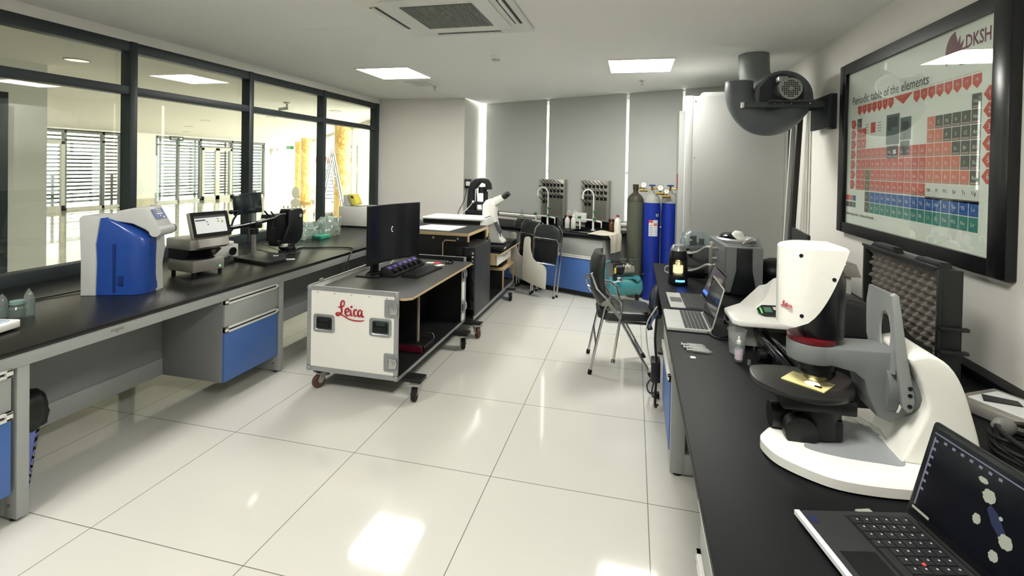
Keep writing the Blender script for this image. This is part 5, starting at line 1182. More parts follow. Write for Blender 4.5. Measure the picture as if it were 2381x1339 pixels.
# projector like small white unit behind
t = thing('small_projector', 'small white box unit with round black lens behind the balance', 'projector', (-1.15, 1.85, TOP))
b = MB(); b.box(-1.30, -1.10, 1.70, 1.97, .786, .90, bev=.008); b.build('housing', offwhite, t)
b = MB(); b.box(-1.22, -1.10, 1.78, 1.92, .90, .93, bev=.005); b.build('top_cover', white, t)
b = MB(); b.cyl((-1.10, 1.90, .845), (-1.085, 1.90, .845), .034, seg=22); b.build('lens', blackgloss, t)
# camera / small screen on an upright stand
t = thing('microscope_stand', 'steel post on a black slab base holding clamp arms and a tilted dark screen', 'stand', (-.85, 1.93, TOP))
b = MB(); b.prism([(-.60, 1.73), (-.575, 1.93), (-.75, 2.13), (-1.0, 2.08), (-1.04, 1.84)], .781, .808, 'xy', bev=.003); b.build('slab_base', mat('slab_dark', (36, 37, 38), .4), t)
b = MB(); b.cyl((-.90, 1.925, .808), (-.90, 1.925, 1.38), .017, seg=20); b.build('post', mat('post_steel', (170, 170, 166), .35, .6), t)
b = MB(); b.cyl((-.90, 1.925, 1.0), (-.90, 1.925, 1.045), .036, seg=20); b.box(-.94, -.86, 1.90, 1.98, 1.05, 1.11, bev=.01); b.build('clamp', black, t)
b = MB(); b.tube([(-.88, 1.60, 1.083), (-.88, 1.78, 1.09), (-.88, 1.95, 1.10), (-.88, 2.12, 1.112)], .016, seg=12); b.cyl((-.88, 1.575, 1.08), (-.88, 1.65, 1.084), .028, .03, seg=18); b.build('cross_arm', blackgloss, t)
b = MB(); b.tube([(-.88, 2.12, 1.112), (-.88, 2.2, 1.14), (-.88, 2.28, 1.14)], .014, seg=10); b.tube([(-.88, 2.10, 1.18), (-.88, 2.14, 1.14), (-.88, 2.12, 1.05), (-.88, 2.15, 1.02), (-.88, 2.10, 1.03)], .007, seg=8); b.build('joint_levers', black, t)
b = MB(); b.tube([(-.88, 1.66, 1.10), (-.88, 1.68, 1.15), (-.87, 1.72, 1.21)], .008, seg=10); b.ell((-.88, 1.66, 1.215), (.018, .026, .018), seg=14); b.tube([(-.88, 1.66, 1.215), (-.88, 1.73, 1.22)], .008, seg=8); b.build('screen_arm', black, t)
TS = frame((-.885, 1.69, 1.183), (.05, 1, .02), (-.08, -.16, 1))
b = MB(TS); b.box(0, .29, 0, .175, -.006, .006, bev=.003); b.build('dark_screen', mat('tablet_dark', (30, 42, 44), .12), t)
cable([(-.88, 1.78, 1.18), (-.85, 1.82, 1.13), (-.86, 1.84, 1.07), (-.88, 1.86, 1.02)], .0025, 'thin cable hanging below the tilted dark screen')
# black microscope unit in the back
t = thing('black_instrument', 'black rounded optical instrument with tall body and keyhole mark behind the post stand', 'instrument', (-.95, 2.5, TOP))
b = MB(); b.prism([(2.33, .86), (2.36, .83), (2.53, .82), (2.60, .86), (2.625, .93), (2.625, 1.14), (2.60, 1.17), (2.44, 1.17), (2.42, 1.15), (2.42, 1.02), (2.40, 1.0)], -1.06, -.94, 'yz', bev=.012, seg=3); b.build('tall_body', mat('instr_black', (22, 25, 27), .3), t)
b = MB(); b.prism([(2.27, .88), (2.42, .86), (2.42, 1.13), (2.21, 1.135), (2.20, 1.10), (2.28, 1.09)], -1.08, -.97, 'yz', bev=.008); b.build('side_body', black, t)
b = MB(); b.tube([(-1.0, 2.16, 1.175), (-1.0, 2.21, 1.13), (-1.0, 2.25, 1.12)], .008, seg=8); b.build('lever', black, t)
b = MB(); b.cyl((-.9395, 2.58, 1.10), (-.9385, 2.58, 1.10), .016, seg=20); b.build('round_emblem', white, t)
b = MB(); b.box(-.9385, -.938, 2.575, 2.585, 1.092, 1.112); b.build('emblem_core', black, t)
b = MB(); b.box(-1.05, -.95, 2.40, 2.52, .782, .83, bev=.01); b.box(-1.06, -.96, 2.28, 2.34, .83, .89, bev=.008); b.build('foot_block', black, t)
b = MB(); b.box(-.96, -.90, 2.36, 2.43, .782, .815, bev=.006); single(b, 'connector_plug', black, 'black connector plug before the black optical instrument', 'plug')
b = MB(); b.box(-.935, -.875, 2.44, 2.54, .782, .80, bev=.006); single(b, 'pocket_device', chrome, 'small silver device lying below the black optical instrument', 'device')
b = MB(); b.box(-.98, -.93, 2.33, 2.39, .816, .846, bev=.004); single(b, 'white_plug_block', offwhite, 'small white plug block on the black connector', 'plug')
cable([(-.90, 2.5, .79), (-.80, 2.55, .787), (-.62, 2.62, .79), (-.45, 2.66, .79), (-.36, 2.60, .79), (-.32, 2.50, .77), (-.315, 2.44, .70), (-.315, 2.42, .60)], .006, 'black cable running over the worktop and down its front edge')
for i, pts in enumerate((((-.95, 2.05, .90), (-.90, 2.15, .84), (-.85, 2.25, .79), (-.93, 2.36, .79)), ((-.90, 1.98, .86), (-.82, 2.1, .79), (-.78, 2.25, .787), (-.90, 2.38, .787)), ((-1.1, 2.0, .86), (-.95, 2.2, .79), (-.75, 2.22, .787), (-.74, 2.32, .787), (-.88, 2.40, .79)), ((-.88, 1.95, .79), (-.75, 2.05, .787), (-.78, 2.2, .787), (-.92, 2.28, .787)))):
    cable(pts, .003, ['thin black cable nearest the post, curling to the instrument', 'thin black cable arching low across the worktop', 'long thin black cable looping in front of the instrument', 'short thin black cable on the slab side'][i])
coil(-1.02, 1.72, .783, .05, .10, 5, .004, 'coil of grey black cable between balance and post stand', mat('cord_grey_dark', (70, 72, 70), .5), rise=.007, rz=.1)
b = MB(frame((-.60, 2.02, .7805), (.9, .5, 0), (-.5, .9, 0))); b.box(-.045, .03, -.02, .02, 0, .004); single(b, 'white_slide', white, 'small white slip lying near the worktop edge by the post stand', 'slip')
b = MB(frame((-.73, 1.99, .809), (.9, .5, 0), (-.5, .9, 0))); b.box(-.02, .02, -.01, .01, 0, .004); single(b, 'tiny_slide', white, 'tiny white piece on the black slab base', 'slip')
# bags of plastic ware
def crumpled(cx, cy, cz, rx, ry, rz_, seed, T=None):
    rnd = random.Random(seed); vs = []; fs = []; n, m_ = 26, 13; ph = [rnd.uniform(0, 6.28) for _ in range(8)]
    for j in range(m_ + 1):
        p = pi * j / m_
        for i in range(n):
            a = 2 * pi * i / n; k = 1 + .13 * math.sin(5 * a + ph[0] + 3 * p) + .10 * math.sin(9 * a - 4 * p + ph[1]) + .07 * math.sin(13 * p + 7 * a + ph[2]) + rnd.uniform(-.05, .05)
            x = rx * math.sin(p) * math.cos(a) * k; y = ry * math.sin(p) * math.sin(a) * k; z = -rz_ * math.cos(p) * k
            vs.append((cx + x, cy + y, max(cz + z, TOP + .002)))
    for j in range(m_):
        for i in range(n): fs.append((j * n + i, j * n + (i + 1) % n, (j + 1) * n + (i + 1) % n, (j + 1) * n + i))
    b = MB(); b.add(vs, fs); return b
bagm = glassmat('clear_bag', (236, 244, 240), rough=.08, murk=.32, murkcol=(225, 238, 232))
b = crumpled(-1.25, 3.02, .86, .12, .16, .10, 3); single(b, 'plastic_bag', bagm, 'crumpled clear plastic bag with pale contents, left of the cup stack', 'bag', sharp=50)
b = crumpled(-1.16, 3.32, .87, .12, .15, .12, 8); single(b, 'plastic_bag', bagm, 'crumpled clear plastic bag round a stack of clear cups', 'bag', sharp=50)
b = MB()
for k in range(60):
    x, y, z = -1.25 + random.uniform(-.09, .09), 3.02 + random.uniform(-.12, .12), .80 + random.uniform(0, .1); d = Vector((random.uniform(-1, 1), random.uniform(-1, 1), random.uniform(-.5, .5))).normalized() * .03
    b.cyl(Vector((x, y, z)) - d, Vector((x, y, z)) + d, .006, .004, seg=6)
o = single(b, 'plastic_tubes', mat('tube_plastic', (196, 212, 204), .3), 'heap of small pale plastic tubes inside the left clear bag', 'tubes'); o['kind'] = 'stuff'
b = MB(); b.box(-1.16, -1.04, 3.05, 3.22, .782, .82, bev=.004); single(b, 'green_tray', mat('tray_green', (60, 160, 130), .35, alpha=.9), 'small translucent green tray at the foot of the clear bags', 'tray')
t = thing('cup_stack', 'stack of clear ribbed plastic cups in the right clear bag', 'cups', (-1.12, 3.42, TOP))
b = MB(); pr_ = [(0, 0)]
for k in range(12): pr_ += [(.045 + .001 * k, .01 + .018 * k), (.051 + .001 * k, .012 + .018 * k)]
b.lathe(pr_, (-1.12, 3.44, .782), seg=24); b.build('cups', glassmat('cup_plastic', (235, 240, 236), rough=.05, murk=.2), t)
# grey box with yellow meter
b = MB(); b.box(-1.525, -1.08, 4.10, 4.45, .80, 1.055, bev=.004); t = thing('white_box_unit', 'white box shaped unit at the far end of the left worktop', 'box unit', (-1.3, 4.27, TOP)); b.build('housing', offwhite, t)
for x in (-1.50, -1.1):
    for y in (4.13, 4.42): b = MB(); b.cyl((x, y, .78), (x, y, .80), .012, seg=10); b.build('foot', rubber, t)
t = thing('yellow_meter', 'small grey meter with tilted yellow front standing on the white box', 'meter', (-1.36, 4.2, 1.055))
b = MB(); b.box(-1.485, -1.37, 4.14, 4.26, 1.06, 1.205, bev=.006); b.build('housing', offwhite, t)
b = MB(); b.prism([(-1.405, 1.215), (-1.32, 1.215), (-1.265, 1.10), (-1.275, 1.075), (-1.345, 1.075), (-1.375, 1.13)], 4.12, 4.25, 'xz', bev=.006); b.build('yellow_front', mat('meter_yellow', (222, 208, 90), .4), t)
b = MB(); b.prism([(-1.37, 1.195), (-1.33, 1.195), (-1.315, 1.165), (-1.355, 1.165)], 4.117, 4.12, 'xz'); b.build('display', mat('lcd_dark', (70, 76, 76), .3), t)
cable([(-1.30, 4.15, 1.06), (-1.2, 4.12, 1.065), (-1.12, 4.16, 1.07), (-1.1, 4.3, 1.06)], .004, 'short black cable lying on top of the white box')
# near left: flasks, clear jars, white scale
b = MB(); b.lathe([(.03, 0), (.034, .01), (.034, .055), (.026, .065), (.026, .075), (.03, .08)], (-.845, .235, TOP), seg=24); t = thing('glass_jar', 'small glass jar with pale green lid beside the white tray', 'jar', (-.845, .235, TOP)); b.build('body', glassmat('jar_glass', (215, 232, 226), murk=.25), t)
b = MB(); b.cyl((-.845, .235, TOP + .078), (-.845, .235, TOP + .095), .031, seg=24); b.build('lid', mat('lid_green', (120, 150, 142), .4), t)
for i, (x, y, h) in enumerate(((-.915, .21, .13), (-.83, .275, .15), (-.985, .13, .12))):
    b = MB(); b.lathe([(.022, 0), (.024, .01), (.024, h * .55), (.018, h * .8), (.002, h)], (x, y, TOP), seg=20)
    single(b, 'glass_vial', glassmat('vial_glass', (220, 232, 230), murk=.3), ['pointed clear glass piece left of the lidded jar', 'tall slim clear glass piece right of the lidded jar', 'clear glass piece at the very left picture edge'][i], 'glassware')
t = thing('white_scale', 'white tray shaped scale cut by the left picture edge', 'scale', (-.66, .02, TOP))
T_ = Matrix.Translation((-.72, -.005, TOP)) @ Matrix.Rotation(.25, 4, 'Z')
b = MB(T_); b.prism(rrect(.22, .24, .025), .012, .045, bev=.004); b.build('body', white, t)
b = MB(T_); b.prism(rrect(.16, .12, .01, cy=.03), .045, .052, bev=.002); b.build('pan', mat('pan_pale_blue', (190, 205, 225), .2), t)
b = MB(T_); b.ell((.02, -.07, .052), (.012, .012, .012), seg=12); b.build('knob', mat('brown_knob', (120, 80, 60), .4), t)
# waste basket
t = thing('waste_basket', 'blue perforated waste basket lined with a black bag under the left bench', 'basket', (-.62, .03, 0))
b = MB(); bm_b = mat('basket_blue', (112, 122, 190), .5)
def basket_ring(z, f_): return [(-.64 + x * f_, .02 + y * f_, z) for x, y in rrect(.24, .30, .06, n=5)]
nr = 14; rings = [basket_ring(.0 + .36 * k / nr, .74 + .26 * k / nr) for k in range(nr + 1)]
n = len(rings[0]); vs = [v for r_ in rings for v in r_]; fs = []
per = 52
def bring(z, f_, N_=per):
    base = [Vector(p) for p in basket_ring(z, f_)]; L_ = [0]
    for i in range(len(base)): L_.append(L_[-1] + (base[(i + 1) % len(base)] - base[i]).length)
    out = []
    for k in range(N_):
        d = L_[-1] * k / N_; i = max(j for j in range(len(base)) if L_[j] <= d); f2 = (d - L_[i]) / max(1e-9, L_[i + 1] - L_[i]); out.append(base[i].lerp(base[(i + 1) % len(base)], f2))
    return out
nr = 25; rings = [bring(.36 * k / nr, .74 + .26 * k / nr) for k in range(nr + 1)]
vs = [v for r_ in rings for v in r_]
for j in range(nr):
    for i in range(per):
        if j % 3 != 0 and i % 3 != 0 and 1 < j < nr - 1:
            continue
        fs.append((j * per + i, j * per + (i + 1) % per, (j + 1) * per + (i + 1) % per, (j + 1) * per + i))
fs.append(tuple(range(per))); b.add(vs, fs); b.build('basket', bm_b, t, sharp=60)
b = MB(); rr_ = [bring(.02, .70), bring(.33, .95)]; b.loft([[tuple(v) for v in r_] for r_ in rr_]); b.build('inner_bag', black, t)
b = MB(); rings = []
for k, (z, f_) in enumerate(((.30, 1.02), (.31, 1.10), (.36, 1.14), (.40, 1.12), (.44, 1.10), (.465, 1.0), (.47, .8))):
    rings.append([(v.x + .006 * math.sin(9 * i / 3 + k), v.y + .006 * math.cos(7 * i / 3 + k * 2), v.z + .005 * math.sin(i * 1.3)) for i, v in enumerate(bring(z, f_))])
b.loft(rings); b.build('bin_liner', mat('liner_black', (26, 28, 27), .45, var=.2, bump=.2), t, sharp=60)
# ================================================================ RIGHT BENCH
# bioreactor like cell device
t = thing('sample_illuminator', 'black rounded device with lit glass beaker window and blue display', 'device', (2.635, 2.16, TOP))
c0 = (2.635, 2.16, 0)
b = MB(); b.lathe([(.06, TOP + .002), (.07, TOP + .008), (.07, TOP + .05), (.066, TOP + .07)], c0, seg=36); b.build('base', black, t)
b = MB(); sec = []
for z, r_ in ((.85, .066), (.90, .068), (.95, .069), (.985, .066), (1.01, .062)):
    sec.append([(c0[0] + r_ * math.cos(R(a)), c0[1] + r_ * math.sin(R(a)), z) for a in range(-45, 226, 15)] + [(c0[0] + (r_ - .012) * math.cos(R(a)), c0[1] + (r_ - .012) * math.sin(R(a)), z) for a in range(225, -46, -15)])
b.loft(sec); b.build('rear_shell', mat('shell_black', (24, 25, 28), .25), t)
b = MB(); b.lathe([(.0655, .968), (.066, .99), (.062, 1.01), (.058, 1.03)], c0, seg=36); b.build('upper_shell', mat('shell_black', (24, 25, 28), .25), t)
b = MB(); b.lathe([(.06, 1.02), (.052, 1.05), (.042, 1.068), (.0, 1.075)], c0, seg=36); b.build('cap', mat('cap_silver', (150, 152, 154), .3, .5), t)
lit = mat('beaker_lit_liquid', (250, 240, 205), .3, emit=(255, 240, 190), es=.62, var=.35, scale=60)
b = MB(); b.lathe([(.036, .862), (.036, .915)], c0, seg=28); b.lathe([(.012, .918), (.02, .94), (.012, .955)], c0, seg=20); b.build('glowing_liquid', lit, t)
b = MB(); b.lathe([(.042, .855), (.044, .862), (.044, .962), (.047, .966)], c0, seg=32)
for z in (.93, .947): b.lathe([(.0445, z), (.046, z + .002), (.0445, z + .004)], c0, seg=32)
b.build('glass_beaker', glassmat('beaker_glass', (255, 252, 244), murk=.03), t)
b = MB(); b.tube([(c0[0] - .01, c0[1] - .03, .87), (c0[0] - .01, c0[1] - .03, .965)], .0025, seg=6); b.tube([(c0[0] + .012, c0[1] - .03, .87), (c0[0] + .012, c0[1] - .03, .965)], .0025, seg=6); b.build('glass_rods', chrome, t, kind='stuff')
b = MB(); b.add([(c0[0] + .0712 * math.cos(R(a)), c0[1] + .0712 * math.sin(R(a)), z) for a in range(-108, -51, 8) for z in (TOP + .025, TOP + .04)], [(2 * k, 2 * k + 2, 2 * k + 3, 2 * k + 1) for k in range(7)]); b.build('blue_display', lightmat('led_blue', (60, 120, 255), 5.0), t)
b = MB(); b.tube([(2.57, 2.2, .90), (2.545, 2.19, .89), (2.545, 2.19, .86), (2.575, 2.18, .85)], .005, cat=4, seg=8); b.build('side_loop', mat('cord_grey', (190, 190, 186), .5), t)
# vacuum pump
t = thing('vacuum_pump', 'grey pump unit under a clear dome with chrome knobs between illuminator and analyser', 'pump', (2.80, 2.72, TOP))
b = MB(); b.prism([(2.66, .782), (2.93, .782), (2.93, .99), (2.90, 1.0), (2.74, 1.0), (2.70, .96), (2.67, .88)], 2.58, 2.85, 'xz', bev=.01); b.build('housing', mat('pump_grey', (92, 96, 98), .45), t)
b = MB(); rings = []
for z, f_ in ((1.0, 1.0), (1.04, .96), (1.08, .86), (1.11, .68), (1.125, .4)):
    rings.append([(2.815 + x * f_, 2.71 + y * f_, z) for x, y in rrect(.23, .25, .07, n=5)])
b.loft(rings); b.build('clear_dome', glassmat('dome_clear', (232, 240, 244), murk=.10, rough=.03), t)
b = MB(); b.cyl((2.79, 2.68, 1.0), (2.79, 2.68, 1.075), .035, seg=20); b.cyl((2.87, 2.72, 1.0), (2.87, 2.72, 1.05), .022, seg=16); b.build('inner_parts', mat('inner_dark', (60, 66, 70), .4), t)
b = MB(); b.box(2.735, 2.765, 2.62, 2.66, 1.0, 1.10, bev=.004); b.build('inner_block', white, t)
b = MB(); b.cyl((2.745, 2.58, .965), (2.74, 2.55, .965), .022, .02, seg=20); b.cyl((2.77, 2.58, .93), (2.765, 2.555, .93), .016, seg=18); b.build('front_knob', chrome, t, kind='stuff')
def hose(pts, r, label, m=None): return cable(pts, r, label, m or mat('hose_grey', (168, 170, 166), .4), name='hose')
hose([(2.87, 2.20, 1.055), (2.84, 2.25, 1.05), (2.80, 2.38, .99), (2.75, 2.50, .955), (2.70, 2.56, .95)], .010, 'upper thick grey hose from the analyser to the pump')
hose([(2.87, 2.15, .93), (2.84, 2.2, .925), (2.79, 2.30, .87), (2.74, 2.42, .83), (2.70, 2.5, .83)], .010, 'lower thick grey hose from the analyser to the pump')
b = MB(); b.box(2.70, 2.86, 2.42, 2.54, .782, .85, bev=.008); single(b, 'black_module', black, 'low black module on the worktop below the two grey hoses', 'module')
# grey analyser
t = thing('grey_analyser', 'tall grey boxy analyser with black centre stripe and round recess on top', 'analyser', (3.06, 2.25, TOP))
ag = mat('analyser_grey', (98, 101, 102), .42, var=.03); al_ = mat('analyser_light', (124, 127, 128), .42)
pl = [(2.92, 1.93), (3.163, 1.95), (3.26, 2.48), (3.20, 2.68), (2.96, 2.62), (2.89, 2.45)]
b = MB(); b.prism(pl, .79, 1.10, 'xy', bev=.006); b.build('housing', ag, t)
b = MB(); b.prism([(2.885, 2.46), (2.925, 1.925), (2.955, 1.92), (2.935, 2.44)], 1.10, 1.108, 'xy'); b.prism([(2.92, 1.925), (3.163, 1.945), (3.165, 1.98), (2.93, 1.965)], 1.10, 1.106, 'xy'); b.build('top_rim', al_, t)
b = MB()
for q in ((2.925, 2.995), (3.095, 3.162)): b.prism([(q[0], 1.926), (q[1], 1.932), (q[1], 1.945), (q[0], 1.939)], .80, 1.10, 'xy')
b.build('front_panel', al_, t, label='lighter grey front panels')
b = MB(); b.prism([(3.0, 1.10), (3.09, 1.10), (3.095, .95), (3.125, .80), (3.12, .785), (2.965, .785), (2.96, .80), (2.995, .95)], 1.918, 1.94, 'xz', bev=.004); b.build('centre_stripe', mat('stripe_black', (20, 24, 28), .35), t)
b = MB(); b.lathe([(.135, 1.10), (.14, 1.118), (.125, 1.128), (.118, 1.115), (.11, 1.105), (0, 1.104)], (3.06, 2.30, 0), seg=44); b.build('top_ring', mat('ring_silver', (190, 192, 192), .3, .3), t)
b = MB(); b.lathe([(.095, 1.104), (.09, 1.14), (.07, 1.155), (0, 1.16)], (3.04, 2.33, 0), seg=36); b.build('clear_lid', blackgloss, t)
b = MB(); b.lathe([(.05, -.01), (.045, .02), (.0, .045)], (3.07, 2.27, 1.14), (.5, -.3, .8), seg=24); b.build('white_cone', white, t)
b = MB(); b.tube([(3.05, 2.02, 1.115), (3.08, 2.05, 1.13), (3.12, 2.10, 1.13), (3.14, 2.16, 1.135)], [.008, .014, .02, .014], seg=10); b.build('probe', steel, t)
b = MB()
for z in (.86, .93, .98, 1.055): b.cyl((2.905, 2.18, z), (2.875, 2.178, z), .012, .009, seg=12)
b.box(2.880, 2.905, 2.30, 2.36, .80, 1.08, bev=.003); b.build('side_fittings', steel, t, kind='stuff')
# laptops
KEYM = mat('key_dark', (34, 36, 38), .5)
def laptop(o, ex, w, d, h, open_deg, body, deck, keys, screen_m, label, pads=True, name='laptop', bt=.016, padm=None, key_rows=6, key_cols=14, kx=(.06, .94), ky=(.42, .92), kbdeck=None):
    """o: front left corner of the base; ex: along the front edge; depth direction = ez x ex"""
    ex = Vector(ex).normalized(); ey = Vector((-ex.y, ex.x, 0)); T_ = frame(o, ex, ey); t = thing(name, label, 'laptop', tuple(o), 0)
    b = MB(T_); b.prism(rrect(w, d, .012, n=4, cx=w / 2, cy=d / 2), 0.001, bt, bev=.002); b.build('base', body, t)
    b = MB(T_); b.box(.003, w - .003, .003, d - .004, bt, bt + .0008); b.build('deck', deck, t)
    if kbdeck: b = MB(T_); b.box(kx[0] * w - .006, kx[1] * w + .006, ky[0] * d - .004, ky[1] * d + .004, bt + .0008, bt + .0014); b.build('keyboard_tray', kbdeck, t)
    b = MB(T_); kw = (kx[1] - kx[0]) * w / key_cols; kd = (ky[1] - ky[0]) * d / key_rows
    for i in range(key_cols):
        for j in range(key_rows):
            if j == 0 and 3 < i < 9: continue
            b.box(kx[0] * w + i * kw + kw * .06, kx[0] * w + (i + 1) * kw - kw * .06, ky[0] * d + j * kd + kd * .07, ky[0] * d + (j + 1) * kd - kd * .07, bt + .0009, bt + .0032)
    b.box(kx[0] * w + 4 * kw + kw * .06, kx[0] * w + 9 * kw - kw * .06, ky[0] * d + kd * .07, ky[0] * d + kd * .93, bt + .0009, bt + .0032)
    b.build('keys', keys, t, kind='stuff')
    if pads: b = MB(T_); b.box(.34 * w, .64 * w, .07 * d, .36 * d, bt + .0008, bt + .0013); b.build('touchpad', padm or deck, t)
    a = R(180 - open_deg); TS = T_ @ frame((0, d - .004, bt + .004), (1, 0, 0), (0, math.cos(a), math.sin(a)))
    b = MB(TS); b.prism(rrect(w, h, .010, n=4, cx=w / 2, cy=h / 2), -.007, 0, bev=.0015); l = b.build('lid', body, t)
    b = MB(TS); b.box(.005, w - .005, .008, h - .005, 0, .0008); b.build('bezel', blackgloss, l)
    b = MB(TS); b.box(.012, w - .012, .020, h - .014, .0008, .0012); b.build('screen', screen_m, l)
    b = MB(T_); b.cyl((.04, d - .002, bt + .002), (w - .04, d - .002, bt + .002), .006, seg=10); b.build('hinge', black, t)
    return t, T_, TS, l
silver = mat('laptop_silver', (198, 200, 198), .35, .3)
scr_off = mat('screen_dark_glossy', (20, 22, 28), .07)
laptop((2.488, 1.385, TOP + .001), (.0, -1, 0), .345, .225, .225, 104, silver, silver, KEYM, scr_off, 'silver laptop with black keys, front one of the two small laptops', padm=silver, kx=(.04, .96), ky=(.40, .93))
laptop((2.525, 1.80, TOP + .001), (.02, -1, 0), .365, .235, .225, 112, mat('laptop_grey', (70, 72, 76), .4), silver, KEYM, mat('screen_grey_app', (84, 78, 84), .12, emit=(84, 80, 86), es=.3), 'dark older laptop with silver palm rest behind the silver one', padm=mat('pad_dark', (90, 90, 88), .35), kbdeck=black, kx=(.02, .98), ky=(.40, .95))
lt, TL, TLS, ll = laptop((2.712, -.315, TOP + .001), (.224, -.974, 0), .38, .27, .235, 106, black, mat('deck_dark', (44, 45, 46), .45), KEYM, mat('screen_app', (8, 9, 14), .14, spec=.25, emit=(14, 16, 30), es=.1), 'large black laptop with lit screen in the bottom right corner', padm=mat('pad_black', (18, 19, 20), .35), kbdeck=mat('tray_black', (22, 23, 24), .45), bt=.018, kx=(.06, .94), ky=(.40, .92))
b = MB(TL); b.box(.003, .377, -.010, .002, .010, .0205); b.build('front_edge_glint', mat('edge_glint_white', (240, 242, 242), .25), lt)  # white strip paints the light reflected along the front bevel
b = MB(TL); b.ell((.165, .175, .0222), (.0045, .0045, .003), seg=12); b.build('red_nub', mat('nub_red', (190, 60, 60), .5), lt)
b = MB(TL); b.box(.02, .045, .012, .028, .0189, .0193); b.build('sticker', mat('sticker_navy', (30, 38, 80), .4), lt)
b = MB(TL)
for i in range(14):
    for j in range(6):
        x = (.06 + .88 * (i + .3) / 14) * .38; y = (.40 + .52 * (j + .62) / 6) * .27
        if not (j == 0 and 3 < i < 9): b.box(x, x + .004, y, y + .0035, .0213, .0216)
b.build('key_legends', mat('legend_white', (190, 192, 190), .5), lt, kind='stuff')
b = MB(TLS)
blob = lambda cx, cy, r_, sx=1, mi=0: b.prism([(cx + r_ * sx * math.cos(2 * pi * k / 18) * (1 + .12 * math.sin(3 * k)), cy + r_ * math.sin(2 * pi * k / 18) * (1 + .1 * math.cos(2 * k))) for k in range(18)], .0013, .0016, mi=mi)
blob(.165, .155, .014); b.prism([(.172, .142), (.19, .135), (.215, .108), (.205, .095), (.185, .108), (.168, .13)], .0013, .0015, mi=1); blob(.218, .095, .014); blob(.155, .098, .011, .8); blob(.205, .055, .011, .9); blob(.145, .178, .006, 1.8); blob(.198, .13, .004)
b.box(.014, .018, .03, .2, .0013, .0015, mi=2); b.box(.012, .37, .208, .211, .0013, .0015, mi=2); b.box(.012, .06, .02, .026, .0013, .0015, mi=0)
for k in range(7): b.box(.018, .026, .19 - .02 * k, .196 - .02 * k, .0013, .0016, mi=2); b.box(.04 + .022 * k, .048 + .022 * k, .196, .202, .0013, .0016, mi=2)
b.build('screen_image', [mat('ui_pale', (120, 124, 112), .4, emit=(190, 195, 178), es=.18), mat('ui_navy', (24, 32, 56), .4, emit=(34, 44, 76), es=.2), mat('ui_grey', (90, 94, 110), .4, emit=(90, 94, 110), es=.3)], ll)
b = MB(frame((2.87, -.262, TOP + .001), (.9, .3, 0), (-.3, .9, 0))); b.box(-.01, .03, -.008, .008, 0, .008, bev=.003); single(b, 'usb_stick', mat('usb_silver', (190, 188, 184), .3, .5), 'small silver usb stick lying behind the black laptop', 'usb stick')
hose([(2.70, 1.03, .79), (2.72, .98, .785), (2.78, .98, .784), (2.84, 1.05, .784), (2.87, 1.15, .787), (2.80, 1.25, .80)], .004, 'grey white cable plugged into the silver laptop', cordblack)
hose([(2.69, 1.05, .79), (2.71, 1.0, .785), (2.76, 1.0, .784), (2.82, 1.10, .784), (2.80, 1.3, .784)], .0035, 'thin black cable behind the silver laptop', cordblack)
coil(2.85, 1.25, .783, .04, .07, 3, .004, 'small tangle of black cables behind the silver laptop', rise=.008)
# beaker, bottle, syringes
b = MB(); b.lathe([(.032, .001), (.034, .004), (.040, .105), (.044, .110), (.0435, .111), (.039, .106), (.033, .006), (0, .006)], (2.785, .80, TOP), seg=32); single(b, 'plastic_beaker', glassmat('beaker_plastic', (250, 252, 252), murk=.14, rough=.05, murkcol=(240, 244, 244)), 'clear plastic measuring beaker beside the small dropper bottle', 'beaker')
t = thing('squeeze_bottle', 'small clear dropper bottle with white cap and pale label in front of the beaker', 'bottle', (2.773, .695, TOP))
b = MB(); b.lathe([(.015, .001), (.017, .005), (.017, .06), (.008, .075), (.008, .08)], (2.773, .695, TOP), seg=22); b.build('body', glassmat('bottle_clear', (232, 236, 238), murk=.3), t)
b = MB(); b.lathe([(.0173, .012), (.0175, .013), (.0175, .052), (.0173, .053)], (2.773, .695, TOP), seg=22); b.build('label', mat('label_pink_pale', (206, 190, 202), .5), t)
b = MB(); b.lathe([(.009, .078), (.010, .08), (.010, .092), (.005, .097), (.004, .112), (0, .116)], (2.773, .695, TOP), seg=18); b.build('cap', white, t)
b = MB(); b.cyl((2.81, .665, TOP + .001), (2.81, .665, TOP + .022), .007, seg=14); single(b, 'tiny_vial', glassmat('bottle_clear', (232, 236, 238)), 'tiny clear vial at the foot of the small dropper bottle', 'vial')
def syringe(x, y, rz, label):
    T_ = Matrix.Translation((x, y, TOP + .009)) @ Matrix.Rotation(rz, 4, 'Z'); t = thing('syringe', label, 'syringe', (x, y, TOP), rz, 'plastic syringes on the right worktop')
    b = MB(T_); b.cyl((-.035, 0, 0), (.035, 0, 0), .0075, seg=16); b.cyl((.035, 0, 0), (.047, 0, 0), .003, .002, seg=10); b.box(-.037, -.034, -.013, .013, -.005, .005); b.build('barrel', glassmat('syringe_clear', (250, 252, 252), murk=.5, murkcol=(235, 238, 236)), t)
    b = MB(T_); b.box(-.062, 0, -.002, .002, -.002, .002); b.cyl((-.064, 0, 0), (-.062, 0, 0), .008, seg=14); b.cyl((0, 0, 0), (.004, 0, 0), .0068, seg=14); b.build('plunger', white, t)
syringe(2.605, .825, -.03, 'clear plastic syringe farthest from the camera of the three'); syringe(2.612, .790, -.06, 'clear plastic syringe lying in the middle of the three'); syringe(2.625, .758, -.05, 'clear plastic syringe nearest the small white scrap')
b = MB(frame((2.578, .68, TOP + .0005), (1, .3, 0), (-.3, 1, 0))); b.prism([(-.012, -.008), (.01, -.01), (.013, .004), (.0, .012), (-.012, .006)], 0, .004); single(b, 'paper_scrap', white, 'small white scrap lying below the syringes', 'scrap')

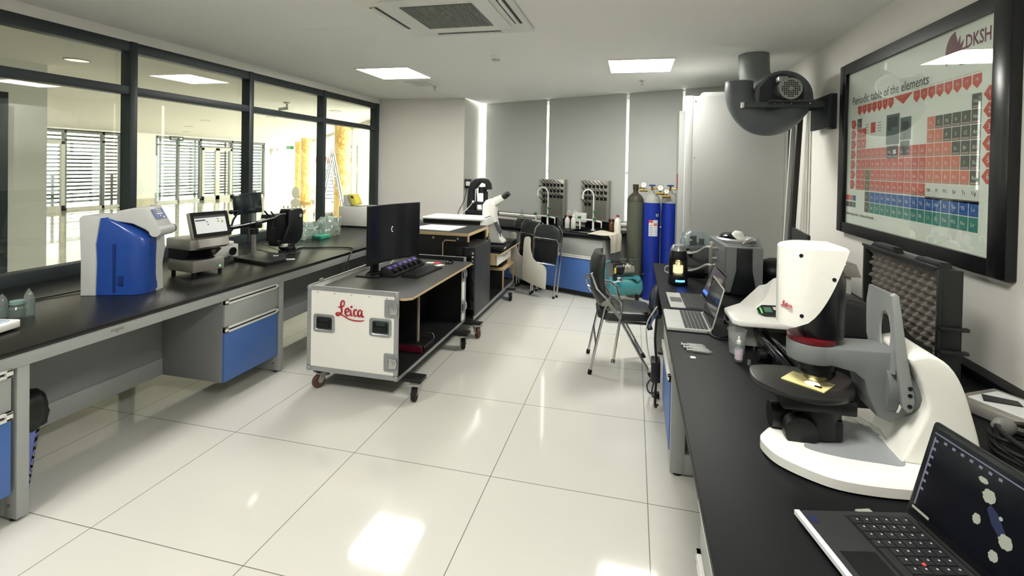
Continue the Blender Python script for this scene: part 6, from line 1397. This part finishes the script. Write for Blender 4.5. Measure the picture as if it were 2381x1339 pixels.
# white particle analyser unit with steel base
t = thing('imaging_platform', 'low white bench unit with steel base and small green lit control screen', 'bench unit', (3.1, 1.25, TOP))
wp = mat('unit_white', (238, 238, 232), .3)
b = MB(); b.prism([(2.79, .87), (3.40, .90), (3.44, 1.3), (3.46, 1.55), (3.10, 1.55), (2.84, 1.12), (2.785, 1.0)], .795, .905, 'xy'); b.build('steel_base', st, t)
b = MB(); b.prism([(2.768, .83), (2.80, .80), (3.35, .82), (3.49, 1.24), (3.51, 1.55), (3.45, 1.66), (3.12, 1.66), (3.06, 1.60), (2.86, 1.14), (2.765, 1.02)], .905, .932, 'xy', bev=.008); b.build('white_cover', wp, t)
b = MB()
lo = [(2.90, 1.02), (2.97, .98), (3.2, .98), (3.2, 1.62), (3.12, 1.62), (3.08, 1.58)]; hi = [(2.975, 1.08), (3.0, 1.06), (3.2, 1.06), (3.2, 1.60), (3.16, 1.60), (3.13, 1.56)]
b.loft([[(x, y, .93) for x, y in lo], [(x, y, .985) for x, y in hi]]); b.build('raised_hood', wp, t)
b = MB(); b.prism([(3.30, .98), (3.44, 1.25), (3.46, 1.5), (3.36, 1.6), (3.28, 1.3)], .93, .95, 'xy', bev=.004); b.build('right_cover', wp, t)
Tq = frame((2.905, .905, .934), (1, .03, .02), (-.03, 1, .35))
b = MB(Tq); b.prism([(0, .02), (.02, 0), (.16, 0), (.16, .085), (.03, .085), (0, .055)], 0, .006); b.build('control_screen', mat('panel_dark', (38, 44, 42), .3), t)
b = MB(Tq); b.box(.012, .018, .015, .06, .006, .007, mi=0); b.box(.03, .065, .025, .065, .006, .007, mi=1); b.box(.075, .14, .045, .07, .006, .007, mi=2); b.box(.09, .14, .015, .042, .006, .007, mi=3); b.build('screen_icons', [mat('led_green2', (90, 220, 90), .3, emit=(90, 230, 90), es=1.0), mat('icon_green', (90, 130, 110), .3), mat('icon_white', (220, 214, 210), .4), mat('icon_red', (190, 90, 90), .4)], t)
for x, y in ((2.81, .89), (2.88, .885), (3.35, .95), (3.4, 1.5), (3.12, 1.5)): b = MB(); b.cyl((x, y, .78), (x, y, .796), .01, seg=12); b.build('foot', chrome, t)
# black rail stage
t = thing('linear_rail_stage', 'black slanted rail stage with cables lying before the white bench unit', 'stage', (2.92, .72, TOP))
T_ = frame((2.925, .70, .0), (0.03, -1, 0), (1, .03, 0))
b = MB(T_); b.box(-.30, .28, -.05, -.03, .865, .885, bev=.003); b.box(-.30, .28, -.01, .01, .865, .885, bev=.003); b.box(-.28, .26, -.045, .10, .845, .868, bev=.003); b.build('rails', blackgloss, t)
b = MB(T_); b.box(-.22, -.05, -.03, .06, .783, .846, bev=.006); b.box(.05, .22, -.03, .06, .783, .846, bev=.006); b.cyl((0, -.04, .82), (0, -.07, .82), .025, seg=16); b.build('carriage', black, t)
b = MB(T_); b.tube([(-.27, -.06, .87), (-.24, -.09, .86), (-.20, -.08, .82)], .012, seg=8); b.box(-.26, -.22, -.105, -.07, .84, .85, bev=.003); b.build('connector', mat('connector_grey', (110, 112, 112), .4), t)
b = MB(T_); b.tube([(.0, .08, .87), (.03, .11, .875), (.05, .12, .87)], .006, seg=8); b.build('green_strip', mat('green_strip', (80, 190, 90), .4, emit=(80, 200, 90), es=.5), t)
# foam case
t = thing('foam_case', 'open black plastic case with grey egg crate foam in its raised lid, against the wall', 'case', (3.4, .9, TOP))
cb = mat('case_black', (22, 24, 25), .42)
LX, LY0, LY1, LZ0, LZ1 = 3.465, .575, 1.225, .80, 1.262
b = MB(); b.box(LX + .07, LX + .08, LY0, LY1, LZ0, LZ1, bev=.004)
b.box(LX, LX + .075, LY0, LY0 + .018, LZ0, LZ1, bev=.004); b.box(LX, LX + .075, LY1 - .018, LY1, LZ0, LZ1, bev=.004); b.box(LX + .0005, LX + .075, LY0 + .012, LY1 - .012, LZ1 - .018, LZ1 + .0005, bev=.004); b.box(LX, LX + .075, LY0 + .012, LY1 - .012, LZ0, LZ0 + .018)
b.box(LX - .006, LX + .006, LY0 - .006, LY0 + .01, LZ0, LZ1, bev=.002); b.box(LX - .006, LX + .006, LY0 + .01, LY1, LZ1 - .004, LZ1 + .008, bev=.002); b.build('lid_shell', cb, t)
b = MB(); nx_, nz_ = 96, 70; vs = []; fs = []
for j in range(nz_ + 1):
    for i in range(nx_ + 1):
        y = LY0 + .018 + (LY1 - LY0 - .036) * i / nx_; z = LZ0 + .018 + (LZ1 - LZ0 - .036) * j / nz_
        vs.append((LX + .036 - .011 * math.sin((y + z) * 2 * pi / .062) - .009 * math.sin((y - z) * 2 * pi / .062) * (1 + math.sin((y + z) * 2 * pi / .062)) * .6, y, z))
for j in range(nz_):
    for i in range(nx_): a = j * (nx_ + 1) + i; fs.append((a, a + 1, a + nx_ + 2, a + nx_ + 1))
b.add(vs, fs); b.build('foam_insert', mat('foam_grey', (112, 108, 102), .95, var=.1, scale=200, bump=.1), t, sharp=80)
b = MB(); b.prism([(1.20, LZ1), (1.16, LZ1 + .025), (.98, LZ1 + .025), (.95, LZ1)], LX + .02, LX + .06, 'yz', bev=.004); b.prism([(.80, LZ1), (.78, LZ1 + .02), (.62, LZ1 + .022), (.60, LZ1)], LX + .02, LX + .06, 'yz', bev=.004); b.build('lid_feet', cb, t, kind='stuff')
b = MB(); b.box(LX - .002, LX + .095, LY0 - .02, LY0, 1.03, 1.045, bev=.004); b.box(LX - .002, LX + .095, LY0 - .02, LY0, .94, .955, bev=.004); b.build('ribs', cb, t, kind='stuff')
b = MB(); b.box(3.02, LX - .01, .575, .785, .80, .95, bev=.012); b.build('base_shell', cb, t)
b = MB(); b.prism([(3.03, .952), (3.07, 1.06), (3.14, 1.12), (3.24, 1.10), (3.36, 1.03), (3.42, .952)], .60, .78, 'xz', bev=.02, seg=3); single(b, 'black_cover', cb, 'black padded cover piece lying in front of the foam lined lid', 'cover')
# ---- large digital microscope
t = thing('digital_microscope', 'large white digital microscope with grey tilting arm and black stage on the right bench', 'microscope', (2.98, .03, TOP))
mw = mat('scope_white', (236, 236, 228), .3); mg = mat('scope_grey', (112, 116, 116), .42, var=.02); mk = mat('scope_black', (22, 23, 26), .4)
AX = .04
def base_half(x): # half width of the boat shaped base
    f_ = min(1, max(0, (x - 2.695) / .17)); return .215 * math.sin(f_ * pi / 2) ** .62
out = [(p.x, p.y) for p in catmull([(x, y, 0) for x, y in ((2.697, -.012), (2.702, -.058), (2.725, -.105), (2.78, -.150), (2.85, -.182), (2.95, -.186), (3.08, -.17), (3.28, -.15), (3.30, .0), (3.28, .26), (3.10, .268), (2.976, .245), (2.88, .18), (2.79, .10), (2.72, .03))], 4, True)]
def ins(p, d): 
    cx_, cy_ = 2.99, AX; return (cx_ + (p[0] - cx_) * (1 - d / .30), cy_ + (p[1] - cy_) * (1 - d / .215))
cut = lambda x: 0.11 * math.sin(min(1, max(0, (x - 2.78) / .30)) * pi / 2) if x < 3.06 else .0
b = MB(); rings = [[(*ins(p, d), z) for p in out] for z, d in ((.781, .012), (.786, .0), (.812, .0), (.826, .014), (.832, .03))]; b.loft(rings); b.build('base', mw, t)
pit = [(2.802, -.074), (2.879, -.101), (2.983, -.106), (3.044, -.097), (3.062, -.004), (3.057, .091), (3.007, .117), (2.933, .132), (2.881, .068), (2.834, -.019)]
b = MB(); b.prism([(p.x, p.y) for p in catmull([(x, y, 0) for x, y in pit], 4, True)], .8315, .8335, 'xy'); b.build('base_inlay', mat('inlay_grey', (146, 150, 152), .35), t)
b = MB(); b.cyl((2.93, AX + .03, .8335), (2.93, AX + .03, .835), .005, seg=10); b.cyl((3.05, AX + .05, .8335), (3.05, AX + .05, .835), .005, seg=10); b.build('screw_holes', black, t, kind='stuff')
# column
b = MB(); colp = [(3.04, .83), (3.06, .88), (3.085, .94), (3.10, 1.0), (3.075, 1.08), (3.055, 1.118), (3.075, 1.132), (3.11, 1.135), (3.15, 1.11), (3.18, 1.06), (3.205, .98), (3.225, .90), (3.235, .83)]
pts = [(p.x, p.y) for p in catmull([(x, z, 0) for x, z in colp], 3)]
b.prism(pts, -.085, .115, 'xz', bev=.010, seg=3); b.build('column', mw, t)
b = MB(); b.cyl((3.02, AX, 1.01), (3.11, AX, 1.01), .095, seg=40); b.build('tilt_bearing', mg, t)
b = MB(); b.cyl((3.045, AX, 1.01), (3.052, AX, 1.01), .0985, seg=40); b.build('bearing_ring', chrome, t)
b = MB(); armp = [(2.895, 1.115), (3.0, 1.118), (3.05, 1.12), (3.085, 1.09), (3.09, 1.0), (3.075, .945), (3.035, .915), (3.0, .93), (2.975, .99), (2.965, 1.03), (2.94, 1.05), (2.88, 1.062), (2.82, 1.065), (2.82, 1.115)]
b.prism(armp, AX - .075, AX + .04, 'xz', bev=.006, seg=2); b.build('arm', mg, t)
b = MB(); b.lathe([(.066, 1.060), (.068, 1.066), (.068, 1.112), (.066, 1.116)], (2.845, AX - .01, 0), seg=40); b.build('head_mount', mg, t)
b = MB(); b.lathe([(.062, 1.116), (.067, 1.118), (.067, 1.130), (.062, 1.132)], (2.845, AX - .01, 0), seg=40); b.build('red_ring', mat('ring_red', (92, 14, 22), .35), t)
b = MB(); b.lathe([(.060, 1.130), (.063, 1.14), (.064, 1.30), (.05, 1.36)], (2.872, AX + .0, 0), seg=36); b.lathe([(.058, 1.06), (.056, 1.04), (.05, 1.035), (.05, 1.02), (.035, 1.0), (.03, 1.0)], (2.862, AX - .01, 0), seg=36); b.build('optics_body', mat('optics_black', (18, 19, 22), .3), t)
# white hood of the head
def hood(z):
    fz = (z - 1.145) / (1.395 - 1.145); xr = 2.765 + .165 * (max(0, fz) ** .42) ; return xr
HT = Matrix.Translation((-.008, 0, .018))
b = MB(HT); rings = []
for k in range(15):
    z = 1.148 + (1.385 - 1.148) * (k / 14) ; xr = hood(z); x0 = 2.752 + .004 * (1 - k / 14)
    ring = []
    for q in range(13):
        x = xr - (xr - x0) * q / 12; hw = .062 * math.sqrt(max(0, 1 - ((x - 2.835) / .085) ** 2)) if x < 2.835 else .062 - .10 * (x - 2.835) ** 1.0 * .35
        ring.append((x, AX - .015 - hw, z + .035 * (0)))
    for q in range(12, -1, -1):
        x = xr - (xr - x0) * q / 12; hw = .062 * math.sqrt(max(0, 1 - ((x - 2.835) / .085) ** 2)) if x < 2.835 else .062 - .10 * (x - 2.835) * .35
        ring.append((x, AX - .015 + hw, z))
    rings.append(ring)
b.loft(rings); last = rings[-1]; b.loft([last, [(2.84 + (x - 2.84) * .93, AX - .015 + (y - AX + .015) * .93, z + .008) for x, y, z in last], [(2.84 + (x - 2.84) * .7, AX - .015 + (y - AX + .015) * .7, z + .014) for x, y, z in last]]); b.build('head_hood', mw, t, sharp=45)
b = MB(HT)
for x, z in ((2.80, 1.365), (2.888, 1.30), (2.805, 1.185)):
    hw = .062 * math.sqrt(max(0, 1 - ((x - 2.835) / .085) ** 2)) if x < 2.835 else .0605
    b.cyl((x, AX - .0155 - hw + .004, z), (x, AX - .0165 - hw, z), .0055, seg=14)
b.build('hood_screws', black, t, kind='stuff')
b = MB(HT); leica(b, frame((2.757, AX - .045, 1.205), (1, -1.1, 0), (0, 0, 1)), .026, w=.045, sy=.66); b.build('red_name', red_m, t)
# handle fork
b = MB(); barp = [(3.012, 1.288), (3.022, 1.296), (3.03, 1.29), (3.055, 1.12), (3.075, 1.0), (3.07, .97), (3.058, .965), (3.045, .98), (3.03, 1.1), (3.02, 1.2)]
b.prism(barp, -.072, -.055, 'xz', bev=.003); b.build('handle_bar', mat('scope_grey_light', (142, 146, 145), .4), t)
b = MB(); HP = [(-.058, 1.288), (.17, 1.272), (.183, 1.25), (.18, 1.12), (.15, 1.075), (.05, 1.055), (-.058, 1.06)]
outer = HP; hole = [(.015 + .045 * math.cos(2 * pi * k / 20), 1.165 + .062 * math.sin(2 * pi * k / 20)) for k in range(20)]
# plate with a rounded hole: quads between hole ring and outline
ou = []
tot = [Vector((y, z)) for y, z in outer]
for k in range(20):
    d = Vector((math.cos(2 * pi * k / 20), math.sin(2 * pi * k / 20))); c_ = Vector((.015, 1.165)); best = None
    for i in range(len(tot)):
        p, q = tot[i], tot[(i + 1) % len(tot)]; e_ = q - p; den = d.x * e_.y - d.y * e_.x
        if abs(den) < 1e-9: continue
        w = p - c_; t_ = (w.x * e_.y - w.y * e_.x) / den; u_ = (w.x * d.y - w.y * d.x) / den
        if t_ > 0 and -1e-6 <= u_ <= 1 + 1e-6 and (best is None or t_ < best): best = t_
    ou.append(c_ + d * best)
def px_(y): return 3.026 + .12 * (y + .058)
vs = [(px_(v[0]), v[0], v[1]) for v in ou] + [(px_(h[0]), h[0], h[1]) for h in hole] + [(px_(v[0]) + .006, v[0], v[1]) for v in ou] + [(px_(h[0]) + .006, h[0], h[1]) for h in hole]
fs = []
for k in range(20):
    l_ = (k + 1) % 20; fs += [(k, l_, 20 + l_, 20 + k), (40 + k, 60 + k, 60 + l_, 40 + l_), (k, 40 + k, 40 + l_, l_), (20 + k, 20 + l_, 60 + l_, 60 + k)]
b.add(vs, fs); b.build('handle_plate', mat('scope_grey_light', (142, 146, 145), .4), t)
b = MB()
for z in (1.035, 1.015, .985): b.cyl((3.062, -.0725, z), (3.062, -.0735, z), .006, seg=12)
b.build('handle_screws', mat('screw_dark', (60, 62, 62), .3, .7), t, kind='stuff')
# stage
b = MB(); stp = [(2.70, .125), (2.682, .06), (2.69, .0), (2.73, -.05), (2.80, -.085), (2.87, -.08), (2.94, -.03), (2.985, .09), (2.95, .165), (2.86, .15), (2.78, .15)]
b.prism([(p.x, p.y) for p in catmull([(x, y, 0) for x, y in stp], 4, True)], .965, .983, 'xy', bev=.003); b.build('stage_plate', mat('stage_black', (40, 40, 38), .3), t)
b = MB(); b.box(2.75, 2.95, -.04, .12, .92, .964, bev=.006); b.cyl((2.86, AX - .01, .84), (2.86, AX - .01, .93), .07, seg=30); b.box(2.79, 2.92, -.03, .09, .834, .90, bev=.01); b.cyl((2.80, AX - .09, .86), (2.80, AX - .05, .86), .045, seg=26); b.cyl((2.735, AX + .0, .865), (2.80, AX + .0, .865), .040, seg=26); b.build('stage_drive', mat('drive_black', (14, 15, 17), .4), t)
b = MB(frame((2.835, .022, .984), (.78, -.62, 0), (.62, .78, 0))); b.box(-.062, .06, -.038, .048, 0, .003); single(b, 'circuit_sample', mat('sample_gold', (240, 226, 160), .4, 0, var=.2, scale=50), 'brightly lit yellow circuit board sample on the black microscope stage', 'sample')
b = MB(frame((2.85, -.0, .984), (.78, -.62, 0), (.62, .78, 0))); b.box(.0, .02, -.012, -.004, .003, .006); single(b, 'sample_chip', black, 'tiny black chip piece on the lit yellow sample', 'chip')
sp_ = bpy.data.lights.new('objective_lamp', 'SPOT'); sp_.energy = 14.0; sp_.spot_size = R(120); sp_.spot_blend = .4; sp_.color = (1, .95, .78); sp_.shadow_soft_size = .01
so = bpy.data.objects.new('objective_lamp', sp_); COL.objects.link(so); so.location = (2.845, .01, .999); so.parent = None
# plastic bag on the base
b = MB(); rnd = random.Random(4); vs = []; fs = []
for i in range(13):
    for j in range(9):
        u, v = i / 12, j / 8; vs.append((2.97 + .12 * u + .02 * v, .10 - .15 * u + .07 * v, .838 + .012 * abs(math.sin(5 * u + 4 * v)) + rnd.uniform(0, .008)))
for i in range(12):
    for j in range(8): a = i * 9 + j; fs.append((a, a + 1, a + 10, a + 9))
b.add(vs, fs); single(b, 'small_clear_bag', glassmat('zip_bag', (240, 242, 240), rough=.1, murk=.15), 'small clear zip bag lying on the grey inlay of the microscope base', 'bag', sharp=60)
# socket box and cable coil near the wall
t = thing('desk_socket_box', 'silver box with bright white top on the right bench by the wall', 'box', (3.62, .42, TOP))
Tb = frame((3.60, .41, TOP), (.86, .5, 0), (-.5, .86, 0))
b = MB(Tb); b.box(-.09, .13, -.10, .12, .001, .045, bev=.008); b.build('housing', steel, t)
b = MB(Tb); b.box(-.06, .10, -.07, .09, .045, .048, bev=0); b.build('white_top', mat('shiny_white', (230, 232, 232), .1), t)
b = MB(Tb); b.prism([(-.05, .05), (.0, .085), (.06, .01), (.03, -.02)], .048, .052); b.build('black_lever', blackgloss, t)
coil(3.50, .12, .783, .10, .13, 6, .007, 'big coil of thick black cable behind the near black laptop', rise=.010)
cable([(3.30, .2, .786), (3.25, .05, .786), (3.35, -.1, .786), (3.45, -.2, .79)], .003, 'thin black cable between the white microscope and the cable coil')
b = MB(); b.ell((3.47, .23, .83), (.035, .02, .03), seg=16); single(b, 'cable_plug', mat('plug_grey', (120, 120, 118), .4), 'grey plug head lying on the black cable coil', 'plug')
t = thing('desk_instrument', 'small steel and white instrument beside the black cover near the wall', 'instrument', (3.6, 1.85, TOP))
b = MB(); b.prism([(3.56, .98), (3.56, 1.02), (3.60, 1.06), (3.66, 1.06), (3.69, .98)], 1.78, 1.94, 'xz', bev=.006); b.build('head', steel, t)
b = MB(); b.box(3.59, 3.65, 1.82, 1.90, .80, .97, bev=.006); b.box(3.54, 3.70, 1.76, 1.96, .781, .80, bev=.003); b.build('stand', offwhite, t)
coil(3.62, 1.5, .783, .05, .12, 4, .006, 'black cables heaped along the wall beside the white bench unit', rise=.02)
# ---- under the bench: hanging cables, adapter
b = MB(); b.tube([(2.50, 2.25, .74), (2.49, 2.2, .68), (2.485, 2.12, .60), (2.49, 2.05, .55)], [.02, .05, .06, .03], seg=16); single(b, 'black_holder', black, 'black rounded cable holder hanging under the front edge of the right worktop', 'holder')
b = MB(); b.box(-.02, .02, -.10, .10, -.004, .004, T=frame((2.43, 2.35, .42), (1, 0, .3), (0, -.5, .9))); single(b, 'black_strap', black, 'flat black strap sticking out beside the folding chair', 'strap')
cable([(2.465, 1.5, .74), (2.42, 1.62, .62), (2.43, 1.8, .55), (2.46, 1.95, .62), (2.465, 2.0, .74)], .005, 'blue cable looping under the right worktop edge', mat('cord_blue', (52, 84, 120), .5))
cable([(2.462, 1.62, .74), (2.41, 1.85, .55), (2.42, 2.0, .35), (2.45, 1.95, .22)], .005, 'white cable hanging below the right worktop edge', mat('cord_white', (215, 215, 210), .5))
b = MB(); b.box(2.44, 2.50, 1.72, 1.84, .20, .34, bev=.008); single(b, 'hanging_adapter', black, 'black power adapter hanging among the cables under the right bench', 'adapter')
b = MB(); b.cyl((2.44, 1.78, .27), (2.425, 1.78, .27), .022, seg=16); single(b, 'white_plug', offwhite, 'round white plug on the hanging black adapter', 'plug')
cable([(2.45, 1.8, .2), (2.42, 1.86, .12), (2.44, 1.95, .03), (2.49, 1.98, .02)], .006, 'black power cord reaching the floor under the right bench')
cable([(2.46, 1.74, .2), (2.45, 1.8, .1), (2.47, 1.88, .03), (2.5, 1.92, .02)], .006, 'second black power cord beside the floor plug')
cable([(2.47, 1.68, .70), (2.46, 1.70, .5), (2.475, 1.74, .3), (2.47, 1.72, .06), (2.49, 1.8, .02)], .008, 'thick dark cable running down the blue drawer unit')
b = MB(); b.box(2.47, 2.51, 1.93, 1.98, .003, .035, bev=.004); single(b, 'floor_plug', black, 'black plug lying on the floor by the right bench', 'plug')

# ---- small displays in the lobby
t = thing('cutout_display', 'white cutout figures on a red and white boat shaped base in the lobby', 'display', (-7.2, 10.2, 0))
T_ = Matrix.Translation((-7.1, 10.3, 0)) @ Matrix.Rotation(.9, 4, 'Z') @ Matrix.Scale(.64, 4)
b = MB(T_); b.prism([(-.55, .42), (.5, .40), (.42, .22), (-.45, .22)], -.06, .06, 'xz'); b.build('boat_base', mat('boat_red', (170, 96, 84), .6), t)
b = MB(T_); b.prism([(-.6, .50), (.56, .48), (.5, .40), (-.55, .42)], -.08, .08, 'xz'); b.build('boat_rim', mat('boat_white', (226, 222, 214), .6), t)
b = MB(T_); b.prism([(.05 + .15 * math.cos(2 * pi * k / 24), 1.18 + .26 * math.sin(2 * pi * k / 24)) for k in range(24)], -.02, .02, 'xz'); b.build('oval_sign', mat('oval_grey', (160, 158, 146), .6), t)
b = MB(T_); b.prism([(.05 + .2 * math.cos(2 * pi * k / 24), .72 + .2 * math.sin(2 * pi * k / 24)) for k in range(24)], -.02, .02, 'xz'); b.build('round_figure', mat('oval_grey', (160, 158, 146), .6), t)
for k in range(6): b = MB(T_); b.ell((-.42 + .17 * k, 0, .56), (.04, .04, .07), seg=12); b.build('small_figure', mat('oval_grey', (160, 158, 146), .6), t)
b = MB(T_); b.box(-.3, .3, -.12, .12, 0, .05); b.box(-.03, .03, -.02, .02, .05, .23); b.build('stand', alu, t)
t = thing('banner_stand', 'tall narrow white banner stand with small print beside the middle mullion', 'banner', (-7.0, 11.6, 0))
T_ = Matrix.Translation((-7.0, 11.6, 0)) @ Matrix.Rotation(.8, 4, 'Z')
b = MB(T_); b.box(-.32, .32, -.01, .01, .08, 1.85); b.build('banner', mat('banner_white', (226, 226, 230), .6), t)
b = MB(T_); b.box(-.30, .30, -.012, -.0105, 1.6, 1.8); b.build('red_heading', mat('banner_red', (190, 90, 90), .6), t)
b = MB(T_)
for k in range(9): b.box(-.26, .26, -.012, -.0105, .5 + .11 * k, .54 + .11 * k)
b.build('print_lines', mat('banner_text', (140, 140, 160), .6), t, kind='stuff')
b = MB(T_); b.box(-.34, .34, -.12, .12, 0, .08, bev=.01); b.build('foot', alu, t)
